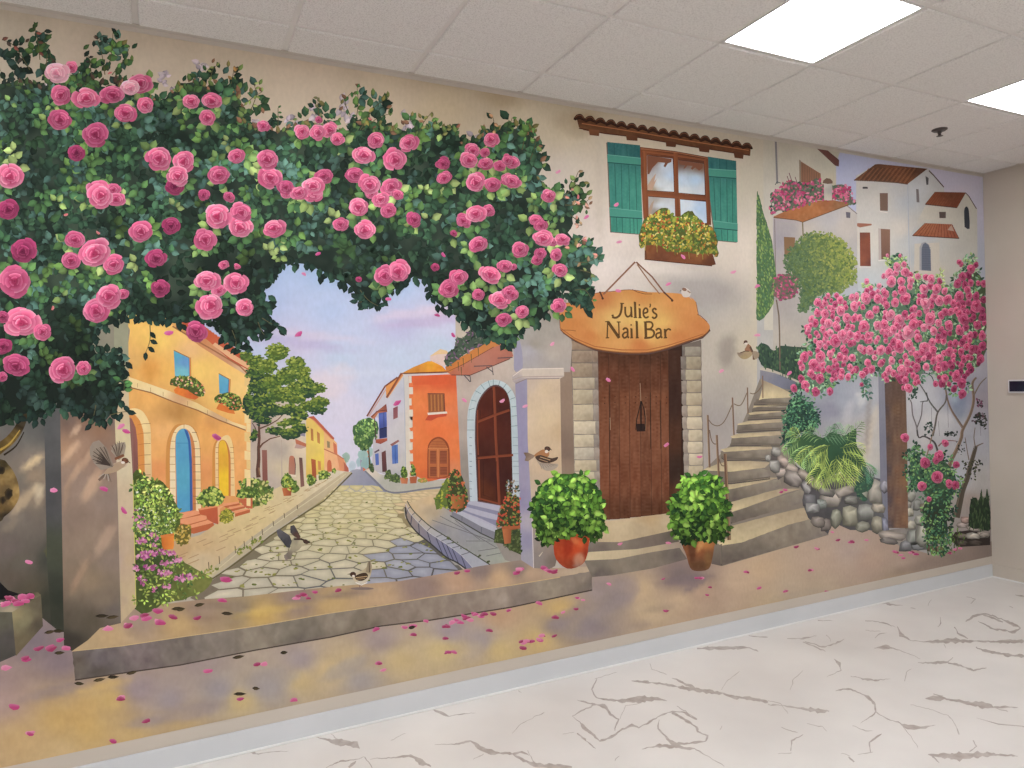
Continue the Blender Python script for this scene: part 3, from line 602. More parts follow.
q.poly(spline(U2("400,900 400,650 400,420 415,300 455,222 520,196 580,222 620,300 640,420 648,900"), 3), S("172,430,236,206,150 190,430,234,204,150 172,480,238,214,170 199,480,236,200,140 175,500,238,206,160", n=6), 3)
q.poly(spline(U2("448,900 445,600 442,330 462,255 505,228 555,250 590,330 602,460 608,900"), 3), (206, 124, 66))
q.poly(spline(U2("458,900 450,600 445,330 462,258 500,230 540,245 565,330 575,500 582,880"), 3)+U2("520,895"), S("180,435,84,160,196 185,450,78,156,196 183,480,80,164,196 186,505,76,156,200", n=7, sc=.3, asp=.3), 3)
q.poly(U2("512,232 540,245 560,320 575,480 582,880 560,890 556,520 545,330"), grad((48, 96, 170), (56, 90, 160), (188, 430), (192, 500)))
q.line(U2("446,345 545,345"), .6, (60, 130, 176))
for k, y in enumerate((260, 330, 390, 455, 515, 575, 640, 705, 770, 830)): q.line(U2(f"{395 if y > 300 else 425},{y} {442 if y > 300 else 452},{y}"), .5, (176, 124, 72)); q.line(U2(f"{585 if y > 300 else 575},{y} {645 if y > 350 else 615},{y}"), .5, (120, 84, 60))
q.line(U2("512,196 512,228"), .5, (170, 120, 70))
q = part('arched_door', 34, p, label='narrow arched yellow door')
q.poly(spline(U2("735,760 738,560 742,400 765,330 805,300 860,290 900,340 912,450 918,768"), 3), (214, 138, 58))
q.poly(spline(U2("765,760 762,560 762,400 775,340 805,305 860,280 895,330 910,450 920,768"), 3), S("216,445,236,200,140 232,445,236,200,130 217,480,232,190,130 233,480,236,196,130", n=5), 3)
q.poly(spline(U2("790,760 786,560 786,380 795,335 820,318 850,335 875,400 885,500 885,768"), 3), (206, 118, 50))
q.poly(spline(U2("795,760 790,560 790,380 800,335 822,322 845,340 862,410 868,500 868,768"), 3), S("222,445,236,180,40 224,480,240,190,30 222,460,228,164,40", n=6, sc=.4, asp=.3), 3)
for y in (380, 420, 465, 510, 560, 620, 680): q.line(U2(f"765,{y} 787,{y}"), .45, (176, 112, 60)); q.line(U2(f"880,{y} 912,{y}"), .45, (176, 112, 60))
# steps in front of the doors
for lab, tops, fronts in (('terracotta steps below the blue door', ("470,185 600,162 635,170 640,190 510,225 470,225", "480,235 650,200 695,208 690,235 540,275 480,265", "560,280 700,240 755,245 745,262 570,305"), ("470,225 510,228 640,190 640,205 510,240 470,240", "480,265 540,278 695,235 695,250 560,295 480,280", "560,305 745,262 755,280 700,320 590,350 560,340")),
    ('terracotta steps below the yellow door', ("820,108 950,92 955,105 830,130", "870,135 990,118 1000,128 880,155", "900,170 1024,148 1040,155 920,190"), ("830,130 955,105 960,118 850,145", "880,155 1000,128 1000,145 890,172", "920,190 1040,155 1040,180 920,215"))):
    q = part('doorsteps', 40, p, label=lab)
    for a, b in zip(tops, fronts): q.poly(U3(b), (196, 96, 54)); q.poly(U3(a), (236, 150, 102))
# planters and plants by the wall
q = part('brick_planter', 46, p, label='terracotta block planter between the two doors'); q.poly(U3("625,150 780,130 785,275 745,262 700,235 690,205 640,195"), grad((206, 92, 50), (190, 84, 54), (200, 508), (216, 522))); q.poly(U3("780,130 840,120 800,150 800,250 785,275"), (232, 160, 106)); q.poly(U3("620,150 790,126 840,120 780,136 640,162"), (232, 140, 90))
q = part('brick_planter', 46, p, label='terracotta planter at the corner of the yellow house'); q.poly(U3("940,70 1060,55 1060,150 1010,145 960,95"), (202, 98, 60)); q.poly(U3("940,62 1060,50 1060,62 945,75"), (224, 134, 90))
def bush(name, base, outline, n, r, pal, dark, parent=None, label=None, shade=None, leaf=None, asp=.6, wob=1.2, inset=.93, **kw):
    b = part(name, base, parent, label); mx = sum(q[0] for q in outline)/len(outline); my = sum(q[1] for q in outline)/len(outline)
    b.poly(spline([(mx+(q[0]-mx)*inset, my+(q[1]-my)*inset) for q in outline], 3, True), dark, 0, wob=wob)
    b.z += 1
    if leaf: b.scatter(outline, n, leaf, pal, shade=shade, **kw)
    else: b.dabs(outline, n, r, pal, shade=shade, asp=asp, **kw)
    return b
GRN = [(70, 100, 40), (110, 140, 50), (150, 176, 70), (50, 76, 40), (184, 200, 90), (90, 124, 50)]
def lit(y0, y1, a=1.25, b=.75): return lambda x, y: a+(b-a)*(y-y0)/(y1-y0)
for (ot, bt, fl, lab) in (("405,600 410,555 470,530 560,530 620,560 660,600 680,650 660,690 600,680 540,640 470,615", "430,640 460,610 520,625 590,665 630,700 600,718 540,705 440,665", [(220, 120, 90), (236, 180, 150)], 'window box of trailing flowers under the nearer blue window'),
     ("760,730 765,690 830,665 900,665 950,690 975,740 950,800 900,800 840,760", "770,790 790,750 840,765 910,800 920,832 870,825 790,800", [(214, 90, 60), (230, 150, 120)], 'window box of trailing flowers under the further blue window')):
    q = part('window_box', 46, p, label=lab); q.poly(U(bt), S("180,393,238,120,40 190,398,214,96,40 225,408,226,112,40", n=12, sc=.4), 2.5)
    q.poly(spline(U(ot), 3, True), (74, 84, 34), wob=1); q.dabs(U(ot), 110, 1.5, GRN+fl)
bush('planter_shrub', 52, U3("610,100 620,40 680,-10 760,-30 820,10 840,70 820,110 740,135 650,125"), 110, 2.0, GRN+[(200, 206, 90)], (74, 96, 36), p, 'bright green shrub in the block planter')
bush('planter_shrub', 52, U3("920,50 950,0 1000,-20 1050,-25 1100,0 1120,60 1050,65 960,62"), 60, 1.9, GRN, (74, 96, 36), p, 'green shrub in the corner planter')
bush('wall_plant', 52, U3("795,250 800,190 840,150 890,160 910,210 900,245 840,265"), 50, 1.6, [(150, 150, 40), (180, 170, 50), (110, 124, 40), (206, 190, 80)], (110, 110, 36), p, 'yellow-green clump beside the steps')
# flowering bank and pot behind the pillar
bank = P0("132,488 138,470 146,478 156,480 166,484 174,500 180,515 178,535 165,548 176,556 190,566 204,573 212,578 205,590 190,597 165,603 134,608")
b = part('flower_bank', 56, label='tall bank of white and pink flowering shrubs beside the stone pillar')
b.poly(spline(bank, 3, True), S("140,500,70,84,30 160,520,76,96,36 150,560,60,76,34 180,590,96,106,44 200,585,120,124,56 150,595,70,84,36", n=16, sc=.3), 4, wob=2)
b.scatter(bank, 150, 5, [(96, 116, 44), (120, 136, 56), (70, 90, 40), (140, 150, 66)], kn=(2, 3), w=.5, down=False)
b.scatter(P0("132,488 140,474 158,482 172,496 178,530 165,545 134,545"), 150, 5, GRN+[(170, 190, 90), (60, 88, 40), (76, 108, 50)], kn=(2, 3), w=.6, shade=lit(480, 560, 1.08, .75))
b.scatter(bank, 60, 4, GRN[:4], kn=(2, 3), w=.6)
b.dabs(P0("134,490 160,490 176,515 170,540 134,530"), 60, 1.3, [(222, 226, 206), (206, 214, 196)])
for cx, cy, rx, ry, n in ((138, 517, 5, 7, 16), (141, 527, 7, 3.5, 18), (146, 523, 5, 3, 10), (153, 540, 5, 7, 20), (142, 540, 6, 3, 12), (148, 554, 8, 3.5, 22), (142, 558, 6, 2.5, 12), (162, 552, 7, 2.5, 16), (172, 553, 5, 2, 10), (150, 567, 7, 3, 16), (168, 564, 8, 2.6, 18), (178, 560, 5, 2, 10), (138, 568, 4, 2.5, 8), (164, 573, 8, 3, 18), (142, 580, 4, 6, 12), (181, 578, 8, 3, 18), (192, 577, 5, 2.5, 10), (166, 586, 5, 2, 8), (152, 590, 6, 2, 8)):
    b.dabs([(cx-rx, cy), (cx-rx*.7, cy-ry), (cx+rx*.7, cy-ry), (cx+rx, cy), (cx+rx*.7, cy+ry), (cx-rx*.7, cy+ry)], int(n*1.6), 1.9, [(196, 96, 150), (214, 126, 170), (160, 66, 130), (222, 146, 186)])
pt = part('flower_pot', 70, label='plain orange clay pot in front of the flowering bank'); pt.poly(U3("330,365 432,350 432,440 425,472 350,478 335,440"), grad((206, 100, 30), (244, 140, 50), (161, 540), (172, 540))); pt.poly(U3("322,362 432,345 436,362 330,382"), (222, 120, 50))
bush('wall_plant', 66, U3("445,430 440,330 470,280 530,270 570,300 570,360 545,430 500,440"), 80, 1.6, [(196, 160, 60), (150, 130, 40), (120, 110, 40), (214, 180, 90), (90, 96, 36)], (110, 96, 36), None, 'ochre-flowered clump beside the clay pot')
# plants along the pale and yellow terraces
bush('street_shrub', 30, P0("240,492 240,482 248,478 258,478 268,482 274,492 273,499 262,506 246,508 240,502"), 130, 1.9, GRN+[(214, 206, 130), (196, 190, 110)], (96, 110, 46), None, 'pale green shrub at the foot of the street tree')
bush('street_shrub', 30, V1("535,660 540,600 570,590 605,640 600,670 560,690"), 30, 1.4, GRN, (96, 116, 40), None, 'small shrub below the yellow terrace house'); bush('street_shrub', 30, V1("630,640 635,575 680,560 725,590 700,620 650,640"), 40, 1.4, GRN, (96, 116, 40), None, 'low shrubs below the peach terrace house')
bush('street_shrub', 30, V1("735,575 740,545 760,545 770,570 755,585"), 12, 1.0, GRN, (110, 130, 40), None, 'tiny shrub at the far end of the left pavement')
b = bush('potted_shrub', 30, V1("330,690 330,620 380,585 420,620 450,660 480,710 450,745 410,740"), 70, 1.6, GRN+[(196, 196, 60)], (90, 110, 40), None, 'shrub in a clay pot beside the pale house'); q = part('pot', 40, b); q.poly(V1("335,705 412,700 408,765 350,768"), grad((206, 110, 60), (160, 76, 46), (282, 490), (291, 490)))
# ---- street tree
t = part('street_tree', 44, label='leafy green tree standing beside the yellow house on the left of the street')
tr = part('trunk', 44, t)
tr.line(V1("148,620 142,560 150,470 148,380 155,300 152,220 155,130"), 4.4, (96, 62, 50), w2=1.6); tr.line(V1("150,390 180,350 240,310 320,290"), 2.0, (104, 66, 50), w2=.8); tr.line(V1("155,230 230,200 300,160 360,100"), 1.6, (104, 70, 56), w2=.7); tr.line(V1("148,300 120,220 95,180"), 1.4, (90, 60, 50), w2=.6); tr.line(V1("150,540 158,600"), 1.4, (140, 96, 66))
cr = part('crown', 52, t)
blob = [(277, 352, 11, 8, 0), (256, 362, 8, 6, 1), (268, 366, 9, 7, 0), (296, 364, 9, 7, 1), (300, 372, 9, 8, 0), (286, 376, 9, 8, 1), (256, 374, 9, 8, 2), (270, 382, 12, 8, 1), (304, 378, 5, 5, 0), (298, 388, 10, 7, 1), (316, 388, 9, 5, 1), (306, 392, 10, 6, 2), (259, 388, 10, 8, 2), (280, 394, 12, 8, 1), (294, 398, 11, 6, 0), (262, 400, 12, 7, 2), (320, 402, 9, 5, 1), (308, 406, 9, 5, 1), (318, 410, 8, 4, 2), (270, 410, 14, 6, 2), (256, 414, 7, 8, 3), (290, 410, 12, 5, 2), (300, 416, 9, 4, 2), (262, 420, 8, 5, 3), (293, 421, 8, 4, 1), (284, 424, 6, 3, 1), (300, 428, 7, 5, 2), (276, 431, 9, 4, 3), (290, 434, 10, 5, 2), (254, 436, 3, 6, 3), (246, 356, 6, 4, 1), (305, 384, 9, 6, 2), (248, 404, 5, 10, 3)]
for (x, y, rx, ry, tn) in blob: cr.ell(x, y, rx, ry, 0, ((84, 104, 36), (74, 96, 38), (50, 76, 46), (40, 62, 48))[tn], ((66, 90, 36), (58, 82, 40), (42, 66, 46), (38, 60, 48))[tn], 14, .35, lev=3)
cr.z += 3
for (x, y, rx, ry, tn) in blob:
    for k in range(int(rx*ry*1.05)):
        a = cr.rnd.uniform(0, 6.28); r = 1.14*math.sqrt(cr.rnd.random()); px, py = x+rx*r*math.cos(a), y+ry*r*math.sin(a)
        hi = -math.sin(a)*r; pal = [(140, 156, 54), (124, 142, 48), (160, 172, 70), (104, 124, 46)] if hi > .1+.35*tn-.3 else [(84, 112, 44), (60, 92, 46), (104, 130, 46)] if hi > -.4 or tn < 2 else [(44, 74, 56), (38, 62, 50)]
        c = cr.rnd.choice(pal); q = cr.rnd.uniform(.9, 1.9)
        pts = [(px, py)]+[(px+q*math.cos(j*1.26)*cr.rnd.uniform(.7, 1.3), py+q*.7*math.sin(j*1.26)) for j in range(5)]
        cr.sub(pts, [mul(c, 1.05)]+[mul(c, .95)]*5, [(0, 1+j, 1+(j+1) % 5) for j in range(5)], 9)
# ---- far orange cottage and small round tree
p = part('far_cottage', 8, label='tiny orange cottage at the end of the street'); p.poly(V3("95,345 140,325 150,330 150,470 105,490"), grad((228, 120, 70), (216, 110, 70), (364, 455), (364, 470))); p.poly(V3("80,370 100,350 104,490 85,485"), (150, 140, 160))
t = part('round_tree', 12, label='small round-topped tree beside the white house')
tr = part('trunk', 12, t); tr.line(V3("158,440 152,360 148,300 120,250"), 1.7, (84, 72, 50), w2=.8)
cr = part('crown', 16, t); ol = V3("25,210 20,150 60,100 110,70 160,65 215,95 230,150 215,220 180,265 150,310 105,325 65,290 35,265")
cr.poly(spline(ol, 3, True), (70, 104, 56), wob=1.5); cr.dabs(ol, 170, 1.5, [(62, 100, 58), (88, 124, 62), (110, 148, 70), (150, 178, 96), (50, 84, 56)], shade=lambda x, y: 1.35-(y-418)/60)
# ---- white house
p = part('white_house', 18, label='white corner house with blue shutters and a wooden balcony')
p.poly(P0("367,417 385,388 401,375 411,370 424,371 434,470 436,482 412,483 395,478 372,470 373,440 385,418"), S("375,420,196,186,200 380,455,190,182,188 395,400,196,192,204 400,440,196,190,192 405,465,196,190,186 415,390,186,188,204 425,380,196,190,190 430,420,216,198,182 420,430,196,188,186 433,470,216,200,184 400,478,170,166,170", n=6), 4)
q = part('quoin', 26, p, label='cream corner stones')
q.poly(V2("425,370 470,370 475,768 440,768"), (206, 196, 186)); q.poly(V3("440,0 500,0 502,540 445,560"), grad((212, 196, 180), (216, 204, 180), (408, 420), (411, 470)))
q.line(V2("428,380 440,768"), .8, (172, 176, 190)); q.line(V3("436,0 446,540"), .8, (172, 176, 190))
for k in range(9): y = 376+k*11.2; q.poly([(409, y), (411.4+(k % 2)*1.4, y), (411.6+(k % 2)*1.4, y+7), (409, y+7)], (220, 206, 186))
q = part('window', 26, p, label='pair of blue shutters'); q.poly(V3("332,285 382,275 385,425 338,432"), S("393,447,84,118,190 397,458,70,104,180 392,462,96,126,200", n=6, sc=.5), 3); q.line(V3("360,280 362,430"), .6, (60, 84, 150))
q.poly(V3("320,275 385,238 395,250 335,290"), (150, 92, 84))
q = part('window', 26, p, label='small blue shuttered window'); q.poly(V3("200,352 228,345 232,438 205,442"), (84, 108, 186)); q.poly(V3("192,335 232,312 236,325 198,345"), (96, 72, 84))
q = part('door', 26, p, label='dark brown door'); q.poly(V3("252,340 285,322 296,495 258,495"), grad((104, 58, 56), (84, 50, 54), (382, 452), (386, 470)))
q = part('window', 26, p, label='small maroon shutter'); q.poly(V2("345,625 382,608 382,700 346,716"), grad((140, 76, 84), (156, 90, 90), (393, 410), (398, 418)))
q = part('balcony', 28, p, label='wooden balcony with a blue door'); q.poly(V2("228,665 292,655 295,768 235,768"), (74, 96, 176)); q.poly(V3("228,40 292,20 296,220 235,230"), S("381,415,86,104,186 385,430,70,84,160 382,436,60,70,140", n=5), 3)
q.poly(V3("235,150 295,135 296,215 238,225"), (52, 58, 110)); q.line(V3("238,152 294,137"), .8, (40, 40, 56)); 
for k in range(7): q.line([(379.8+k*1.05, 428.8-k*.3), (380+k*1.05, 437.5-k*.3)], .35, (36, 38, 60))
q.line(V3("196,60 206,240"), 1.0, (70, 52, 52)); q.line(V3("270,20 272,225"), .5, (50, 56, 100)); q.poly(V3("205,235 298,225 298,245 245,272 205,262"), grad((190, 92, 66), (150, 66, 50), (380, 438), (380, 444)))
q.poly(V2("165,690 290,590 298,655 225,665 195,712 175,708"), grad((196, 112, 76), (130, 62, 56), (376, 412), (386, 405))); q.line(V2("170,700 215,650 296,640"), 1.0, (120, 56, 46))
q = part('roof', 30, p, label='brown-edged tiled roof slopes'); q.poly(V2("285,450 385,375 420,340 430,360 312,540 290,540"), grad((236, 150, 70), (206, 124, 70), (390, 385), (398, 390))); q.line(V2("135,690 280,450 380,378"), 1.6, (130, 66, 50)); q.line(V2("150,692 290,470"), 1.0, (206, 150, 130)); q.line(V2("292,542 412,345"), 2.0, (142, 72, 46)); q.line(V2("420,352 432,358 305,545"), .8, (212, 190, 170))
# ---- orange house
p = part('orange_house', 22, label='bright orange house with a barred window and an arched double door')
p.poly(P0("408,376 456,374 462,500 457,478 440,479 428,482 412,474"), S("412,380,230,96,50 440,380,232,92,48 455,380,220,90,50 415,400,238,124,60 440,400,238,120,60 455,410,236,122,70 420,440,238,118,56 440,430,240,112,54 420,465,232,110,50 455,450,238,120,60 430,475,226,100,50 450,470,226,130,80", n=7, sc=.1), 3)
p.poly(V2("465,372 860,362 862,425 790,432 480,440 480,465"), S("410,380,226,92,46 440,382,228,88,44 456,382,222,90,46", n=6), 3)
for k in range(9): y = 376+k*11.2+6; p.poly([(409+(k % 2)*.5, y), (413, y+.5), (413, y+4), (410.5, y+4.5)], (236, 116, 60))
p.line(V2("425,358 860,345"), 1.4, (206, 190, 180))
q = part('roof', 30, p, label='yellow-orange tiled hip roof'); q.poly(V2("410,348 500,300 620,250 650,248 740,290 770,325 775,335 420,352"), S("415,370,214,130,40 432,364,240,160,36 440,366,236,140,30 446,371,230,140,36", n=12, sc=.3), 3); q.line(V2("405,350 780,336"), 1.3, (112, 52, 36))
q = part('chimney', 24, p, label='pale turret with a pink cap behind the orange roof'); q.poly(V2("640,205 700,180 770,185 790,230 760,290 720,285 650,250 640,240"), (222, 190, 180)); q.poly(V2("650,200 720,152 775,165 790,190 700,195 645,212"), (230, 190, 136))
q = part('window', 30, p, label='barred brown window'); q.poly(V2("620,508 750,508 755,655 628,662"), (164, 92, 50)); q.line(V2("620,510 752,510 757,655"), 1.2, (120, 60, 46))
for k in range(9): q.line([(429.3+k*1.75, 394.5), (429.8+k*1.75, 411)], .5, (208, 130, 64) if k % 2 else (120, 74, 46))
q.poly(V2("618,662 775,652 778,668 625,680"), (232, 214, 196)); q.poly(V2("625,682 775,668 770,690 700,700 650,725 600,722"), (206, 74, 46))
q = part('arched_door', 30, p, label='louvred arched double door'); q.poly(spline(V3("618,545 620,320 635,260 670,225 715,215 755,235 785,275 797,340 800,530"), 3)+V3("710,550"), (146, 66, 36))
q.poly(spline(V3("628,540 628,330 642,268 675,238 710,228 745,245 770,280 784,335 785,525"), 3)+V3("706,545"), S("430,450,196,106,56 445,470,188,98,52 440,440,190,100,50", n=6), 3)
for k in range(5): q.line(V3(f"640,{252+k*13} 765,{250+k*13}"), .5, (150, 76, 44))
for (xa, xb, ya, yb) in ((640, 690, 325, 430), (718, 775, 325, 430), (640, 692, 455, 530), (720, 778, 455, 520)):
    q.poly(V3(f"{xa},{ya} {xb},{ya} {xb},{yb} {xa},{yb}"), (158, 80, 50))
    for k in range(int((yb-ya)/12)): q.line(V3(f"{xa},{ya+6+k*12} {xb},{ya+6+k*12}"), .5, (120, 58, 36))
q.line(V3("625,308 785,308"), .9, (214, 128, 70)); q.line(V3("704,310 706,540"), 1.2, (214, 126, 70)); q.line(V3("620,545 800,540"), .6, (170, 60, 50))
# ---- little plants before the orange house
for (a, b) in (("405,500 415,455 435,450 455,480 465,530 440,545 410,540", "400,542 465,542 458,590 410,588"), ("485,480 492,430 508,435 525,480 530,520 505,530 485,520", "475,535 538,528 530,585 482,588")):
    q = bush('potted_shrub', 34, V3(a), 40, 1.1, GRN[:4]+[(120, 150, 50)], (80, 104, 40), None, 'conical shrub in a small clay pot beside the orange house'); r = part('pot', 42, q); r.poly(V3(b), grad((206, 120, 76), (176, 88, 54), (404, 480), (411, 480)))
bush('street_shrub', 34, V3("270,545 290,490 320,475 335,530 350,520 370,500 400,540 400,580 350,580 310,555"), 60, 1.3, [(70, 90, 50), (90, 110, 60), (56, 76, 46), (110, 130, 66)], (70, 86, 50), None, 'low dark green shrubs below the white house')
bush('street_shrub', 34, V3("150,470 155,440 180,425 195,490 170,500"), 20, 1.2, [(70, 90, 50), (90, 110, 60), (56, 76, 46)], (70, 86, 50), None, 'small shrub at the far corner of the white house')
bush('street_shrub', 34, V3("540,575 545,550 600,545 620,570 580,582"), 16, 1.1, [(206, 170, 70), (150, 150, 60), (214, 140, 80)], (150, 140, 60), None, 'yellow-flowered tuft by the arched double door')
# ---- grey stone house with the tall brown door
p = part('stone_house', 28, label='grey-mauve house with a tall arched brown door and a balcony planter')
p.poly(P0("455,293 516,293 521,340 526,350 527,566 505,560 480,515 466,503 461,480 456,375"), S("460,310,176,166,160 460,330,196,180,160 480,300,160,140,126 460,390,190,170,156 462,430,176,158,146 464,470,150,138,128 466,495,130,124,120 480,385,190,170,156 500,370,196,176,160 515,362,196,180,164 470,378,180,160,146 518,400,170,160,156 480,480,150,140,130", n=7, sc=.1), 3.5)
q = part('door_surround', 36, p, label='pale blue stone arch surround')
q.poly(spline(V5("215,768 218,620 228,540 255,450 310,370 390,325 460,320 530,350 580,410 610,490 620,600 628,800"), 3)+V6("640,560 590,560")+V6("300,570 240,570"), S("470,400,186,198,200 480,385,180,196,200 500,382,186,200,204 515,395,184,198,200 515,440,176,190,196 470,450,190,200,206 472,490,186,196,204", n=6), 3)
q.line(spline(V5("230,620 240,540 268,455 318,380 395,335 460,330"), 3), .5, (160, 180, 186))
for t in ("228,560 275,545", "245,480 290,490", "280,405 325,430", "325,355 355,395", "385,325 400,375", "425,315 425,365", "480,325 465,370", "530,350 500,390", "570,400 535,430", "600,460 560,475", "612,530 570,535", "215,640 270,640", "215,720 275,720", "570,610 618,605", "570,690 620,685"): q.line(V5(t), .6, (118, 140, 140))
for y in (60, 125, 190, 250, 290, 350, 410, 470, 530): q.line(V6(f"235,{y} 255,{y+2}"), .6, (116, 130, 140)); q.line(V6(f"580,{y} 630,{y}"), .5, (130, 146, 150))
q = part('arched_door', 40, p, label='tall arched dark brown panelled door')
q.poly(spline(V5("278,800 280,640 290,540 320,460 370,395 420,362 470,362 520,400 550,460 565,560 572,800"), 3)+V6("585,610 480,604 300,572"), (96, 66, 66))
q.poly(spline(V5("290,800 290,640 300,540 330,465 380,402 430,372 475,378 520,410 545,460 560,560 572,800"), 3)+V6("582,606 480,598 305,562"), S("480,420,92,34,20 500,400,84,32,20 480,460,72,30,22 500,480,66,28,24 485,490,90,40,20 505,410,70,28,22", n=6, sc=.2, asp=.4), 3)
for t, w in ((V5("430,375 440,600 445,768")+V6("460,300 475,600"), 2.6), (V5("300,655 440,600 555,560"), 2.4), (V6("300,225 460,210 585,200"), 2.4), (V6("310,240 318,560"), 1.6), (V6("305,545 478,590"), 1.6), (V5("300,560 300,768")+V6("306,200"), 1.2)): q.line(t, w, (132, 60, 34))
for t in (V6("345,250 345,520 450,560 450,250"), V5("320,560 325,630 425,590 420,400")): q.line(t, .5, (56, 22, 18))
q = part('door_step', 44, p, label='pale lilac steps below the tall door')
for t, f in (("210,575 280,568 480,605 470,650 210,590", "205,590 470,650 460,680 200,620"), ("140,615 200,612 460,680 455,720 330,700", "140,625 330,690 450,722 450,768 300,720 145,650"), ("95,655 150,640 330,710 450,768 440,800 330,765", "")):
    q.poly(V6(t), (176, 172, 190)); 
    if f: q.poly(V6(f), (136, 134, 160))
q.poly(V7("95,95 170,100 330,195 450,255 450,320 330,275 90,130"), (128, 126, 138)); q.poly(V7("95,90 180,92 330,170 455,225 450,260 330,212 170,125"), (180, 178, 192)); q.line(V7("80,125 180,180 330,268 445,322"), 1.1, (70, 72, 60)); q.line(V7("330,215 330,270"), .6, (90, 90, 100)); q.line(V7("175,130 175,165"), .6, (90, 90, 100))
q = part('balcony', 44, p, label='sloping terracotta balcony planter with purple flowers')
q.poly(V5("50,255 180,160 400,60 430,20 480,-20 560,30 585,130 560,150 240,282 90,280"), S("460,368,190,108,80 480,362,186,116,96 500,352,190,112,90 505,358,176,104,86 450,372,190,100,70", n=5), 3)
q.poly(V5("50,250 40,215 180,130 400,-10 470,-20 480,40 400,70 180,195 70,262"), S("450,368,206,116,50 470,356,206,120,50 490,345,206,124,60", n=8), 3); q.line(V5("55,255 180,198 400,72 430,55"), .6, (120, 66, 50)); q.line(V5("90,280 240,282 560,150"), .9, (110, 66, 56))
for t in ("200,280 240,290 245,335", "270,210 415,205 425,280", "460,145 580,140", "190,280 240,335", "370,215 420,255"): q.line(V5(t), .9, (74, 70, 76))
q = part('balcony_flowers', 56, p, label='purple and dark green balcony flowers')
bl = V5("30,170 60,100 120,50 130,-10 200,-40 280,-120 420,-170 520,-120 500,0 400,20 260,70 180,130 60,215 40,215")
q.poly(spline(bl, 3, True), (70, 86, 70), wob=3); q.dabs(bl, 170, 2.2, [(52, 70, 54), (74, 96, 70), (40, 56, 46), (140, 100, 130), (110, 76, 110), (96, 112, 90)], asp=.35)
for x, y in ((445, 360), (458, 366), (463, 362), (471, 358), (478, 352), (461, 371)): q.line([(x, y-4), (x+.5, y+5)], .9, (60, 80, 44), w2=.3)
# flower pots beside the brown door
FLO = [(70, 90, 40), (96, 120, 46), (46, 62, 36), (196, 70, 50), (214, 106, 60), (130, 140, 60)]
q = bush('flowering_plant', 56, P0("448,480 450,473 457,468 463,478 467,490 468,503 463,512 450,512 446,500"), 120, 1.4, FLO, (60, 70, 36), None, 'red-dotted flowering plant in a clay pot left of the tall brown door'); r = part('pot', 66, q); r.poly(V6("85,530 195,525 185,620 140,635 100,625"), grad((190, 108, 56), (150, 82, 40), (452, 505), (463, 505)))
bush('street_shrub', 50, P0("436,510 434,500 440,488 448,476 452,490 452,508 444,508 438,509"), 60, 1.5, [(150, 160, 40), (176, 180, 60), (110, 130, 50), (80, 100, 50)], (96, 116, 46), None, 'yellow-green foliage left of the tall brown door')
q = bush('flowering_plant', 56, V7("450,200 465,110 500,20 540,-60 590,-40 640,-20 645,100 650,230 560,225 480,220"), 190, 1.5, FLO+[(206, 90, 40), (50, 66, 40)], (60, 64, 36), None, 'orange-flowered plant in a clay pot right of the tall brown door'); q.poly(V7("430,340 440,240 500,220 650,235 652,440 560,400 500,350"), (66, 76, 40)); q.dabs(V7("440,330 460,230 650,240 650,420 560,400"), 80, 1.6, [(80, 96, 46), (50, 66, 40), (96, 110, 60)])
r = part('pot', 72, q); r.poly(V7("495,220 640,210 645,228 570,240 565,345 515,352"), grad((196, 110, 60), (150, 80, 46), (503, 535), (512, 535))); r.poly(V7("490,212 640,205 640,222 498,235"), (176, 90, 50))
q.dabs(V6("520,470 540,400 590,400 625,420 635,500 600,560 540,520"), 60, 1.4, [(80, 90, 70), (150, 110, 60), (60, 76, 56), (176, 186, 190)])
# ---- square pillar beside the brown door
p = part('stone_pillar', 60, label='lilac and peach square pillar with a capital, left of the nail bar door')
p.poly(P0("509,300 540,290 566,300 572,345 570,372 515,372 512,344"), S("515,320,160,152,160 525,310,172,160,150 530,350,176,168,176 545,330,166,156,144 555,350,178,164,152 560,310,150,138,124 535,345,160,150,134", n=8, sc=.08), 4)
p.poly(spline(P0("505,318 512,322 518,335 522,352 522,370 514,370 514,352 510,338 504,328"), 3, True), (156, 150, 172))
p.poly(P0("515,383 527,379 527.5,440 531,500 533.5,568 521,560 519.5,500 517.5,430"), S("520,385,150,142,168 525,440,152,144,176 522,440,146,138,172 526,500,150,142,172 522,500,138,130,164 524,540,148,142,170 531,560,164,158,170 530,520,176,164,176 528,480,160,150,176", n=4), 3)
p.poly(P0("527,379 560,377 561,440 562,500 560,545 555,566 549,569 533,568 531,500 527.5,440"), S("530,385,196,172,152 545,390,214,186,150 557,390,204,176,146 530,420,214,186,154 545,420,218,190,150 559,430,204,172,134 532,460,210,182,150 550,460,212,180,142 534,490,200,176,150 550,490,196,164,140 536,520,180,156,134 540,540,150,134,124 550,545,148,130,116 536,560,142,130,124 553,562,126,110,100 534,540,160,146,140", n=6), 3.2)
p.line(V7("735,100 748,545"), .8, (214, 200, 196)); p.line(V7("792,450 820,415"), 1.4, (206, 190, 164), w2=.5)
q = part('capital', 72, p, label='pale capital block'); q.poly(V5("575,285 655,228 990,222 992,290 960,308 695,308 605,348 580,330"), S("515,380,180,164,158 525,372,206,186,168 545,372,206,188,172 560,372,196,178,164 518,382,160,146,150", n=5), 3); q.poly(V5("655,228 990,222 992,292 660,302"), S("530,370,206,188,170 560,372,202,184,168", n=5), 3); q.line(V5("605,348 690,312 955,308"), .9, (142, 124, 124)); q.line(V5("580,290 660,232 985,226"), .8, (222, 204, 190)); q.line(V5("578,320 650,296 990,290"), 1, (176, 156, 146))
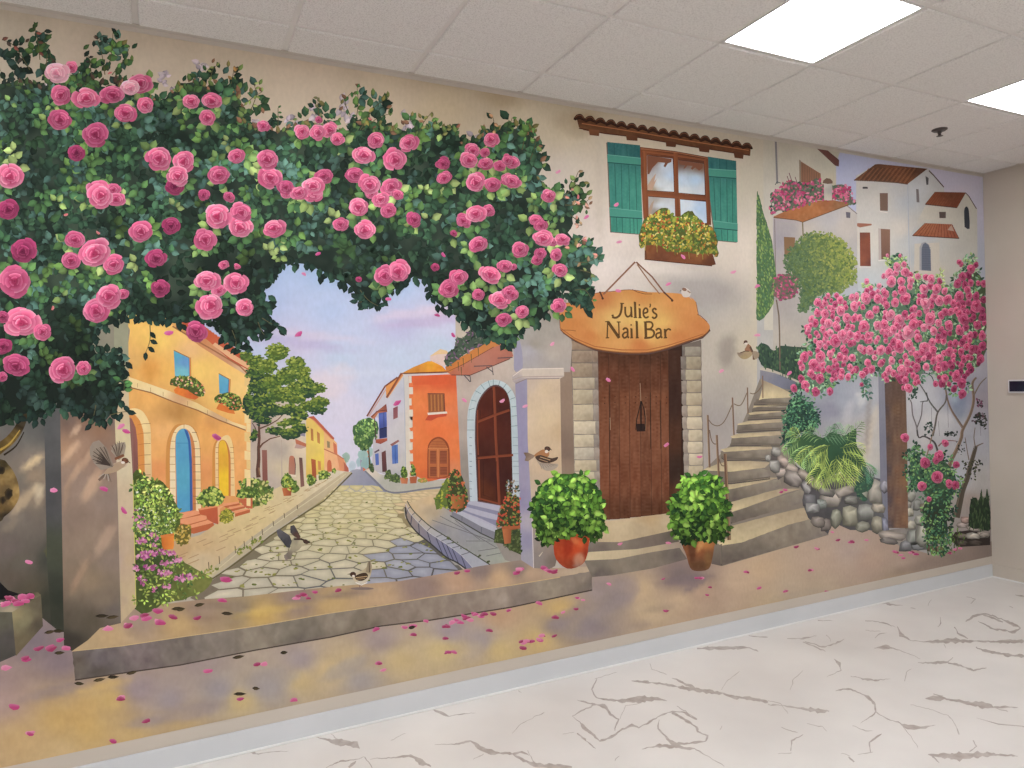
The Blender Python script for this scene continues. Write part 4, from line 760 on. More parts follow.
# ---- house wall edge, cornice, window and shutters
def W(txt): return Q(570, 100, 5.12, txt)
def D(txt): return Q(560, 330, 6.4, txt)
def T3(txt): return Q(512, 384, 4, txt)
def T2(txt): return Q(512, 192, 4, txt)
HW = part('cornice', 40, label='wooden beam cornice topped with a row of dark roof tiles')
HW.poly(W("35,100 60,90 300,135 600,185 925,240 922,285 880,280 600,238 350,195 180,175 70,155 45,140"), S("580,122,90,50,28 580,128,124,76,42 640,130,124,74,40 700,140,120,70,36 740,152,110,60,32 640,137,92,52,30 700,149,88,50,28", n=12, sc=.25, asp=3), 3)
HW.line(W("60,120 300,158 600,208 915,258"), .9, (176, 104, 56)); HW.line(W("45,145 180,172 350,192 600,235 920,284"), 1.0, (80, 40, 24))
for t in ("95,150 150,155 148,185 100,180", "285,178 345,186 345,210 290,206", "488,208 545,216 540,242 492,238", "655,232 715,240 712,270 662,264", "835,262 890,270 885,302 842,296"): q = part('rafter_end', 46, HW); q.poly(W(t), grad((140, 80, 44), (96, 52, 30), (600, 128), (600, 140)))
q = part('roof_tiles', 50, HW, label='row of dark curved roof tiles')
for k in range(17):
    x = 46+k*53.6; y = 87+k*9.15; q.poly(spline(W(f"{x-28},{y+8} {x-12},{y-12} {x+12},{y-14} {x+28},{y+6} {x+30},{y+18} {x+4},{y+8} {x-22},{y+16}"), 3, True), (64, 34, 22)); q.line(spline(W(f"{x-20},{y+2} {x-6},{y-8} {x+12},{y-7} {x+24},{y+6}"), 3), .9, (124, 72, 46)); q.line(W(f"{x-22},{y+17} {x+2},{y+8} {x+28},{y+19}"), .8, (30, 16, 12))
def shutter(o, battens, lab, seams):
    q = part('shutter', 46, WIN, label=lab); xs = [a for a, b in o]; ys = [b for a, b in o]
    q.poly([(a-1, b+.6) for a, b in o], (110, 90, 80)); q.poly(o, S(f"{min(xs)},{min(ys)},42,104,106 {max(xs)},{min(ys)+5},40,100,100 {min(xs)},{(min(ys)+max(ys))/2},56,136,120 {max(xs)},{(min(ys)+max(ys))/2},60,142,122 {min(xs)},{max(ys)},50,132,112 {max(xs)},{max(ys)},64,152,126", n=14, sc=.5, asp=.15), 2)
    for s_ in seams: q.line(W(s_), .5, (28, 84, 80))
    for b in battens: q.poly(W(b), (66, 146, 126)); bb_ = W(b); q.line([bb_[3], bb_[2]], .9, (24, 80, 76)); q.line([bb_[0], bb_[1]], .6, (96, 172, 150))
WIN = part('window', 42, label='brown-framed four-pane window with reflected sky above the hanging sign')
WIN.poly(W("355,240 540,262 705,292 722,640 700,640 385,640 375,600"), S("644,155,130,66,34 670,150,110,54,30 700,160,96,50,30 650,200,140,74,40 706,210,84,44,30 675,195,150,84,44", n=10, sc=.3), 3)
for t, sm in (("392,280 525,300 533,470 395,462", "650,160,150,120,110 655,158,120,86,66 665,165,196,212,228 672,175,184,206,230 660,185,206,214,220 652,190,170,150,120 668,190,214,220,224"), ("552,305 685,325 690,486 556,475", "682,162,110,80,66 700,166,126,90,66 682,180,190,208,226 695,180,176,204,230 702,190,200,206,214 685,192,214,220,222"), ("400,495 538,505 542,600 402,600", "655,200,170,160,150 660,205,206,214,222 670,210,200,206,216 655,212,150,140,130"), ("563,508 695,520 700,630 568,630", "685,205,206,214,224 700,210,170,196,226 690,215,206,214,226")):
    q = part('window_pane', 48, WIN); q.poly(W(t), S(sm, n=6, sc=.2), 2.5)
for t in ("395,285 520,302 518,318 500,325 488,345 478,340 486,322 450,318 420,350 405,380 396,380", "555,308 680,328 678,350 660,362 652,355 640,345 625,358 618,350 628,338 600,335 588,350 580,352 590,335 560,330"): q = part('reflection', 52, WIN, label='reflected rooftop in the glass'); q.poly(W(t), (128, 74, 50))
q = part('reflection', 52, WIN, label='reflected foliage in the glass'); q.poly(W("395,440 420,400 440,375 430,420 445,400 420,462 397,460"), (190, 152, 126)); q.poly(W("402,560 415,530 430,512 420,560 410,595 402,595"), (176, 146, 126))
WIN.z += 6
for t, w in (("370,262 525,282 700,308", 2.2), ("540,268 548,600", 4), ("393,478 545,490 695,503", 4.2), ("383,262 392,600", 3), ("696,300 712,640", 4)): WIN.line(W(t), w, grad((150, 80, 40), (118, 60, 34), (640, 150), (710, 220)))
for t in ("392,282 528,300 533,472", "554,306 686,326 692,486", "396,464 532,472", "558,476 692,488", "402,494 538,504", "563,508 696,520"): WIN.line(W(t), .5, (66, 30, 20))
WIN.line(W("362,250 540,268 705,298"), .6, (176, 112, 70))
shutter(W("190,215 358,232 360,300 372,688 210,675 195,300"), ("190,280 362,298 362,335 192,320", "200,552 368,570 370,608 204,598"), 'left teal wooden shutter', ("225,222 236,560", "262,330 268,680", "300,335 308,684", "335,340 345,686", "228,330 240,672", "290,228 292,290", "325,600 328,684"))
shutter(W("705,290 850,312 852,400 858,728 745,718 715,500"), ("708,352 850,362 850,402 710,392", "730,618 858,634 858,668 738,656"), 'right teal wooden shutter', ("735,400 745,620", "768,400 772,628", "802,405 806,722", "830,408 834,724", "765,300 766,355", "800,306 802,358", "775,665 778,720"))
q = part('flower_box', 56, label='brown window box spilling yellow and orange flowers'); q.poly(T2("530,195 600,205 800,240 815,290 790,296 640,280 530,270"), S("646,250,130,72,36 680,258,124,66,36 712,262,96,50,30 660,260,110,58,34 700,255,140,80,40", n=12, sc=.3), 3); q.line(T2("530,270 640,281 800,296"), .8, (80, 44, 30)); q.line(T2("532,200 536,268"), .8, (90, 50, 30))
fb = T2("512,225 508,180 525,120 560,85 610,68 640,88 665,105 700,78 730,90 770,130 805,150 820,200 818,260 790,245 740,250 700,235 640,240 590,215 545,210")
r = part('blooms', 62, q, label='yellow and orange blooms'); r.poly(spline(fb, 3, True), (86, 92, 34), wob=3); r.dabs(fb, 330, 2.3, [(104, 124, 40), (150, 160, 50), (76, 100, 40), (180, 176, 60), (124, 140, 46), (96, 130, 50)], shade=lit(208, 256, 1.15, .8)); r.dabs(fb, 330, 1.5, [(226, 190, 50), (236, 206, 80), (206, 150, 50), (190, 80, 40), (214, 120, 46), (240, 220, 130)], shade=lit(208, 256, 1.05, .8))
for k in range(26): x = r.rnd.uniform(642, 716); y = 235+(x-642)*.2; r.line([(x, y), (x+r.rnd.uniform(-3, 3), y+r.rnd.uniform(4, 15))], .8, r.rnd.choice([(150, 150, 60), (90, 100, 40), (206, 180, 70)]), w2=.4)
# ---- rough stone pilasters, plank door and steps
SP = 'n'
def pilaster(name, lab, base, ol, xl, xr, ys, lightx):
    q = part(name, base, label=lab); q.poly(ol, grad((112, 98, 88), (150, 136, 124), (ol[0][0], 340), (ol[0][0], 480)), 6, wob=.6)
    for k in range(len(ys)-1):
        ya, yb = ys[k], ys[k+1]; n = 1; xa, xb = xl(ya)+.8, xr(ya)-.6; rr = q.rnd
        cut = xa+(xb-xa)*(.78 if k % 3 else .86) if lightx > 0 else xa+(xb-xa)*(.27 if k % 2 else .22)
        for (u, v, lightc) in ((xa, cut, lightx > 0), (cut+.4, xb, lightx < 0)):
            r = min(1.6, (v-u)/3); pts = [(u+r, ya+.9), (v-r, ya+.8), (v, ya+r+.6), (v, yb-r), (v-r, yb-.3), (u+r, yb-.2), (u, yb-r-.2), (u, ya+r)]
            c = rr.choice([(206, 190, 158), (198, 180, 148), (212, 196, 166), (196, 184, 162)]) if lightc else rr.choice([(160, 146, 134), (150, 138, 128), (168, 152, 138)])
            t = (ya-345)/60; c = mul(c, .80+.2*min(1, max(0, t))) ; c = mix(c, (156, 128, 104), max(0, .8-t*1.2) if lightx > 0 else 0)
            q.poly(spline(pts, 2, True), S(f"{u},{ya},{c[0]*1.04},{c[1]*1.04},{c[2]*1.03} {v},{ya},{c[0]},{c[1]},{c[2]} {u},{yb},{c[0]*.97},{c[1]*.95},{c[2]*.94} {v},{yb},{c[0]*.86},{c[1]*.84},{c[2]*.84}", n=15, sc=.3), 2, wob=.5)
    return q
pilaster('stone_pilaster', 'rough pale stone pilaster left of the plank door', 46, P0("570,336 598,345 600,420 602,500 575,500 573,420"), lambda y: 571+(y-345)*.025, lambda y: 598+(y-345)*.018, [340, 350, 362.5, 377, 389, 404, 420.5, 434, 447, 459.5, 471, 483, 496], 1)
pilaster('stone_pilaster', 'rough pale stone pilaster right of the plank door', 46, P0("679,345 701,340 702,400 704,480 684,480 680,420"), lambda y: 679+(y-345)*.035, lambda y: 701+(y-345)*.018, [346, 356, 369, 380, 392.5, 405, 416.5, 429, 441, 453, 465, 478], -1)
q = part('wall_shade', 44, label='mauve band of plaster beside the left pilaster'); q.poly(P0("560,300 571,345 573,420 575,500 562,480 560,420 560,370"), S("565,320,150,134,118 565,400,150,124,104 568,450,132,108,92 563,470,150,124,104", n=5), 4)
q = part('plank_door', 48, label='tall brown plank door of the nail bar')
q.poly(P0("598,345 682,345 684,480 676,513 604,520 601,440"), (52, 30, 22))
xs_ = [0, 68, 132, 190, 262, 328, 395, 452, 560]; dw = [("242,130 310,130 318,1215 258,1210"), ("312,130 375,130 382,1210 320,1212"), ("377,130 440,130 448,1205 384,1208"), ("442,130 508,130 518,1195 450,1200"), ("510,130 575,130 586,1185 520,1192"), ("577,130 640,130 650,1180 588,1183"), ("642,130 692,130 700,1172 652,1178")]
for k, t in enumerate(dw):
    x = 605+k*10.2; a, b = q.rnd.uniform(.93, 1.07), q.rnd.uniform(.93, 1.07)
    q.poly(D(t), S(f"{x},350,{80*a},{44*a},{26*a} {x},380,{100*a},{54*a},{32*a} {x},400,{116*b},{66*b},{40*b} {x},440,{124*b},{72*b},{46*b} {x},480,{122*a},{68*a},{42*a} {x},515,{100*a},{56*a},{34*a}", n=20, sc=.8, asp=.08), 2.2)
q.poly(D("692,130 770,130 778,400 770,1150 702,1172 700,700"), S("672,360,66,38,26 678,400,58,34,26 672,440,80,46,30 679,470,56,36,28 674,500,90,50,32", n=10, sc=.4, asp=.1), 3)
for t in ("318,350 318,1000", "576,400 580,760", "640,450 645,760"): q.line(D(t), .5, (36, 22, 18))
for y in (430, 468): 
    for k in range(7): q.ell(*D(f"{285+k*66},{y+q.rnd.uniform(-5,5)}")[0], .6, .6, 0, (60, 30, 20), n=6)
for t in ("512,340 518,480", "320,560 322,640"): q.line(D(t), .5, (170, 140, 110))
h = part('door_handle', 62, q, label='black iron ring pull'); h.line(D("518,455 505,510 490,570 485,640"), .9, (34, 24, 22)); h.line(D("520,455 535,500 545,560 545,640"), .9, (34, 24, 22)); h.poly(D("490,600 540,600 545,648 490,650"), (44, 28, 24)); h.line(D("518,455 518,640"), 1.3, (30, 20, 20)); h.line(D("546,500 550,560 548,640"), .5, (150, 110, 80))
q = part('door_step', 50, label='sandy stone doorstep below the plank door')
q.poly(T3("300,635 370,545 400,545 640,515 660,590 640,600 430,640"), S("600,530,206,180,140 620,525,210,186,146 650,518,196,164,120 670,520,200,176,140 640,530,190,166,130 590,540,190,164,130", n=7, sc=.12, asp=2), 3.5)
q.poly(T3("300,632 430,632 660,582 668,632 500,662 300,676"), S("590,545,130,116,106 620,545,138,124,108 650,538,124,108,96 675,535,104,92,82 600,550,116,102,92", n=10, sc=.15), 3.5)
q = part('door_step', 54, label='long lower step between the two potted bushes')
q.poly(T3("290,708 305,672 500,660 670,630 690,680 600,700 300,712"), S("590,555,212,190,150 620,552,206,184,146 650,548,190,168,134 680,545,170,150,130", n=7, sc=.12, asp=2), 3.5)
q.poly(T3("288,706 420,700 560,672 670,655 700,700 560,738 400,765 320,772"), S("590,568,130,118,104 620,565,142,128,110 650,558,134,120,104 680,555,112,100,92 600,575,108,96,88", n=11, sc=.15), 3.5)
# ---- hanging wooden sign
q = part('hanging_sign', 84, label='oval wooden slice sign hanging above the door, lettered Julie\'s Nail Bar')
ol = T2("193,452 240,440 300,415 350,402 400,398 470,390 540,400 600,402 690,410 735,440 745,490 780,520 790,545 760,575 700,595 620,622 540,640 440,640 330,625 250,590 200,555 192,540 190,490")
q.poly([(a+.8, b+2.6) for a, b in ol], (84, 60, 52)); q.poly(spline([(a, b+1.2) for a, b in ol], 3, True), (130, 72, 36))
q.poly(spline(ol, 3, True), S("570,310,206,128,60 600,298,196,116,60 640,295,206,130,60 680,300,214,136,66 700,325,206,124,62 640,320,226,184,96 615,320,222,176,96 660,322,222,170,86 600,330,214,150,76 640,300,206,136,66 590,335,204,120,56 640,345,204,116,56 680,338,206,124,62 575,325,206,126,60 635,310,220,172,90 650,335,222,170,84 625,338,216,150,76 690,315,210,132,66", n=6, sc=.05, asp=2), 3)
q.line(T2("193,545 250,585 330,618 440,632 540,632 620,615 700,590 765,568"), 1.0, (176, 98, 46)); q.line(T2("480,390 500,400 530,408 560,408"), .7, (120, 64, 36)); q.line(T2("740,490 752,494 780,520"), .6, (120, 70, 36)); q.line(T2("195,552 235,553 255,556"), .6, (130, 76, 40)); q.line(T2("735,440 742,480"), .7, (150, 96, 56))
q.line(spline(T2("192,545 190,490 193,452 240,440 300,415 350,402 400,398 470,391 540,401"), 3), .6, (130, 74, 44))
r = part('sign_rope', 92, q, label='rope hanger'); r.line(T2("365,410 492,280"), 1.7, (140, 92, 66)); r.line(T2("496,280 560,340 612,408"), 1.5, (128, 80, 56)); r.line(T2("500,290 550,360 590,408"), 1.2, (150, 104, 76)); r.line(T2("350,398 362,425"), 1.6, (96, 52, 34)); r.line(T2("606,400 640,432"), 1.6, (90, 50, 36)); r.ell(*T2("362,426")[0], 1.2, 1.2, 0, (80, 46, 30)); r.ell(*T2("640,434")[0], 1.3, 1.3, 0, (80, 46, 30))
r = part('lettering', 92, q, label='brown painted lettering reading Julie\'s Nail Bar')
INK = (92, 60, 26)
def pen(t, w=1.6): r.line(T2(t), w, INK)
def pens(t, w=1.6): r.line(spline(T2(t), 4), w, INK)
# Julie's
pen("432,445 448,446", 1); pens("438,446 437,470 430,492 415,503 400,500", 2.2); pen("398,496 406,492", 1.8)
pens("452,462 453,488 462,499 474,492 476,480", 1.9); pen("448,461 456,461", 1); pen("476,460 478,500", 1.9); pen("471,460 477,460", 1); pen("474,500 483,499", 1)
pen("491,440 493,501", 2.3); pen("486,441 492,440", 1); pen("486,502 500,502", 1.1)
pen("510,466 511,502", 2.2); pen("505,467 511,466", 1); pen("505,503 518,503", 1.1); r.ell(*T2("509,452")[0], .9, .9, 0, INK, n=8)
pens("528,485 541,480 540,468 532,465 525,476 526,494 535,503 546,498", 1.8); pens("551,447 553,453 550,462", 1.3)
pens("577,472 570,466 562,472 566,482 577,490 576,500 567,505 560,499", 1.9)
# Nail Bar
pen("372,519 386,518", 1.1); pen("382,518 380,583", 1.4); pen("374,584 388,583", 1.1); pen("383,519 428,584", 2.9); pen("428,584 426,520", 1.4); pen("418,520 434,520", 1.1)
pens("443,552 450,545 460,548 462,560 462,578 468,583", 1.9); pens("461,560 448,564 442,574 449,584 461,577", 1.8)
pen("477,546 478,583", 2.2); pen("472,547 478,546", 1); pen("472,584 484,583", 1.1); r.ell(*T2("476,532")[0], .9, .9, 0, INK, n=8)
pen("498,517 500,583", 2.3); pen("493,518 499,517", 1); pen("494,584 507,583", 1.1)
pen("526,520 545,519", 1.1); pen("533,520 535,583", 2.6); pens("535,520 556,521 562,534 553,547 537,549", 1.8); pens("537,549 560,552 568,566 558,581 528,584", 2.0)
pens("575,554 583,547 593,550 595,562 595,578 601,583", 1.9); pens("594,562 580,566 575,575 581,585 593,578", 1.8)
pen("611,549 613,583", 2.2); pen("606,550 612,549", 1); pen("606,584 620,583", 1.1); pens("613,561 619,551 628,548 634,554", 1.7)
# ---- bushes in pots each side of the door
for (lab, ol, pot, c1, c2, cen) in (('leafy bush in an orange glazed pot left of the plank door', "80,470 100,430 130,385 180,365 230,358 290,365 325,395 345,440 362,500 368,560 350,600 310,615 270,600 200,610 130,630 100,590 82,530", "165,640 170,600 300,595 305,650 295,700 270,728 220,738 175,700", (206, 66, 26), (222, 90, 40), (576, 545)),
    ('leafy bush in a brown glazed pot right of the plank door', "632,500 650,450 680,410 700,375 740,365 790,372 825,390 842,430 856,500 856,600 840,628 790,600 730,620 670,625 640,580", "678,640 690,615 810,610 808,650 800,700 785,740 740,748 712,735 695,680", (150, 84, 44), (196, 120, 60), (700, 550))):
    q = part('potted_bush', 100, label=lab); r = part('pot', 90, q)
    X = cen[0]; dim = lab.find('orange') > 0
    bl = f"{X+3},560,6,7,30,222,190,160,.5 {X-8},545,5,12,10,160,40,16,.7 {X+10},548,3,16,0,150,40,20,.5 {X-2},540,5,3,40,232,130,70,.6 {X+2},566,6,2,0,150,120,110,.5" if dim else f"{X+1},543,3,12,25,226,160,90,.6 {X-8},550,4,14,0,84,44,26,.7 {X+8},560,4,10,0,140,100,50,.5 {X-2},565,8,3,0,96,60,30,.6"
    r.poly(spline(T3(pot), 3, True), S(f"{X-8},540,{c1[0]*.8},{c1[1]*.8},{c1[2]*.8} {X},550,{c1[0]},{c1[1]},{c1[2]} {X+5},545,{c2[0]},{c2[1]},{c2[2]} {X},566,{c1[0]*.7},{c1[1]*.8},{c1[2]} {X+9},555,{c1[0]*.8},{c1[1]*.9},{c1[2]}", n=8, sc=.3, blobs=bl), 1.8)
    P = T3(ol); q.poly(spline(P, 3, True), S("560,480,60,100,24 560,520,28,56,20 700,480,60,100,24 700,520,22,48,20 570,535,18,36,16 700,535,16,34,16", n=8, sc=.3), 4, wob=1.5)
    q.scatter(P, 300, 7.5, [(76, 122, 34), (54, 96, 30), (38, 74, 28), (96, 142, 44), (30, 60, 28)], kn=(1, 3), w=.68, shade=lit(474, 538, 1.22, .6))
    q.z += 3
    q.scatter(P, 48, 8.5, [(118, 164, 54), (100, 150, 46), (138, 180, 70)], kn=(1, 2), w=.72, shade=lit(474, 545, 1.12, .75))
def R1(txt): return Q(760, 130, 8, txt)
def R2(txt): return Q(870, 150, 8, txt)
def R3(txt): return Q(760, 220, 8, txt)
def R4(txt): return Q(700, 350, 8, txt)
def R5(txt): return Q(700, 430, 8, txt)
def R6(txt): return Q(700, 500, 8, txt)
def R7(txt): return Q(780, 350, 8, txt)
def R8(txt): return Q(780, 430, 8, txt)
def R9(txt): return Q(870, 340, 8, txt)
def RA(txt): return Q(870, 430, 8, txt)
def RB(txt): return Q(870, 500, 6.65, txt)
def RC(txt): return Q(780, 240, 4.8, txt)
# ---- hillside village on the right
p = part('painted_sky', 4, label='pale lavender sky painted over the hillside village')
p.poly(P0("765,120 1000,160 1000,620 765,620"), S("840,150,186,190,224 850,175,190,194,224 900,160,196,196,222 950,180,206,200,222 975,200,206,202,222 980,260,186,190,206 840,165,182,188,226 985,330,180,186,204 960,195,210,200,216", n=4), 6)
p = part('garden_wall', 6, label='pale dappled garden wall behind the wooden post and rose bush')
p.poly(P0("757,225 775,225 775,300 1000,300 1000,620 757,560"), S("790,330,186,182,176 780,350,190,184,176 830,380,156,164,180 845,400,166,170,184 860,400,186,190,200 850,430,186,180,184 870,430,206,198,190 868,460,214,206,196 830,410,150,150,166 850,460,196,192,180 872,480,170,176,180 920,400,206,206,212 940,420,206,204,206 960,400,150,156,180 975,440,176,176,186 980,480,190,184,180 970,500,176,160,150 985,400,160,150,160 960,480,186,190,200 900,400,200,196,200 985,520,160,146,140 800,420,150,146,156 920,500,150,150,146", n=9, sc=.08,
  blobs="862,398,4,10,15,222,220,216,.6 868,440,4,18,8,226,208,180,.6 875,415,4,12,10,222,208,186,.6 868,420,2.5,34,3,158,146,140,.6 848,415,5,16,15,206,204,206,.5 852,445,8,6,-30,216,208,204,.6 925,430,6,20,0,214,206,206,.5 959,405,7,16,0,120,136,160,.6 955,395,5,8,0,190,206,222,.4 857,395,3,2.5,0,226,224,220,.6 963,470,8,10,0,190,196,206,.5"), 3.5)
p = part('village_house', 12, label='tall cream village house at the top left of the hillside village')
p.poly(P0("763,126 840,150 836,166 836,250 830,330 764,330"), S("780,150,196,186,168 800,160,204,196,178 825,160,196,190,172 832,190,206,192,164 785,200,206,198,184 830,220,214,206,190", n=6), 5)
q = part('window', 20, p, label='brown slatted shutter'); q.poly(R1("312,235 328,248 330,420 315,420"), (150, 130, 110)); q.poly(R1("328,248 485,345 485,430 328,420"), grad((150, 104, 78), (164, 112, 84), (801, 165), (820, 180)))
for k in range(8): q.line([(802.5+k*2.3, 163+k*1.5), (802.5+k*2.3, 184)], .4, (120, 84, 66))
q.line(R1("328,248 485,345"), .8, (206, 196, 180))
q = part('roof', 20, p, label='dark red-brown eave'); q.poly(R1("450,145 530,155 632,240 630,292 600,285"), grad((120, 74, 66), (104, 60, 56), (818, 150), (838, 162)))
q = part('drainpipe', 20, p, label='grey drainpipe'); q.poly(R1("117,82 133,80 145,430 130,430"), (132, 128, 132)); q.line(R1("120,440 135,415 165,425"), .8, (60, 72, 80))
p = part('village_house', 16, label='white village house with a brown tiled roof, tallest of the hillside')
p.poly(P0("856,176 875,165 928,168 944,187 944,215 945,330 856,330"), S("862,190,206,200,192 880,200,214,206,196 900,190,206,204,202 900,230,222,212,200 865,240,220,210,196 909,200,196,200,206 915,190,204,206,210 930,200,196,196,194 912,240,202,204,204 930,220,206,200,188 870,290,196,202,206 880,310,176,190,200 900,300,214,206,194 860,320,186,190,196", n=6), 4)
p.line(P0("907.5,184 909,250 909,330"), 1.0, (186, 190, 200))
q = part('roof', 24, p, label='brown tiled roof'); q.poly(R1("750,400 770,385 920,275 950,272 1340,310 1180,432"), S("860,178,120,74,50 875,168,110,70,50 895,172,134,80,52 905,180,140,84,52 920,172,104,64,46 885,180,116,74,52", n=14, sc=.4), 2.5)
for k in range(22): x = 858+k*2.3; q.line([(x, 181+(x-858)*.045), (x+11 if x+11 < 926 else 926, 168)], .45, (84, 50, 40) if k % 2 else (164, 104, 68))
q.line(R1("750,402 1024,412 1180,434"), .9, (110, 84, 70)); q.line(R2("470,165 510,205 590,298"), 1.1, (90, 66, 66))
for t, c in (("77,345 142,345 142,488 80,485", (128, 98, 84)), ("368,312 388,315 395,420 372,418", (120, 112, 112)), ("443,208 468,225 466,278 450,278", (86, 86, 88))):
    q = part('window', 24, p); q.poly(R2(t), grad(c, mul(c, 1.12), (870, 190), (890, 250)))
    if t[0] in '76': q.line(R2("80,490 142,502"), .8, (232, 222, 210)) if t[0] == '7' else None
q = part('window', 24, p); q.poly(R3("965,70 1040,75 1040,310 970,315"), grad((150, 110, 90), (128, 90, 76), (882, 230), (882, 258))); q.line(R3("945,325 1000,320"), 1, (230, 222, 216)); q.poly(R3("945,65 965,70 970,315 948,320"), (196, 180, 172))
q = part('window', 24, p, label='russet shutter under a small tiled hood'); q.poly(R3("797,100 880,100 886,370 800,368"), S("862,235,130,74,60 868,240,150,80,56 865,260,160,86,60 869,262,120,66,60", n=5, sc=.5), 3); q.line(R3("795,374 886,376"), .9, (226, 218, 212)); q.poly(R3("762,45 780,25 890,30 895,42 800,60"), (176, 110, 86)); q.poly(R1("820,455 860,455 862,470 820,470"), (70, 66, 70))
p = part('village_house', 22, label='smaller white village house beside the right wall, with two tiled roofs')
p.poly(P0("910,236 925,206 966,193 977,209 978,330 912,330"), S("930,215,214,206,190 945,222,206,200,186 960,200,206,200,186 970,230,206,202,190 920,240,196,198,202 950,260,204,200,190 920,260,190,196,202 916,280,214,206,190 935,270,210,200,182 960,290,196,196,190 975,260,200,196,188 940,300,196,198,198", n=6), 4)
for t, s_ in (("440,435 520,335 765,340 695,462", "930,200,146,74,44 950,195,124,66,42 955,205,134,66,44 940,205,150,80,50"), ("338,685 440,585 655,595 712,708", "918,232,176,98,64 930,225,186,108,72 945,228,182,100,70 955,236,170,88,62")):
    q = part('roof', 30, p, label='orange-brown tiled roof'); q.poly(R2(t), S(s_, n=14, sc=.4), 2.2)
    a = R2(t)
    for k in range(14): u = k/13; q.line([(a[0][0]+(a[3][0]-a[0][0])*u, a[0][1]+(a[3][1]-a[0][1])*u), (a[1][0]+(a[2][0]-a[1][0])*u, a[1][1]+(a[2][1]-a[1][1])*u)], .4, (110, 60, 44))
    q.line([a[0], a[3]], .9, (96, 62, 54))
q.poly(R2("650,600 672,650 618,640"), (196, 160, 140)); q.line(R2("762,342 790,370 850,470"), .9, (96, 76, 76))
q = part('window', 30, p, label='dark arched window'); q.poly(spline(R2("755,600 752,490 760,460 772,452 786,468 792,510 796,630 760,618"), 2, True), (58, 62, 72))
q = part('window', 30, p, label='small square window'); q.poly(R2("552,495 606,495 605,545 555,545"), (100, 82, 76))
q = part('window', 30, p, label='blue-grey arched window'); q.poly(Q(870, 240, 8, "355,30 555,20 555,240 600,270 350,260"), (214, 204, 188)); q.poly(Q(870, 240, 8, "395,240 395,60 412,25 440,15 470,35 485,80 488,248 415,245"), (170, 168, 172)); q.poly(Q(870, 240, 8, "412,240 412,70 422,35 442,22 468,40 482,85 487,247"), (104, 110, 128)); 
for k in range(10): q.line(Q(870, 240, 8, f"414,{60+k*18} 485,{62+k*18}"), .3, (84, 88, 106))
p = part('village_house', 28, label='low village house with a sloping orange roof and a chimney'); 
p.poly(P0("773,217 802,221 846,204 857,213 857,260 859,330 773,380"), S("780,240,170,162,168 790,230,176,166,168 775,300,176,166,160 805,230,206,194,182 830,220,196,190,190 845,225,206,194,184 850,260,190,184,182 800,260,186,172,164 785,340,190,180,166 790,370,180,170,160 855,300,186,190,200", n=6), 4)
p.line(P0("802.5,222 803,236"), 1.2, (120, 108, 70)); p.line(P0("774.5,219 776,300"), .7, (130, 110, 110)); p.line(P0("846,205 857,214"), .9, (140, 130, 134))
q = part('roof', 36, p, label='sloping orange tiled roof'); q.poly(R1("108,692 200,650 460,565 570,560 700,580 715,595 340,738 290,720 110,706"), S("775,217,176,106,66 795,210,190,112,60 825,203,176,104,64 840,205,164,110,70 805,218,180,110,60 815,208,196,120,66", n=16, sc=.3), 2.5); q.line(R1("108,700 290,722 340,738 715,597"), .8, (120, 84, 56))
q = part('window', 36, p); q.poly(R3("190,135 280,140 275,270 195,290"), grad((140, 104, 70), (150, 110, 80), (785, 238), (794, 255)))
q = part('window', 36, p); q.poly(R1("685,655 722,660 720,705 690,702"), (110, 104, 116))
vb = R1("75,620 90,560 80,500 150,470 190,420 250,400 300,420 380,420 440,380 480,400 520,440 600,440 700,440 760,540 765,590 720,600 640,560 570,560 460,565 330,620 200,650 120,660 90,680")
q = bush('bougainvillea', 32, vb, 200, 1.7, [(74, 104, 80), (96, 124, 90), (60, 84, 70), (110, 130, 104)], (104, 106, 92), None, 'bright pink bougainvillea climbing behind the orange roof', wob=3)
q.z += 2; q.dabs(vb, 230, 1.9, [(216, 70, 116), (226, 104, 140), (196, 60, 110), (232, 130, 160), (206, 84, 136)])
for x, y in ((789, 173), (787, 176), (795, 177), (770, 200)): q.line([(x, y), (x+3, y+9)], .7, (120, 60, 80))
q = part('chimney', 50, p, label='white chimney with a small tiled cap'); q.poly(R1("510,425 575,425 575,562 540,565 512,555"), S("825,185,206,200,190 831,190,176,170,164 827,198,206,196,180", n=4), 3); q.poly(R1("500,425 505,405 530,385 560,390 580,410 580,428 540,432"), (124, 96, 78))
# cypress, bushes, hedge
bush('cypress', 40, P0("757,192 759,197 763,212 768,228 773,250 776,280 773,303 766,315 757,320 756.5,300 756.5,220"), 700, 1.6, [(84, 124, 70), (116, 152, 76), (70, 110, 72), (140, 168, 88), (84, 124, 84)], (80, 112, 70), None, 'narrow green cypress at the corner of the nail bar house', asp=.4, ang=80, inset=1.0)
bush('flowering_vine', 44, R3("85,560 100,490 140,440 200,425 300,450 310,520 290,600 240,640 150,640 100,600"), 120, 1.7, [(196, 70, 116), (214, 110, 140), (96, 110, 80), (130, 90, 90), (170, 70, 110), (80, 96, 74)], (120, 100, 90), None, 'small pink-flowered vine left of the round green bush').line(R3("130,640 140,700 150,768 155,900 160,1200"), 1.4, (116, 96, 80))
ol = R3("185,300 220,220 290,170 350,110 440,90 550,95 640,140 700,190 750,270 780,350 770,430 790,490 700,540 640,590 560,600 460,610 420,680 370,740 310,740 300,660 320,560 230,450 190,380")
bush('round_bush', 48, ol, 1500, 1.7, lambda x, y, r: mix(mix((70, 100, 74), (110, 136, 84), r.random()), mix((140, 160, 66), (176, 176, 84), r.random()), min(1, max(0, (x-796)/50-(y-250)/130+r.uniform(-.45, .45)))), (98, 122, 66), None, 'large round yellow-green bush before the village houses', wob=5, inset=.9)
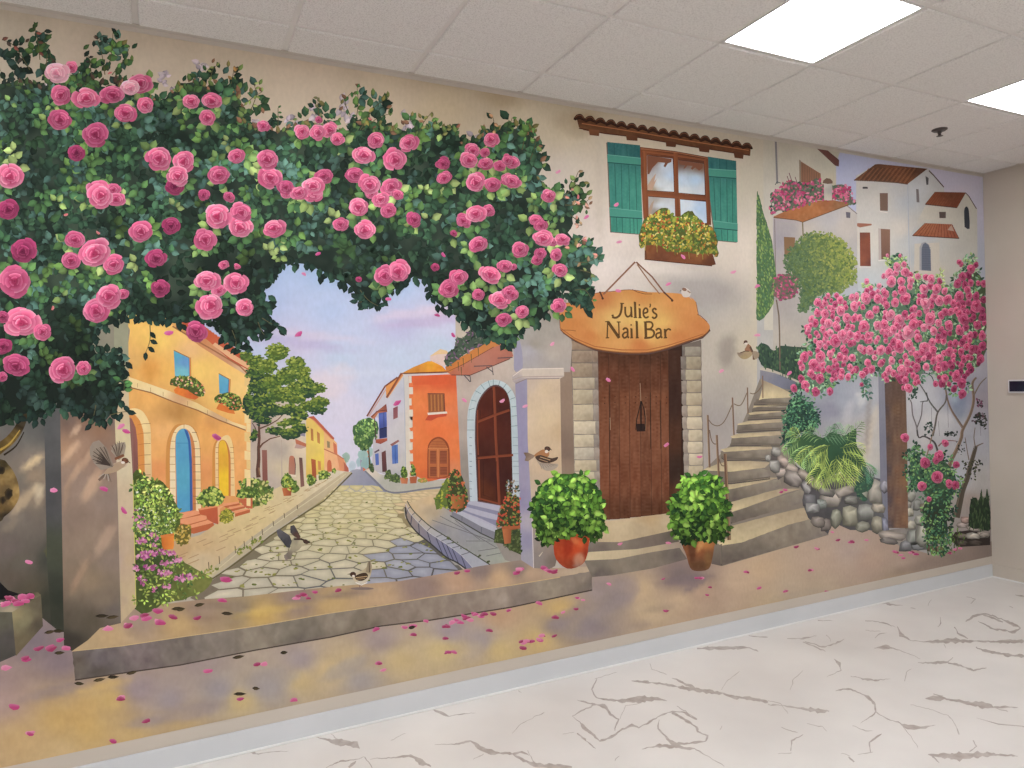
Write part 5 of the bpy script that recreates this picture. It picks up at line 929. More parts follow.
bush('hedge', 40, P0("756,345 765,343 772,350 780,345 800,346 812,350 812,380 803,384 780,375 760,366"), 230, 2.0, [(54, 84, 66), (70, 100, 70), (44, 66, 56), (80, 110, 72)], (56, 80, 66), None, 'dark hedge behind the curved wall at the top of the steps', asp=.4, ang=85)
# ---- stone steps
p = part('curved_wall', 50, label='low curved wall at the top of the stone steps'); p.poly(R4("480,145 600,175 720,220 820,270 740,320 640,305 480,230"), S("765,375,140,138,150 780,380,124,126,144 795,388,110,110,128 770,368,150,146,154", n=6), 3)
p.poly(R4("480,138 540,145 640,180 740,225 820,262 815,280 720,232 600,185 480,160"), (196, 184, 164)); 
st = part('stone_steps', 46, label='flight of worn sandy stone steps curving up to the right of the door')
st.poly(P0('760,378 792,388 786,450 800,470 805,490 812,520 828,535 722,566 712,548 722,540 720,470 704,470 735,440 748,410'), (140, 128, 114)); st.z = 0
def stair(top, front, n=9):
    q = part('step', st.base+4, st); cx = sum(a for a, b in front)/len(front); cy = sum(b for a, b in front)/len(front); xs = [a for a, b in front]; ys = [b for a, b in front]
    q.poly(front, S(f"{min(xs)},{cy},134,122,106 {cx},{cy-2},148,134,116 {max(xs)},{cy},140,128,118 {cx},{max(ys)},100,90,82 {min(xs)+6},{max(ys)-2},110,98,88 {max(xs)-6},{min(ys)},154,142,124", n=15, sc=.16), 3, wob=.7)
    xs = [a for a, b in top]; ys = [b for a, b in top]
    q.poly(top, S(f"{min(xs)},{max(ys)},222,200,150 {cx},{min(ys)},184,162,130 {cx},{max(ys)},220,200,152 {max(xs)},{min(ys)},186,164,134 {min(xs)},{min(ys)},150,132,110", n=13, sc=.16, asp=2), 3, wob=.5)
    k_ = max(range(len(front)), key=lambda i: front[i][1]); lo = sorted([f for f in front if f[1] > cy+1])
    if len(lo) > 1: q.line(resample(lo, 4, False), 1.1, (92, 82, 74)); q.line([(a, b-1.6) for a, b in resample(lo, 4, False)], 1.6, (116, 104, 92))
stair(R4("480,230 640,300 720,340 725,380 500,390 470,400 500,300"), R4("450,395 725,380 725,440 430,440"))
stair(R4("430,440 700,425 700,440 425,460"), R4("425,455 700,440 690,480 415,490"))
stair(R4("385,505 450,490 690,475 690,490 400,520"), R4("395,515 690,488 680,545 380,560"))
stair(R4("300,590 380,570 660,550 660,575 300,600"), R4("300,595 660,570 650,640 290,660"))
stair(R4("240,690 300,670 640,650 650,680 260,705"), R4("255,700 640,678 640,768 240,768"))
stair(R5("165,155 250,135 560,120 580,150 190,175"), R5("165,170 575,145 580,250 480,240 200,245 170,220"))
stair(R5("20,320 60,300 240,240 380,245 560,260 520,300 240,335"), R5("30,330 470,300 560,330 560,390 250,430 160,430"))
stair(R5("160,440 240,430 520,385 640,380 500,420 235,475"), R5("190,470 640,390 650,450 230,590"))
stair(R5("240,620 250,575 640,470 810,470 700,500 250,660"), R5("245,660 800,480 830,490 825,580 250,750"))
stair(R6("130,340 230,300 240,210 540,130 830,60 850,110 960,130 700,200 330,340 170,365"), R6("168,365 880,145 1024,180 1024,280 170,525"))
q = part('step', st.base+3, st); q.poly(R6("110,350 170,362 172,528 90,510 100,400"), grad((132, 118, 104), (104, 92, 84), (715, 545), (718, 565)))
# posts and ropes
rp = part('rope_handrail', 66, label='thin wooden posts with slack rope beside the steps')
for t, w in (("500,205 502,385", 1.0), ("378,300 382,510", 1.2), ("258,380 270,680", 1.5)): q = part('post', 66, rp); q.line(R4(t), w, (116, 84, 66)); q.line([(a-.5, b) for a, b in R4(t)], .35, (170, 140, 116))
for t, w in (("60,-120 75,300", 2.0), ("132,40 150,400", 2.2)): q = part('post', 66, rp); q.line(R5(t), w, (124, 92, 70)); q.line([(a-.7, b) for a, b in R5(t)], .5, (176, 146, 116))
q = part('post', 66, rp); q.line(R5("200,190 218,560")+R6("232,320"), 3.0, (112, 78, 60), w2=3.6); q.line([(a+.9, b) for a, b in R5("200,190 218,560")+R6("232,320")], .9, (164, 128, 96))
for t in ("500,270 470,320 430,350 400,345", "375,340 340,420 310,445 270,430", "255,440 200,560 150,605 100,595 70,560"): q = part('rope', 66, rp); q.line(spline(R4(t), 4), .9, (120, 98, 78))
for t in ("75,0 90,80 115,112 135,105", "150,230 175,285 205,280"): q = part('rope', 66, rp); q.line(spline(R5(t), 4), .9, (112, 88, 70))
# ---- dry-stone bank and fern bed
p = part('rough_stone_bank', 56, label='rough grey stone bank holding the fern bed above the lowest step')
bankp = P0("772,448 782,458 790,462 800,468 812,474 822,476 860,472 876,478 887,480 888,532 880,532 868,530 850,530 832,522 828,534 808,518 803,504 804,492 796,480 784,476 778,480 770,462")
p.poly(bankp, S("780,465,96,88,84 800,480,84,80,84 830,500,90,88,90 860,510,90,90,88 880,500,110,110,120 820,520,80,78,80", n=12, sc=.2), 4)
def rock(cx, cy, rx, ry, a=0, c=(150, 146, 140)):
    q = p; n = 8; rx *= 1.12; ry *= 1.12; c = mul(c, 1.06); a0 = math.radians(a); pts = [(cx-rx*.25, cy-ry*.3)]; cols = [mul(c, 1.22)]
    for ring, kk, cc in ((.62, 1, 1.0), (1, 1, .66)):
        for i in range(n):
            t = 2*math.pi*i/n; k = 1+(q.rnd.random()-.5)*.38; u, v = rx*ring*k*abs(math.cos(t))**.62*(1 if math.cos(t) > 0 else -1), ry*ring*k*abs(math.sin(t))**.62*(1 if math.sin(t) > 0 else -1)
            f = cc*(1-.28*math.sin(t)*ring)*q.rnd.uniform(.8, 1.18); pts.append((cx+u*math.cos(a0)-v*math.sin(a0), cy+u*math.sin(a0)+v*math.cos(a0))); cols.append(mul(c, f))
    q.sub(pts, cols, [(0, 1+i, 1+(i+1) % n) for i in range(n)]+[(1+i, 1+n+i, 1+n+(i+1) % n, 1+(i+1) % n) for i in range(n)], 4)
for r_ in ((776, 452, 5, 4, 20), (783, 461, 6, 4, 35, (176, 156, 146)), (774, 466, 5, 6, 0), (790, 468, 7, 4, 30, (166, 150, 140)), (781, 472, 5, 4, 0, (176, 160, 150)), (793, 479, 9, 7, 20, (140, 130, 124)), (803, 474, 6, 4, 35, (160, 146, 136)), (806, 487, 6, 4, 70, (150, 146, 146)), (816, 484, 8, 5, 30, (150, 136, 126)), (810, 500, 7, 6, 0, (112, 110, 114)), (826, 492, 7, 4, 10, (130, 124, 120)), (831, 499, 10, 8, 10, (160, 150, 140)), (845, 491, 10, 5, -20, (164, 152, 144)), (851, 500, 7, 4, 0, (130, 128, 122)), (813, 508, 7, 4.5, 0, (160, 158, 156)), (821, 504, 5, 4, 0, (140, 146, 140)), (836, 518, 5, 9, 5, (140, 140, 124)), (850, 516, 7.5, 9, 0, (160, 156, 136)), (863, 493, 4.5, 7, 0, (150, 152, 136)), (866, 512, 8, 8, 0, (146, 146, 140)), (875, 493, 7, 11, 0, (164, 158, 146)), (884, 486, 4, 6, 0, (150, 148, 160)), (878, 508, 6, 5, 0, (170, 160, 144)), (885, 510, 3, 6, 0, (150, 150, 166)), (877, 524, 5, 8, 0, (160, 154, 136)), (885, 526, 3, 8, 0, (134, 136, 156)), (862, 527, 7, 5, 0, (140, 138, 124)), (826, 525, 5, 6, 0, (126, 116, 110)), (818, 522, 6, 5, 0, (134, 124, 116)), (768, 458, 3, 3, 0)): rock(*r_)
bush('shrub', 60, P0("780,446 784,430 783,415 788,402 794,394 804,396 812,404 818,414 820,428 812,432 800,436 790,444"), 200, 5.5, [(52, 92, 74), (70, 120, 84), (96, 146, 100), (40, 70, 60), (30, 54, 50)], (44, 70, 58), None, 'dark blue-green shrub at the top of the stone bank', leaf=4.5, kn=(2, 3), w=.45, inset=.85)
fern = part('fern', 66, label='large pale green fern spilling over the stone bank'); fern.poly(spline(P0("788,442 800,436 812,434 822,438 832,432 845,436 856,428 856,445 862,454 866,468 862,476 850,476 840,472 830,476 818,480 808,472 798,464 790,456"), 3, True), S("790,450,70,106,64 820,450,56,96,66 850,460,46,86,62 860,475,50,86,70 815,475,48,84,54", n=8), 4, wob=2)
def frond(bx, by, tx, ty, w, c, n=8, droop=.35):
    for i in range(n):
        t = (i+1)/(n+.5); x, y = bx+(tx-bx)*t, by+(ty-by)*t-math.sin(t*3.14)*abs(tx-bx)*.12; L = w*1.5*(math.sin(t*2.6+.35))
        ang = math.atan2(ty-by, tx-bx)
        for s_ in (1, -1):
            a = ang+s_*(.95-.45*t); ex, ey = x+L*math.cos(a), y+L*math.sin(a)+L*droop
            k = fern.rnd.uniform(.85, 1.15)*(1.1 if s_*math.cos(ang) < 0 else .85); mx, my = (x+ex)/2-.1*(ey-y), (y+ey)/2-L*.12
            nx, ny = -(ey-y)/max(L, .1)*.52, (ex-x)/max(L, .1)*.52
            fern.sub([(x, y), (mx+nx, my+ny), (ex, ey), (mx-nx, my-ny)], [mul(c, k*.8), mul(c, k*1.1), mul(c, k*1.2), mul(c, k*.9)], [(0, 1, 2, 3)], 12)
    fern.line([(bx, by), ((bx+tx)/2, (by+ty)/2-abs(tx-bx)*.12), (tx, ty)], .5, mul(c, .7))
g1, g2, g3 = (176, 204, 96), (140, 182, 108), (108, 156, 110)
for f in ((800, 440, 784, 452, 7, g2), (800, 438, 787, 435, 6, g2), (805, 436, 812, 427, 6, g3), (800, 440, 792, 428, 6, g1), (815, 445, 798, 462, 8, g1), (812, 445, 790, 462, 7, g2), (822, 440, 806, 430, 8, g2), (825, 442, 832, 428, 8, g3), (830, 445, 812, 458, 9, g1), (826, 450, 820, 464, 10, g1), (826, 462, 812, 482, 10, g1), (830, 464, 822, 486, 9, g1), (842, 442, 850, 426, 8, g2), (846, 444, 862, 422, 8, g2), (842, 436, 836, 424, 7, g3), (840, 448, 864, 450, 9, g1), (842, 452, 862, 466, 11, g1), (838, 455, 846, 482, 12, g1), (842, 456, 856, 480, 11, g1), (836, 456, 836, 478, 10, g1), (862, 462, 874, 474, 7, g3), (862, 462, 866, 482, 7, (70, 120, 96)), (815, 450, 806, 468, 8, g2), (822, 436, 845, 436, 8, g3)): frond(*f)
bush('trailing_plant', 60, P0("856,478 868,476 874,480 870,490 862,494 868,500 862,502 854,490"), 50, 1.5, [(60, 110, 84), (90, 130, 90), (44, 84, 70)], (60, 94, 76), None, 'small trailing greenery at the right edge of the stone bank')
# ---- column edge, wooden post and its footing
p = part('wall_edge', 58, label='narrow grey-lilac wall end behind the wooden post'); p.poly(P0("878,368 886,368 889,480 889,532 886,534 880,480"), S("880,400,140,140,156 884,450,132,132,150 886,520,130,132,150", n=5), 4)
p = part('stone_footing', 60, label='rough stone footing and boulders at the base of the post and vine')
p.poly(RB("60,210 250,180 340,150 420,160 440,300 400,330 260,335 60,240"), S("885,535,130,122,114 900,538,170,160,150 915,540,110,110,112 930,530,120,118,112 935,545,90,90,90", n=9, sc=.3), 3)
for r_ in ((893, 536, 12, 4, 10, (170, 158, 148)), (888, 541, 8, 3, 12, (120, 114, 110)), (905, 546, 6, 5, 0, (130, 130, 134)), (914, 537, 7, 7, 0, (144, 146, 140)), (924, 535, 8, 12, 20, (170, 168, 156)), (910, 525, 5, 4, 0, (180, 174, 158)), (921, 520, 6, 5, 0, (160, 158, 146)), (918, 546, 7, 4, 0, (120, 122, 124)), (931, 545, 6, 4, 0, (110, 110, 108)), (909, 512, 4, 4, 0, (176, 170, 152)), (911, 496, 4, 5, 0, (150, 150, 140)), (917, 505, 4, 5, 0, (130, 130, 126)), (908, 505, 3, 4, 0, (140, 136, 128)), (924, 508, 4, 4, 0, (150, 140, 120)), (935, 549, 8, 3, 5, (130, 96, 84)), (962, 525, 5, 3, 0, (170, 156, 150)), (974, 528, 7, 3, 5, (190, 176, 166)), (985, 528, 5, 2.5, 0, (180, 166, 150)), (972, 536, 6, 3, 0, (176, 170, 160)), (983, 535, 6, 3, 0, (150, 140, 130)), (965, 520, 4, 3, 0, (170, 140, 130))): rock(*r_)
p.poly(P0("955,532 970,530 990,533 990,545 958,547 950,540"), (54, 44, 40)); 
for r_ in ((962, 536, 5, 2.5, 0, (110, 100, 90)), (973, 536, 6, 2.8, 0, (186, 176, 164)), (984, 535, 5, 2.5, 0, (150, 140, 130)), (962, 543, 5, 2.5, 0, (80, 70, 64)), (975, 543, 7, 2.5, 0, (76, 66, 60))): rock(*r_)
p = part('wooden_post', 70, label='thick weathered brown wooden post')
p.poly(P0("884,368 905,366 907,440 908,528 888,528 886,440"), S("885,380,90,74,74 885,410,90,74,74 886,440,90,76,74 887,470,92,78,80 888,500,94,80,84 889,525,98,84,86 895,380,112,84,68 896,410,128,96,72 896,440,132,98,76 897,470,138,100,76 898,500,140,100,76 898,525,132,96,74 905,380,104,80,68 906,410,118,88,70 907,440,130,94,70 907,480,148,106,74 908,520,150,108,78", n=16, sc=.8, asp=.07), 2)
# ---- vine trunk and branches
v = part('vine_trunk', 62, label='twisting bare rose trunks and branches beside the right wall')
def br(pts, w, w2, c=(110, 92, 78)): v.line(spline(pts, 4), w, c, w2=w2); v.line([(a-.3*w, b) for a, b in spline(pts, 4)], w*.3, mul(c, 1.35), w2=w2*.3)
br(RA("690,700 720,560 740,480 780,380 800,300 830,200 850,130"), 7, 2.6, (84, 74, 62)); br(RA("620,330 650,240 690,160 730,60 740,0")+R9("800,600 830,480 820,350 850,300"), 4.2, 1.6, (120, 98, 80)); br(R9("740,700 700,640 650,560 620,480 600,380 560,300"), 2.6, 1.0, (116, 96, 84)); br(R9("500,768 520,680 540,580 600,500 610,440"), 2.2, 1.2, (96, 88, 84)); br(R9("540,575 480,500 440,420 390,340 380,290"), 1.8, .7, (90, 90, 86)); br(R9("380,768 370,690 340,600 330,500 300,460"), 1.8, .8, (110, 104, 104)); br(R9("375,700 410,600 420,500 460,490"), 1.4, .7, (104, 98, 98)); br(R9("390,270 440,265 490,290 510,340"), 1.2, .8, (60, 76, 72)); br(R9("830,440 880,350 930,300"), 1.6, .9, (110, 96, 84)); br(RA("850,130 880,115 905,105"), 1.6, .8); br(RA("790,240 775,160 760,60"), 1.1, .6); br(RA("840,130 830,60 840,-20"), 1.2, .6)
br(RA("545,130 590,90 650,85 690,90"), 1.3, .7, (120, 80, 76)); br(RA("540,170 520,110 490,80 430,50 390,60 375,0"), 2.2, 1.2, (70, 66, 66)); br(RA("450,220 470,140 500,30 515,0"), 1.5, 1, (130, 110, 90)); br(RA("600,300 560,200 540,160"), 1.6, 1, (110, 80, 70)); br(R9("450,420 460,480 430,490 400,495"), 1.2, .7, (70, 70, 70))
for t in ("490,540 495,768", "620,500 625,700", "545,650 555,768", "880,650 885,768"): v.line(R9(t), .4, (120, 116, 120))
vf = part('vine_leaves', 72, label='small dark leaves on the bare branches')
vf.dabs(R9("430,768 440,680 500,640 500,768"), 30, 1.3, [(50, 80, 66), (36, 60, 52)]); vf.dabs(R9("590,768 600,730 700,735 700,768"), 25, 1.2, [(40, 50, 44)]); vf.dabs(R9("810,640 860,580 930,590 930,720 880,690"), 60, 1.5, [(40, 48, 42), (60, 60, 50), (90, 60, 70)]); vf.dabs(R9("840,470 900,480 900,540 850,530"), 20, 1.4, [(120, 60, 90), (50, 50, 50)])
vf.dabs(RA("740,230 900,250 890,330 840,400 780,400 720,380"), 60, 1.3, [(56, 60, 44), (80, 84, 56), (40, 44, 40)]); vf.dabs(RA("690,90 760,80 750,200 700,200"), 14, 1.0, [(40, 44, 40)]); vf.dabs(R9("330,400 380,370 380,460 300,480"), 24, 1.3, [(50, 80, 66)])
lb = P0("905,452 912,440 920,450 930,455 940,450 948,455 955,465 962,478 958,490 955,505 952,528 948,552 935,556 925,548 924,530 920,515 925,500 918,490 908,490 904,470")
b = bush('rose_shrub', 76, lb, 330, 5, [(62, 108, 74), (84, 130, 80), (44, 80, 64), (110, 150, 84), (34, 60, 50)], S("910,460,70,104,84 935,480,60,90,60 940,520,44,60,50 940,550,70,84,40", n=6), None, 'leafy shrub with red-pink roses at the foot of the vine trunk', leaf=4, kn=(2, 3), w=.6, wob=3, inset=.8)
b.dabs(P0("922,510 955,505 955,530 925,540"), 60, 2, [(34, 54, 44), (50, 80, 66), (60, 60, 44)]); b.dabs(P0("922,530 958,528 966,540 950,556 928,554"), 170, 1.5, [(84, 110, 50), (110, 140, 60), (60, 84, 44), (44, 60, 38)], ang=80, asp=.35)
for x, y, r in ((905, 438, 4.5), (925, 463, 5.5), (939, 456, 5), (936, 460, 4), (937, 477, 6.5), (921.5, 486, 5), (949, 484, 4.2), (955, 485, 4.2), (956, 465, 3.5), (945, 443, 3.6), (930, 447, 3.2), (929, 499, 2.6)): q = part('rose', 90, b); q.rose(x, y, r, q.rnd.uniform(.2, .5), 1.12, 0, 6, 14)
bush('grass_tuft', 70, P0("968,527 970,500 975,497 978,502 981,492 984,500 988,488 991,530 980,530"), 130, 2.6, [(44, 66, 42), (60, 84, 50), (34, 50, 36), (76, 96, 60)], (40, 56, 40), None, 'tall dark grass tuft against the right wall', asp=.22, ang=88)
# ---- big climbing rose bush
rb = part('rose_bush', 92, label='huge climbing rose bush covered in pink blooms, right side of the mural')
RO = [tuple(float(v_) for v_ in a.split(',')) for a in ("410,280,26 355,320,22 290,340,24 468,283,22 180,300,20 178,350,18 215,355,22 232,400,22 320,375,22 345,275,16 287,290,18 265,485,28 298,455,24 205,430,16 240,445,18 370,462,22 400,415,28 430,360,20 458,335,18 530,360,24 500,405,20 470,410,22 572,385,24 545,430,18 615,445,32 640,405,26 600,282,26 585,240,22 560,130,20 525,165,24 535,200,24 600,155,22 625,195,18 580,200,20 550,300,20 690,235,22 725,190,20 750,235,24 790,245,16 695,305,24 763,290,24 803,285,22 818,345,18 790,345,18 718,380,28 737,437,20 692,515,24 660,470,20 617,505,24 568,510,30 483,528,24 655,550,18 430,530,20 452,565,14 440,620,18 420,590,18 345,565,18 285,560,18 335,610,16 235,622,18 160,600,28 192,560,26 190,500,18 115,560,22 105,610,16 145,640,18 190,665,22 120,695,20 65,710,18 170,730,20 238,725,17 293,657,16 325,658,16 520,625,20 510,670,14 535,580,18 582,625,22 610,590,18 655,612,20 638,650,16 600,675,18 615,710,20 700,610,18 735,580,18 765,570,20 790,605,22 812,535,22 845,655,24 790,665,18 835,715,16 870,690,22 875,740,20 745,690,14 840,495,18 810,410,22 860,270,24 875,175,20 915,205,16 900,240,18 940,315,28 970,340,18 975,210,16 915,140,20 880,380,28 860,435,22 910,460,18 945,410,20 970,510,20 970,460,20 970,370,20 850,210,20 890,420,18 940,270,18 905,300,16 830,300,16 760,400,18 690,420,18 505,350,14 380,375,16 345,420,14 300,520,16 240,545,16 385,520,16 560,460,14 600,560,14 690,570,14 730,490,18 830,560,14 870,600,16 900,640,14 150,380,16 145,410,14 180,620,14 250,670,12 545,545,12 470,470,12 415,200,14 475,220,14 660,175,14 575,75,9 515,75,9").split()]
ol = RC("155,300 190,262 280,268 340,262 400,240 440,215 490,215 495,165 500,130 520,75 575,60 620,110 640,165 690,180 740,165 800,215 830,200 860,90 930,80 960,150 985,200 985,560 900,640 900,720 830,740 780,700 740,640 700,650 640,720 600,730 560,650 500,690 470,640 400,650 430,760 400,740 380,660 280,670 235,730 170,760 60,740 50,690 100,660 90,560 140,480 100,430 160,380")
def rbcol(x, y):
    t = noise.noise(Vector((x*.06, y*.06, 4))); c = mix((84, 118, 92), (110, 140, 110), t+.5); return mix(c, (70, 90, 60), max(0, (x-920)/60))
b = part('foliage', 92, rb, 'blue-green rose leaves', 'stuff'); b.poly(spline(RC('165,320 200,275 290,280 400,260 490,250 510,215 540,160 600,165 640,215 740,215 830,235 860,170 930,150 985,230 985,560 890,630 830,690 790,700 740,640 700,620 640,700 600,700 560,640 500,670 470,630 400,640 380,640 280,640 235,700 170,740 80,720 70,690 115,660 105,560 150,480 120,430 165,380'), 2, True), rbcol, 5, wob=5)
b.scatter(ol, 1000, 4.6, [(78, 120, 92), (110, 150, 118), (56, 90, 72), (140, 172, 130), (40, 68, 54), (96, 136, 80)], kn=(2, 3), w=.55)
b.scatter(RC("380,640 430,650 440,730 410,760 395,720"), 10, 4.5, [(56, 96, 84), (70, 110, 96)], kn=(2, 4), w=.5)
for t in ("500,90 540,90 530,130 505,130", "560,75 600,90 590,130 560,120", "640,140 670,150 670,200 640,190", "750,160 780,150 780,210 755,210", "860,90 930,80 940,130 870,130", "400,210 430,200 440,230 405,230"): b.scatter(RC(t), 9, 4.2, [(150, 176, 110), (130, 160, 90), (176, 190, 120)], kn=(2, 3), w=.6)
small = part('small_roses', 104, rb, 'small crowded pink blooms between the larger roses', 'stuff'); rr = random.Random(4)
RO.sort(key=lambda a: -a[2]); placed = [(780+a/4.8, 240+b_/4.8, c/4.8) for a, b_, c in RO]
k = 0
while k < 270:
    x, y = rr.uniform(790, 985), rr.uniform(262, 392)
    if not inside((x, y), ol) or (y < 290 and rr.random() < .5) or min(math.hypot(x-a, y-b_)/(c+2) for a, b_, c in placed[:140]) < .8: continue
    if noise.noise(Vector((x*.05, y*.06, 12))) < -.3: continue
    k += 1; r = rr.uniform(2.2, 4.0); placed.append((x, y, r*.4)); small.rose(x, y, r*.95, max(-.4, rr.uniform(-.35, .35)+max(0, (x-925)/110)+max(0, (y-350)/110)), 1.2, rr.uniform(-.3, .3), 4, 9)
for i, (a, b_, c) in enumerate(RO):
    x, y, r = 780+a/4.8, 240+b_/4.8, c/4.8
    tone = min(.8, max(-.5, -.3+rr.uniform(-.2, .3)+max(0, (x-925)/110)+max(0, (y-345)/120)+abs(x-890)/400))
    q = part('rose', 112+(i % 5)*10, rb) if i < 100 else small
    q.rose(x, y, r*1.0, tone, 1.22, rr.uniform(-.3, .3), 7, 16)
# ---- ground in front
def GSOFT(f): return lambda x, y: mix(f(x, y), (206, 186, 164), .22+.16*min(1, max(0, (x-600)/300)))
g = part('sandy_ground', 42, label='sandy paving in the mural foreground dappled with lavender shade and sunlight')
g.poly(P0("-160,560 20,600 60,632 90,632 300,620 500,590 575,570 590,556 716,545 735,540 800,520 850,515 880,525 900,545 935,556 960,546 1000,540 1000,620 -160,880"),
  GSOFT(S("0,680,150,120,120 60,660,120,100,112 30,640,110,96,110 60,720,206,160,80 20,740,206,164,100 0,700,170,136,130 110,700,206,164,84 90,730,210,166,84 60,755,214,176,112 140,690,150,130,140 170,700,150,136,146 130,740,206,166,96 180,720,196,160,100 220,690,150,140,150 200,660,150,130,130 240,700,206,176,110 270,690,160,150,150 300,680,206,176,116 330,670,212,180,120 300,660,156,140,146 350,660,196,168,120 360,680,160,150,150 400,660,206,176,116 380,640,156,136,136 440,650,214,186,120 450,630,156,140,150 480,640,160,146,150 500,650,212,180,110 500,615,196,150,110 540,640,214,176,100 560,610,214,170,90 560,625,140,124,124 590,625,136,122,130 600,590,150,130,130 610,600,140,124,124 640,590,206,170,124 650,610,206,174,130 680,600,206,170,130 700,590,190,150,120 690,580,110,90,96 680,575,106,88,92 740,580,206,170,136 760,570,210,172,130 790,590,196,170,140 820,560,196,164,140 820,590,186,160,130 850,550,186,160,150 870,560,186,150,130 900,560,176,146,130 930,560,150,124,114 960,560,124,104,98 985,550,100,84,82 945,570,140,114,100 900,575,160,134,110 780,605,196,166,120",
  n=8, sc=.05, asp=2, blobs="100,685,30,5,-10,222,176,90,.6 85,712,14,20,10,214,164,76,.5 190,712,40,8,-12,146,130,138,.6 145,722,20,6,-8,140,124,130,.5 270,680,30,12,-15,150,142,150,.5 345,668,26,8,-25,150,144,152,.5 455,650,24,8,-12,206,176,110,.4 565,618,26,7,-30,136,120,126,.6 590,632,20,4,-12,134,118,126,.6 625,590,14,16,20,136,120,130,.6 612,605,22,6,-30,140,124,130,.5 640,625,12,4,-10,146,124,110,.5 660,608,18,4,-10,150,128,108,.4 685,580,26,5,-8,106,88,98,.75 695,586,14,3,-30,110,92,100,.7 800,596,30,6,-10,166,150,130,.4 945,562,50,7,-10,104,84,80,.5 60,690,40,6,-14,130,112,124,.5")), 4)
# ---- left garden wall, pillar and stone trough
p = part('shaded_wall', 40, label='grey-brown shaded wall left of the big pillar')
p.poly(P0("-160,330 62,330 63,480 66,650 60,640 20,645 -160,640"), S("10,440,110,104,100 30,430,98,96,92 30,460,130,116,104 20,480,116,106,96 35,475,150,128,104 15,520,120,108,98 40,500,146,126,106 10,550,110,96,90 50,430,84,84,82 52,500,78,76,76 54,560,66,68,60 50,600,56,58,46 30,590,84,76,60 10,580,96,84,72 20,560,100,92,80 60,630,54,52,44", n=7, sc=.06, asp=.5,
  blobs="33,462,12,4,-35,214,184,138,.95 38,490,7,6,-55,206,184,150,.85 24,500,20,5,-50,196,168,130,.75 10,525,12,4,-40,150,130,110,.5 40,495,3,12,20,206,184,150,.5 52,552,6,5,0,120,126,20,.6 30,478,8,3,-30,160,136,110,.5"), 4)
p.poly(P0("44,405 61,405 64,645 52,640 47,560"), S("46,430,84,84,84 58,430,90,88,88 50,500,74,74,76 60,500,82,80,80 52,550,70,74,58 60,600,50,54,44 50,610,54,56,44", n=5), 4)
p = part('big_pillar', 62, label='brown plaster pillar with a cream side, left edge of the street view')
p.poly(P0("60,400 62,300 115,300 130,330 116,440 121,623 100,628 88,640 72,651 64,645"), S("70,420,120,96,84 85,420,140,104,84 100,430,150,110,84 112,420,130,108,100 65,450,176,136,104 80,450,160,124,100 100,460,150,120,104 75,480,150,124,108 90,490,156,130,112 108,500,146,124,110 70,520,140,116,100 85,540,150,126,106 112,560,140,120,106 75,580,134,112,92 90,580,146,124,98 105,600,130,112,94 75,620,90,80,66 90,620,92,82,66 115,610,110,98,90 70,640,60,54,46 112,380,150,144,120 90,350,140,136,116", n=7, sc=.07, asp=.6,
  blobs="76,430,8,2.5,-55,206,168,136,.8 70,452,14,4,-50,214,172,136,.8 82,465,24,3.5,-52,196,156,124,.75 92,485,20,6,-60,206,164,130,.7 105,540,20,6,-60,200,164,136,.6 80,575,20,4,-65,190,150,118,.5 67,490,3,20,10,176,140,110,.5"), 3.5)
p.poly(P0("114,400 114,320 128,300 129,410 133,480 136,607 121,623 118,500"), S("120,340,150,148,120 122,410,206,180,140 120,440,214,196,150 126,460,214,196,160 124,500,206,180,146 128,560,196,166,130 126,600,186,160,130 133,600,206,180,130 119,560,186,160,140", n=5, sc=.1, asp=.4), 3); p.line(P0("133,480 136,606"), .8, (196, 190, 90))
p = part('stone_trough', 60, label='dark stone trough at the lower left corner')
p.poly(P0("-160,600 0,606 13,611 16,655 0,662 -160,690"), S("0,620,96,92,76 10,640,84,78,74 5,655,76,72,66 -60,640,80,78,70", n=8, sc=.15), 4); p.poly(P0("12,611 41,594 43,626 16,656"), S("15,615,150,136,96 25,620,134,124,90 40,605,100,90,70 20,645,110,96,70 38,625,84,74,60", n=8, sc=.15), 3)
p.poly(P0("-160,590 -20,590 8,594 20,593 38,592 41,595 12,612 -20,612"), S("0,605,150,140,120 10,610,176,160,130 30,596,60,50,40 5,598,50,40,40 36,597,120,110,80", n=6), 3); p.poly(P0("-40,580 0,582 8,590 20,594 0,600 -40,600"), (22, 20, 22))
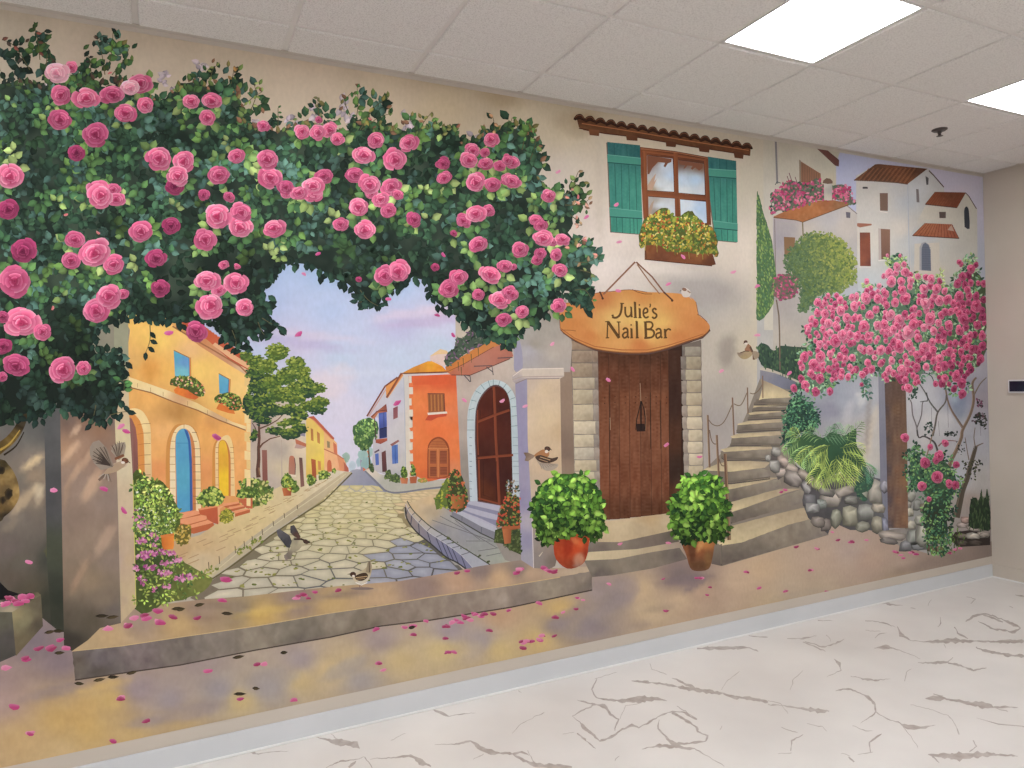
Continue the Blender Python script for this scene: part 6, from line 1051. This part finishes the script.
# ---- long stone ledge
p = part('stone_ledge', 50, label='long low stone ledge running below the street to the orange pot')
p.poly(P0("72,651 100,626 118,618 136,606 165,604 205,599 240,597 300,590 340,586 400,581 440,574 480,566 521,560 532,567 560,568 592,566 592,572 512,586 430,597 384,605 330,613 256,626 180,637 120,646"),
  S("90,640,190,160,116 110,635,196,162,116 140,620,166,140,122 200,610,160,132,110 180,625,196,160,106 240,610,150,130,106 260,615,206,166,90 300,600,150,126,116 330,605,196,160,104 380,598,196,160,120 420,588,150,124,114 460,580,196,156,124 500,578,206,166,124 480,570,140,120,114 530,572,190,156,124 580,570,196,170,140 520,568,140,122,112", n=8, sc=.07, asp=2, blobs="345,594,30,4,-8,130,112,108,.5 215,606,25,4,-5,140,118,100,.5 270,610,40,4,-10,214,176,90,.5"), 4)
p.poly(P0("72,651 120,646 180,637 256,626 330,613 384,605 430,597 512,585 592,571 592,590 512,607 431,620 381,626 331,637 256,650 180,665 130,672 75,680"),
  S("76,665,107,95,84 100,660,113,102,104 140,655,129,113,111 180,650,123,111,102 220,645,136,123,111 256,638,148,134,116 290,630,136,125,109 300,640,113,102,91 340,622,148,134,116 360,630,118,104,88 400,615,141,123,109 430,606,152,134,118 460,605,145,127,113 500,596,164,145,129 520,600,136,120,109 550,588,159,143,123 580,580,145,129,113 590,585,118,104,95 100,672,95,86,79", n=17, sc=.12, asp=.7), 3.2, wob=1.2)
p.line(resample(P0("75,680 130,672 180,665 256,650 331,637 381,626 431,620 512,607 592,590"), 6, False), 1.3, (76, 62, 54)); p.line(resample(P0("72,651 120,646 180,637 256,626 330,613 384,605 430,597 512,585 560,577"), 6, False), .9, (206, 172, 122))
# ---- gnarled branch on the far left
p = part('gnarled_branch', 78, label='gnarled golden-brown rose stem curling in from the left edge')
p.line(spline(P0("-160,420 -60,470 -20,462 0,448 12,438 21,424 25,406 26,385 30,360"), 6), 13, S("0,448,84,64,26 10,438,112,86,34 22,425,50,38,22 25,400,40,34,24 14,436,96,74,30", n=22, sc=.4), w2=6)
p.line(spline(P0("0,450 10,443 20,430"), 5), 2.5, (176, 140, 56), w2=1); p.line(spline(P0("4,455 16,446 24,432"), 4), 2, (44, 34, 20), w2=1)
p.poly(spline(P0("-40,455 0,459 8,464 15,474 19,487 19,498 12,510 4,517 -2,523 -40,540"), 3, True), S("2,465,60,50,26 10,475,150,120,66 16,490,176,140,76 14,500,160,124,64 5,500,96,74,40 2,480,140,110,60 8,490,90,70,40 4,515,44,34,24 18,480,110,86,44 0,510,110,84,40", n=16, sc=.3), 2.5)
p.ell(9, 494, 4, 6, 20, (30, 24, 18), (70, 54, 30), wob=.4); p.ell(3, 500, 3, 4, 0, (30, 24, 18), (80, 60, 34), wob=.4); p.ell(1, 470, 4, 5, 30, (24, 18, 14), (70, 54, 30), wob=.4); p.line(P0("-5,395 10,402 24,412"), 2.2, (60, 48, 26), w2=1.2)
# ---- the great rose arch
arch = part('rose_arch', 100, label='great arch of pink climbing roses over the street')
AO = P0("-160,60 -60,40 0,40 8,38 20,45 30,24 38,24 46,36 55,60 62,70 80,75 88,66 85,50 98,38 108,44 114,30 122,42 133,46 130,58 120,68 116,82 130,92 148,96 160,100 175,92 180,80 192,78 210,64 222,64 236,72 237,88 250,95 258,84 262,100 256,112 275,116 300,118 316,104 326,106 338,118 344,104 352,92 358,86 366,95 386,98 390,112 380,120 390,130 402,126 412,114 426,116 440,128 455,130 464,148 474,140 486,128 493,120 505,126 514,120 524,132 529,126 534,142 540,152 543,166 538,178 548,186 558,190 566,182 578,174 586,186 588,200 584,214 578,224 568,232 576,244 590,240 598,258 590,268 591,292 586,308 574,298 560,288 556,300 546,314 535,326 522,326 510,338 503,347 496,340 484,330 466,325 457,310 440,305 430,294 426,280 410,276 400,286 385,290 377,306 368,304 358,298 350,285 335,279 318,270 298,262 284,264 272,272 264,290 268,312 278,328 270,334 260,328 252,332 240,350 232,344 222,330 212,318 195,322 178,322 165,312 150,322 138,316 128,306 122,318 110,326 96,330 92,345 100,356 118,350 124,366 118,380 122,396 116,410 104,420 92,420 78,408 66,412 52,402 40,418 28,412 15,418 0,428 -60,420 -160,380")
b = part('foliage', 100, arch, 'dense dark green rose leaves', 'stuff')
def acol(x, y):
    t = noise.noise(Vector((x*.03, y*.03, 2)))+.5*noise.noise(Vector((x*.09, y*.09, 7)))
    c = mix((26, 40, 32), (62, 78, 62), t+.4); edge = max(0, min(1, (y-(250 if x > 200 else 300))/50)); return mix(c, (22, 32, 26), edge)
ABASE = [(x, max(y, 84+12*noise.noise(Vector((x*.06, 1, 2))) if x < 240 else 128+10*noise.noise(Vector((x*.06, 1, 2))) if x < 545 else 196)) if y < 260 and x > -20 else (x, y) for x, y in resample(AO, 6)]
ABASE = [q for k, q in enumerate(ABASE) if k == 0 or abs(q[0]-ABASE[k-1][0])+abs(q[1]-ABASE[k-1][1]) > 1.5]
ABASE = [(x if not (y < 230 and x > 572) else 572, y) for x, y in ABASE]
b.poly([(x, y) for x, y in ABASE], acol, 6, wob=4); b.z += 1
def zone(x, y):   # how bright the painted leaves are here
    z = .70+.55*noise.noise(Vector((x*.022, y*.022, 11)))
    low = (y-225)/60 if x > 160 else (y-290)/80
    if x > 480: low = (y-290)/60; z += .08
    return max(.3, z-max(0, min(.42, low*.35)))
ar = random.Random(3)
DK, MD, LT, BL = [(38, 64, 48), (46, 78, 56), (34, 54, 42), (56, 90, 62)], [(70, 112, 62), (84, 126, 66), (62, 104, 66), (92, 130, 60)], [(140, 168, 88), (160, 182, 104), (118, 152, 80)], [(64, 98, 88), (78, 114, 100)]
def onsprig(x, y, tone, n, L):
    c = ar.choice(tone); c = mul(c, min(1.05, zone(x, y)+.16)); b.sprig(x, y, ar.uniform(0, 6.28), n, L, c, .74)
for k in range(2600):
    x, y = ar.uniform(-100, 598), ar.uniform(30, 420)
    if inside((x, y), AO) and (inside((x, y), ABASE) or ar.random() < .5): onsprig(x, y, DK if ar.random() < .82 else BL, ar.randint(2, 4), ar.uniform(9, 12))
b.z += 10
for k in range(900):
    x, y = ar.uniform(-100, 598), ar.uniform(40, 410)
    if not inside((x, y), AO): continue
    m = noise.noise(Vector((x*.025, y*.025, 21))); low = y > 255 if x > 160 else y > 380
    if m < -.1 or low and ar.random() < .8: continue
    onsprig(x, y, MD if ar.random() < .75 else BL, ar.randint(2, 4), ar.uniform(8.5, 11.5))
b.z += 10
for k in range(150):
    x, y = ar.uniform(-60, 590), ar.uniform(60, 400)
    if not inside((x, y), AO): continue
    m = noise.noise(Vector((x*.02, y*.02, 33))); low = y > 262 if x > 160 else y > 350
    if (m < 0 and x < 470) or low and ar.random() < .85: continue
    c = ar.choice(LT if ar.random() < .6 else MD); b.sprig(x, y, ar.uniform(0, 6.28), ar.randint(2, 3), ar.uniform(8, 10), mul(c, ar.uniform(.72, .96)), .78)
# fringe leaves along the lower edge
LE = resample(AO[AO.index((591.0, 292.0)):AO.index((0.0, 428.0))], 5.5, False)
for (x, y) in LE:
    for j in range(2): L = ar.uniform(7, 11); b.leaf(x+ar.uniform(-4, 4), y+ar.uniform(-5, 2), L, ar.gauss(1.5, .6), L*.68, ar.choice([(26, 44, 38), (34, 60, 48), (22, 34, 30), (44, 74, 56)]), 1.15)
TE = resample(AO[3:AO.index((598.0, 258.0))], 7, False)
TE += [q for q in resample(ABASE, 5) if q[1] < 150 and q[0] < 560]*2
for (x, y) in TE:
    L = ar.uniform(5, 9); b.leaf(x+ar.uniform(-3, 3), y+ar.uniform(-1, 5), L, ar.gauss(-1.5, .8), L*.6, ar.choice([(40, 66, 46), (60, 90, 50), (96, 120, 60), (120, 110, 60), (130, 90, 66)] if x > 120 else [(36, 46, 40), (60, 84, 46), (80, 60, 50)]), 1.15)
def twig(t, cols, L, sz=.6):
    pts = spline(P0(t), 4); b.line(pts, .9, (90, 84, 50), w2=.5)
    for i in range(2, len(pts), 2): b.leaf(pts[i][0], pts[i][1], L, ar.uniform(-3.1, 3.1), L*sz, ar.choice(cols))
R_ = [(124, 66, 56), (96, 58, 48), (60, 50, 44)]; G_ = [(56, 96, 50), (84, 130, 60), (44, 76, 46)]; Y_ = [(150, 166, 90), (120, 140, 70)]; PK = [(196, 130, 110), (206, 150, 130), (150, 120, 84)]
for t, c, L in (("40,60 38,42 34,26", R_, 6), ("30,70 14,46 2,40", R_, 7), ("46,70 48,52 52,60", G_, 6), ("105,75 102,55 98,40", [(34, 50, 42)], 6), ("108,70 112,50 113,32", G_, 6), ("112,75 124,60 130,46", G_, 6.5), ("92,80 90,62 88,56", [(50, 44, 44)], 5), ("208,90 212,72 216,66", [(120, 130, 70)], 5), ("226,100 232,80 234,66", [(150, 110, 60)], 6), ("250,112 256,96 254,84", Y_, 5), ("240,110 250,100 262,92", Y_, 5),
    ("278,128 278,118 278,108", G_, 4), ("320,125 318,108 318,98", [(96, 96, 60)], 5), ("355,125 358,105 357,88", G_, 5), ("360,130 374,108 388,98", [(130, 120, 56), (90, 100, 50)], 7), ("350,115 345,102 352,92", G_, 6), ("362,130 378,118 390,114", G_, 7), ("418,135 424,122 432,112", [(150, 110, 80), (130, 130, 70)], 6), ("440,140 446,130 456,128", [(140, 84, 66), (110, 110, 60)], 6), ("488,145 494,130 493,118", [(176, 130, 90)], 6), ("506,140 508,130 512,118", G_, 5), ("522,150 526,132 530,122", G_, 5), ("530,160 535,146 534,138", G_, 5),
    ("560,200 570,190 578,172", G_+PK, 5.5), ("565,205 580,205 588,200", PK, 6), ("570,215 582,225 574,224", PK, 5), ("565,250 576,246 582,240", PK, 6), ("575,262 588,262 598,256", PK, 6), ("580,270 592,274 588,282", [(110, 120, 70)], 5), ("575,290 585,290 592,300", G_, 5), ("262,318 272,324 281,326", [(30, 54, 44)], 8), ("258,322 262,332 266,336", [(30, 54, 44)], 8), ("360,290 368,300 378,306", [(34, 60, 50)], 9), ("355,295 362,303 358,302", [(34, 60, 50)], 9), ("232,330 236,342 234,352", [(24, 38, 32)], 8), ("150,325 150,340 146,352", [(24, 38, 32)], 9), ("118,380 124,382 124,390", [(70, 120, 60)], 9), ("110,415 122,412 130,412", [(24, 42, 38)], 10), ("96,405 94,415 92,424", [(24, 36, 34)], 10), ("575,298 582,304 586,310", [(34, 60, 50)], 8)): twig(t, c, L)
# pale lilac cast leaves painted on the plaster
gl = part('shadow_leaves', 90, arch, 'faint lilac leaves painted on the plaster above the arch')
for x, y, n in ((50, 84, 8), (165, 78, 8), (176, 90, 10), (200, 66, 6), (170, 105, 8), (160, 112, 6), (250, 120, 4), (316, 112, 8), (345, 106, 6), (352, 124, 8), (395, 138, 8), (408, 120, 10), (440, 140, 8), (475, 140, 4), (180, 100, 6), (290, 122, 6)):
    for k in range(n): L = ar.uniform(6, 10); gl.leaf(x+ar.uniform(-6, 6), y+ar.uniform(-6, 6), L, ar.uniform(0, 6.28), L*.7, mix((176, 158, 172), (196, 180, 182), ar.random()), 1.06)
# little gaps of sky and plaster showing through the lower leaves
RS = []
def roses(ox, oy, txt):
    for a in txt.split(): v_ = [float(q) for q in a.split(',')]; RS.append((ox+v_[0]/4, oy+v_[1]/4, v_[2]/4, v_[3]))
roses(0, 0, "700,745,42,.9 305,612,38,.85 285,270,28,.1 245,380,42,.3 450,380,50,.4 345,395,55,.02 560,335,50,.25 240,480,48,.45 500,455,50,.3 580,420,34,.12 385,537,52,.55 635,635,52,.2 735,645,45,.12 712,705,45,.05 40,705,55,.12 455,760,30,.3 395,760,50,.12 765,408,38,.08 845,403,44,.12 828,470,34,.2 947,625,36,.25 875,700,42,.35")
roses(256, 0, "30,505,26,.25 183,528,32,.05 292,520,34,.1 245,532,32,.08 325,558,30,.12 250,480,16,.4 45,640,46,.25 120,750,35,.5 55,710,50,.2 272,705,38,.45 228,745,46,.05 480,560,36,.2 430,622,46,.08 608,572,42,.18 555,637,46,.18 395,700,38,.45 540,748,42,.25 455,738,48,.15 748,655,30,.6 750,712,32,.3 940,560,32,.12 865,602,32,.25 850,640,38,.18 918,655,32,.3 875,730,42,.18 975,665,28,.4 945,740,35,.35 1005,720,28,.3 1005,640,24,.3 915,612,22,.4")
roses(0, 192, "465,30,40,.3 400,15,50,.05 30,70,48,.85 95,235,52,.85 300,190,42,.4 285,275,42,.45 455,290,45,.25 380,245,68,.12 60,357,66,.35 490,410,28,.35 385,475,52,.35 435,417,55,.2 170,560,36,.3 10,500,30,.7 90,518,78,.03 65,695,58,.65 335,705,28,.3 250,712,58,.3 10,620,40,.8 10,740,22,.5 565,160,48,.3 625,265,42,.75 685,135,36,.85 640,385,40,.8 965,80,46,.25 870,100,54,.03 960,140,52,.08 820,192,48,.35 875,395,32,.2 828,355,53,.08 942,365,50,.08 840,455,56,.08 895,292,22,.3 948,298,14,.35 978,462,38,.08 785,560,46,.65 915,20,26,.5 815,12,24,.6 -60,300,50,.3 -120,420,60,.2 -80,560,50,.4 -180,250,60,.2")
roses(256, 192, "72,145,46,.12 410,60,42,.1 336,130,34,.35 434,152,44,.12 530,75,36,.3 565,10,26,.25 500,30,36,.12 630,110,32,.55 930,75,26,.4 830,115,34,.4 880,88,42,.08 888,210,42,.35 515,335,42,.35 570,316,48,.15 770,385,40,.4 808,342,40,.3 995,298,32,.3 935,330,46,.03 888,410,28,.4 1012,400,30,.3 975,430,42,.06 990,510,34,.5 715,300,18,.8 790,165,16,.7 410,350,14,.75 170,5,36,.25 230,8,42,.12 120,5,26,.2 460,5,30,.2")
roses(512, 0, "0,650,30,.25 0,725,36,.25"); roses(512, 192, "30,230,36,.3 115,135,28,.4 95,112,30,.2 112,245,24,.5 160,200,24,.3 200,190,32,.12 125,185,42,.03 175,252,26,.3 192,312,32,.2 100,270,24,.5 145,15,28,.2 0,410,26,.35 40,478,30,.25 185,455,30,.3 5,300,16,.4")
for (x, y, r, tn) in RS:
    if tn > .6 or r < 7: continue
    for j in range(ar.choice((1, 2, 2, 3))):
        a = ar.gauss(1.5, 1.2); c = ar.choice(LT+MD+MD[:2]); b.sprig(x+r*.85*math.cos(a), y+r*.85*math.sin(a), a, ar.randint(2, 3), ar.uniform(9, 12), mul(c, ar.uniform(.75, .98)), .8)
big = set(sorted(range(len(RS)), key=lambda i: -RS[i][2])[:100]); sm_ = part('small_roses', 150, arch, 'smaller half-hidden blooms of the arch', 'stuff')
for i, (x, y, r, tn) in enumerate(RS):
    q = part('rose', 152+(i % 6)*11, arch) if i in big else sm_
    q.rose(x, y, r*1.03, min(1, tn), ar.uniform(.76, 1.0), ar.uniform(-.45, .45), 11 if r > 9 else 8, 26 if r > 9 else 18)
# buds
bd = part('buds', 150, arch, 'small pink buds', 'stuff')
for x, y in ((98, 233), (53, 308), (110, 73), (370, 119), (228, 265), (237, 267), (578, 197), (585, 240), (543, 250), (66, 215)): bd.petal(x, y, 2.6, ar.uniform(0, 180), (222, 110, 110))
gh = part('pale_rose', 160, arch, 'very pale rose melting into the plaster at the top left')
gh.rose(57, 73, 13, -.8, .85, .2)
gh = part('pale_rose', 160, arch, 'very pale rose beside the top twigs'); gh.rose(130, 88, 10, -.7, .8)
# ---- fallen and drifting petals
lp = [('falling_petal', 230, "48,330 186,333 56,104,489 124,511 215,437 397,402 304,334 300,274 388,299 437,315 453,335 319,255 443,255 562,307 574,369 551,343 525,405 502,401 464,400 606,381 666,444 616,206 617,243 608,193 668,285 684,257 670,284 633,216 721,370 757,286 733,294 789,373 763,340 558,178 528,396 121,426 126,431 217,437 29,562 7,571 669,284 588,345 586,218 576,217")]
pts_ = "169,333 104,489 124,511 54,490 216,437 397,403 299,334 304,274 388,299 437,315 453,335 318,254 443,255 552,344 525,406 502,401 464,400 608,380 666,445 616,205 619,242 668,284 683,257 721,371 757,286 733,272 757,335 789,373 558,172 121,426 126,431 217,437 29,562 618,291 586,217 572,369 699,457"
for k, a in enumerate(pts_.split()):
    x, y = [float(v_) for v_ in a.split(',')]; q = part('falling_petal', 232, None, None); q.petal(x, y, 4.6 if x < 420 and y > 300 else 3.2, ar.uniform(-40, 60), ar.choice([(222, 84, 150), (206, 66, 136), (230, 120, 170)]) if x < 500 else ar.choice([(226, 110, 160), (232, 140, 176)]))
fp = part('fallen_petals', 96, None, 'scattered pink petals lying on the ground and ledge', 'stuff')
for a in "14,707 30,733 113,741 121,698 208,671 240,699 146,721 50,648 60,640 40,648 66,648 26,659 6,668 128,626 144,615 158,611 160,622 146,618 134,618 108,628 197,618 173,617 222,600 226,580 298,596 303,594 308,598 296,598 315,592 338,590 257,664 264,664 376,629 379,663 383,670 294,699 404,627 412,626 413,634 426,621 452,622 456,620 460,622 466,618 470,620 464,616 446,626 475,614 480,616 484,614 493,614 445,638 454,652 448,652 489,630 509,610 522,641 528,641 524,643 532,641 542,635 540,640 554,636 523,648 555,617 576,609 563,612 578,598 583,600 539,603 666,611 609,584 663,579 696,578 702,578 710,587 707,595 759,588 747,572 786,591 811,570 796,547 827,592 838,540 832,532 818,549 850,542 866,540 896,552 900,555 903,558 910,553 916,554 912,552 950,553 960,548 955,550 457,573 467,571 520,569 518,572 546,570 550,571 544,568 554,572 781,492 785,490 668,543 620,544 10,598 22,597 15,601 26,601 30,596 5,604 19,603".split():
    x, y = [float(v_) for v_ in a.split(',')]; s_ = 1 if x < 240 else .72 if x < 560 else .5
    for j in range(2 if ar.random() < .4 else 1): fp.petal(x+ar.uniform(-2, 2)*j, y+ar.uniform(-1, 1)*j, ar.uniform(4, 6)*s_, ar.uniform(-20, 20), ar.choice([(214, 84, 140), (196, 60, 120), (226, 120, 160), (170, 50, 96)]))
fl = part('fallen_leaves', 96, None, 'dark fallen leaves on the ledge and ground', 'stuff')
for x, y in ((99, 615), (110, 617), (175, 608), (198, 605), (225, 612), (236, 657), (237, 693), (78, 682), (97, 680), (111, 676), (130, 673), (284, 652), (58, 652), (256, 687), (56, 630), (48, 632), (412, 627), (180, 609)): fl.leaf(x-4, y+1, ar.uniform(9, 15) if x < 240 else 8, ar.uniform(-.3, .1), 4, ar.choice([(52, 44, 26), (66, 54, 34), (44, 36, 24)]))
# ---- sparrows
def B1(t): return Q(0, 380, 8, t)
s = part('sparrow', 236, None, 'brown sparrow flying with spread wings in front of the big pillar')
s.poly(B1("845,768 850,730 905,670 985,640 1020,640 1015,690 960,710 900,740"), grad((206, 184, 160), (150, 110, 76), (115, 462), (112, 472)))
w_ = part('wing', 240, s); w_.poly(P0('113,467 101,470 94,463 90,455 90,447 93,442 99,440 104,445 109,455'), (150, 134, 118)); w_.z += 2
for k in range(13): a = math.radians(194+k*4.6); L = 25-abs(k-6)*.7; w_.line([(113, 466), (113+L*.55*math.cos(a), 466+L*.55*math.sin(a)), (113+L*math.cos(a), 466+L*math.sin(a))], 2.2, (92, 76, 64) if k % 2 else (140, 122, 106), w2=.9)
for k in range(8): w_.line([(110, 465), (100-k*.6, 452+k*1.6)], 1.6, (62, 50, 44), w2=.6)
w_ = part('wing', 240, s); w_.poly(P0('119,460 111,451 113,446 118,443 125,442 126,446 124,456'), (160, 144, 126)); w_.z += 2
for k in range(9): a = math.radians(236+k*7); L = 18-abs(k-5)*.6; w_.line([(119, 459), (119+L*.6*math.cos(a), 459+L*.6*math.sin(a)), (119+L*math.cos(a), 459+L*math.sin(a))], 2.0, (96, 78, 66) if k % 2 else (150, 132, 112), w2=.7)
w_.line(P0("115,459 124,455"), 2.6, (130, 76, 46)); s.line(Q(0, 384, 4, "395,385 425,360 450,345 430,350"), 2.5, (120, 96, 80), w2=4); 
for k in range(6): s.line(Q(0, 384, 4, f"430,350 {395+k*10},{372+k*4}"), 1.2, (110, 92, 80) if k % 2 else (176, 164, 150), w2=.6)
s.poly(spline(Q(0, 384, 4, "415,360 440,330 480,310 505,318 490,335 460,352"), 3, True), (176, 146, 116)); s.ell(125.2, 460.5, 3.6, 2.8, 20, (130, 76, 48), (96, 56, 40)); s.ell(123, 462.5, 2, 1.3, 0, (226, 214, 200)); s.line(P0("128,461.5 130.5,463"), 1.2, (40, 34, 34), w2=.3); s.ell(126.2, 460.2, .5, .5, 0, (20, 16, 16), n=6)
def B2(t): return Q(250, 490, 6.83, t)
s = part('sparrow', 236, None, 'grey sparrow flying low over the cobblestones')
w_ = part('wing', 238, s); w_.poly(B2("180,275 200,265 240,290 270,310 285,350 270,395 250,390 215,345 190,315"), S("280,532,96,92,96 288,540,64,62,68 285,535,84,80,84", n=14, sc=.5), 2); w_ = part('wing', 238, s); w_.poly(B2("275,245 300,238 325,280 345,320 335,335 300,315 275,290"), S("292,530,70,66,70 297,535,90,60,50", n=12, sc=.5), 2)
s.poly(spline(B2("245,470 232,455 250,430 275,400 285,345 310,318 350,330 370,350 355,380 330,410 290,430 280,470"), 3, True), S("290,545,176,164,130 296,540,140,130,110 287,555,120,108,96 301,541,190,176,140", n=8, sc=.4), 2); s.line(B2("300,335 350,335 395,352 405,360"), 1.8, (66, 46, 40)); s.ell(*B2("380,352")[0], 3, 2.2, 30, (74, 50, 42)); s.line(B2("400,355 414,364"), 1.2, (30, 26, 26), w2=.3); s.line(B2("240,440 255,475"), 3, (130, 116, 106), w2=4)
s = part('sparrow', 236, None, 'plump sparrow standing on the stone ledge'); s.poly(spline(B2("700,580 730,560 780,540 815,505 830,510 828,560 815,600 790,630 750,645 720,630 700,600"), 3, True), S("362,580,206,190,160 356,580,196,176,140 368,570,176,156,120 360,583,214,206,190", n=6, sc=.4), 2)
w_ = part('wing', 240, s); w_.poly(spline(B2("715,590 750,570 790,565 805,590 770,618 730,615"), 3, True), (70, 48, 34)); w_.line(B2("720,598 800,588"), .8, (196, 160, 110)); w_.line(B2("730,608 785,602"), .6, (176, 140, 96))
s.poly(B2("790,560 800,500 822,480 830,520 820,570"), (150, 132, 104)); s.line(B2("812,485 815,560"), .9, (84, 66, 54)); s.ell(*B2("702,575")[0], 3.1, 2.6, 0, (84, 52, 40), (60, 38, 30)); s.ell(*B2("705,586")[0], 1.4, 1, 0, (226, 216, 200)); s.line(B2("688,572 664,574"), 1.3, (34, 28, 28), w2=.3); s.line(B2("745,640 748,668"), .5, (120, 90, 80)); s.line(B2("755,640 758,662"), .5, (120, 90, 80)); s.ell(*B2("765,672")[0], 12, 1.4, 0, (130, 110, 104), (140, 118, 110)); s.line(B2("720,630 760,648 800,630"), .8, (230, 224, 214))
def B3(t): return Q(440, 430, 8, t)
s = part('sparrow', 236, None, 'brown sparrow flying across the peach pillar'); s.poly(B3("665,180 700,180 760,205 740,225 700,250 675,245 685,215"), S("524,455,120,96,80 530,458,150,124,104", n=12, sc=.5), 2); s.poly(spline(B3("750,205 790,170 830,155 870,180 860,215 800,225"), 3, True), (176, 116, 70))
w_ = part('wing', 240, s); w_.poly(spline(B3("760,215 800,200 850,215 895,225 940,215 930,240 880,262 820,262 780,245"), 3, True), (76, 56, 46)); w_.poly(spline(B3("770,240 800,262 870,268 935,270 940,290 900,320 850,325 810,300"), 3, True), (176, 158, 140))
for k in range(7): w_.line(B3(f"{800+k*10},262 {810+k*20},{312-k*5}"), .4, (130, 112, 98))
w_.line(B3("800,215 880,240"), .7, (196, 160, 116)); w_.line(B3("790,232 860,255"), .6, (190, 150, 110)); s.ell(*B3("857,150")[0], 3.1, 2.5, 10, (96, 64, 50), (70, 48, 42)); s.ell(*B3("850,172")[0], 1.8, 1.6, 0, (222, 206, 190)); s.line(B3("880,150 892,162"), 1, (40, 32, 30), w2=.3)
def B4(t): return Q(720, 330, 20.2, t)
s = part('sparrow', 236, None, 'small sparrow flying at the right corner of the nail bar house'); s.poly(B4("560,275 620,330 660,440 640,470 500,430 490,390"), grad((150, 100, 70), (170, 116, 86), (748, 344), (750, 352))); w_ = part('wing', 240, s); w_.poly(spline(B4("335,460 430,460 500,430 620,440 640,500 560,570 470,590 390,550"), 3, True), S("738,353,140,120,104 744,357,170,146,104 750,353,176,150,110", n=10, sc=.8), 1.5); w_.line(B4("400,462 500,425 580,430"), .8, (84, 56, 44))
w_ = part('wing', 240, s); w_.poly(spline(B4("650,440 720,430 780,470 770,550 700,590 660,520"), 3, True), (160, 138, 114)); s.line(B4("600,340 670,490 680,600"), 2.0, (104, 74, 58), w2=2.6); s.ell(*B4("510,240")[0], 2.0, 1.6, 0, (96, 66, 54)); s.ell(*B4("520,275")[0], 1.5, 1.0, 0, (226, 214, 200)); s.line(B4("480,260 465,275"), .8, (50, 40, 36), w2=.3)
s = part('sparrow', 236, None, 'small white-breasted sparrow perched on top of the wooden sign'); s.poly(spline(T2("678,390 690,382 708,392 714,408 705,420 685,420 676,405"), 3, True), (206, 192, 180)); s.ell(*T2("688,390")[0], 2.4, 1.6, 20, (150, 104, 80), (120, 80, 64)); s.line(T2("700,395 712,404"), 1.3, (150, 120, 100)); s.line(T2("676,394 669,398"), .7, (70, 56, 50), w2=.3); s.line(T2("708,418 718,430"), 1.2, (176, 160, 146), w2=.6)
for q_ in PARTS: q_.build()
bpy.context.view_layer.update()
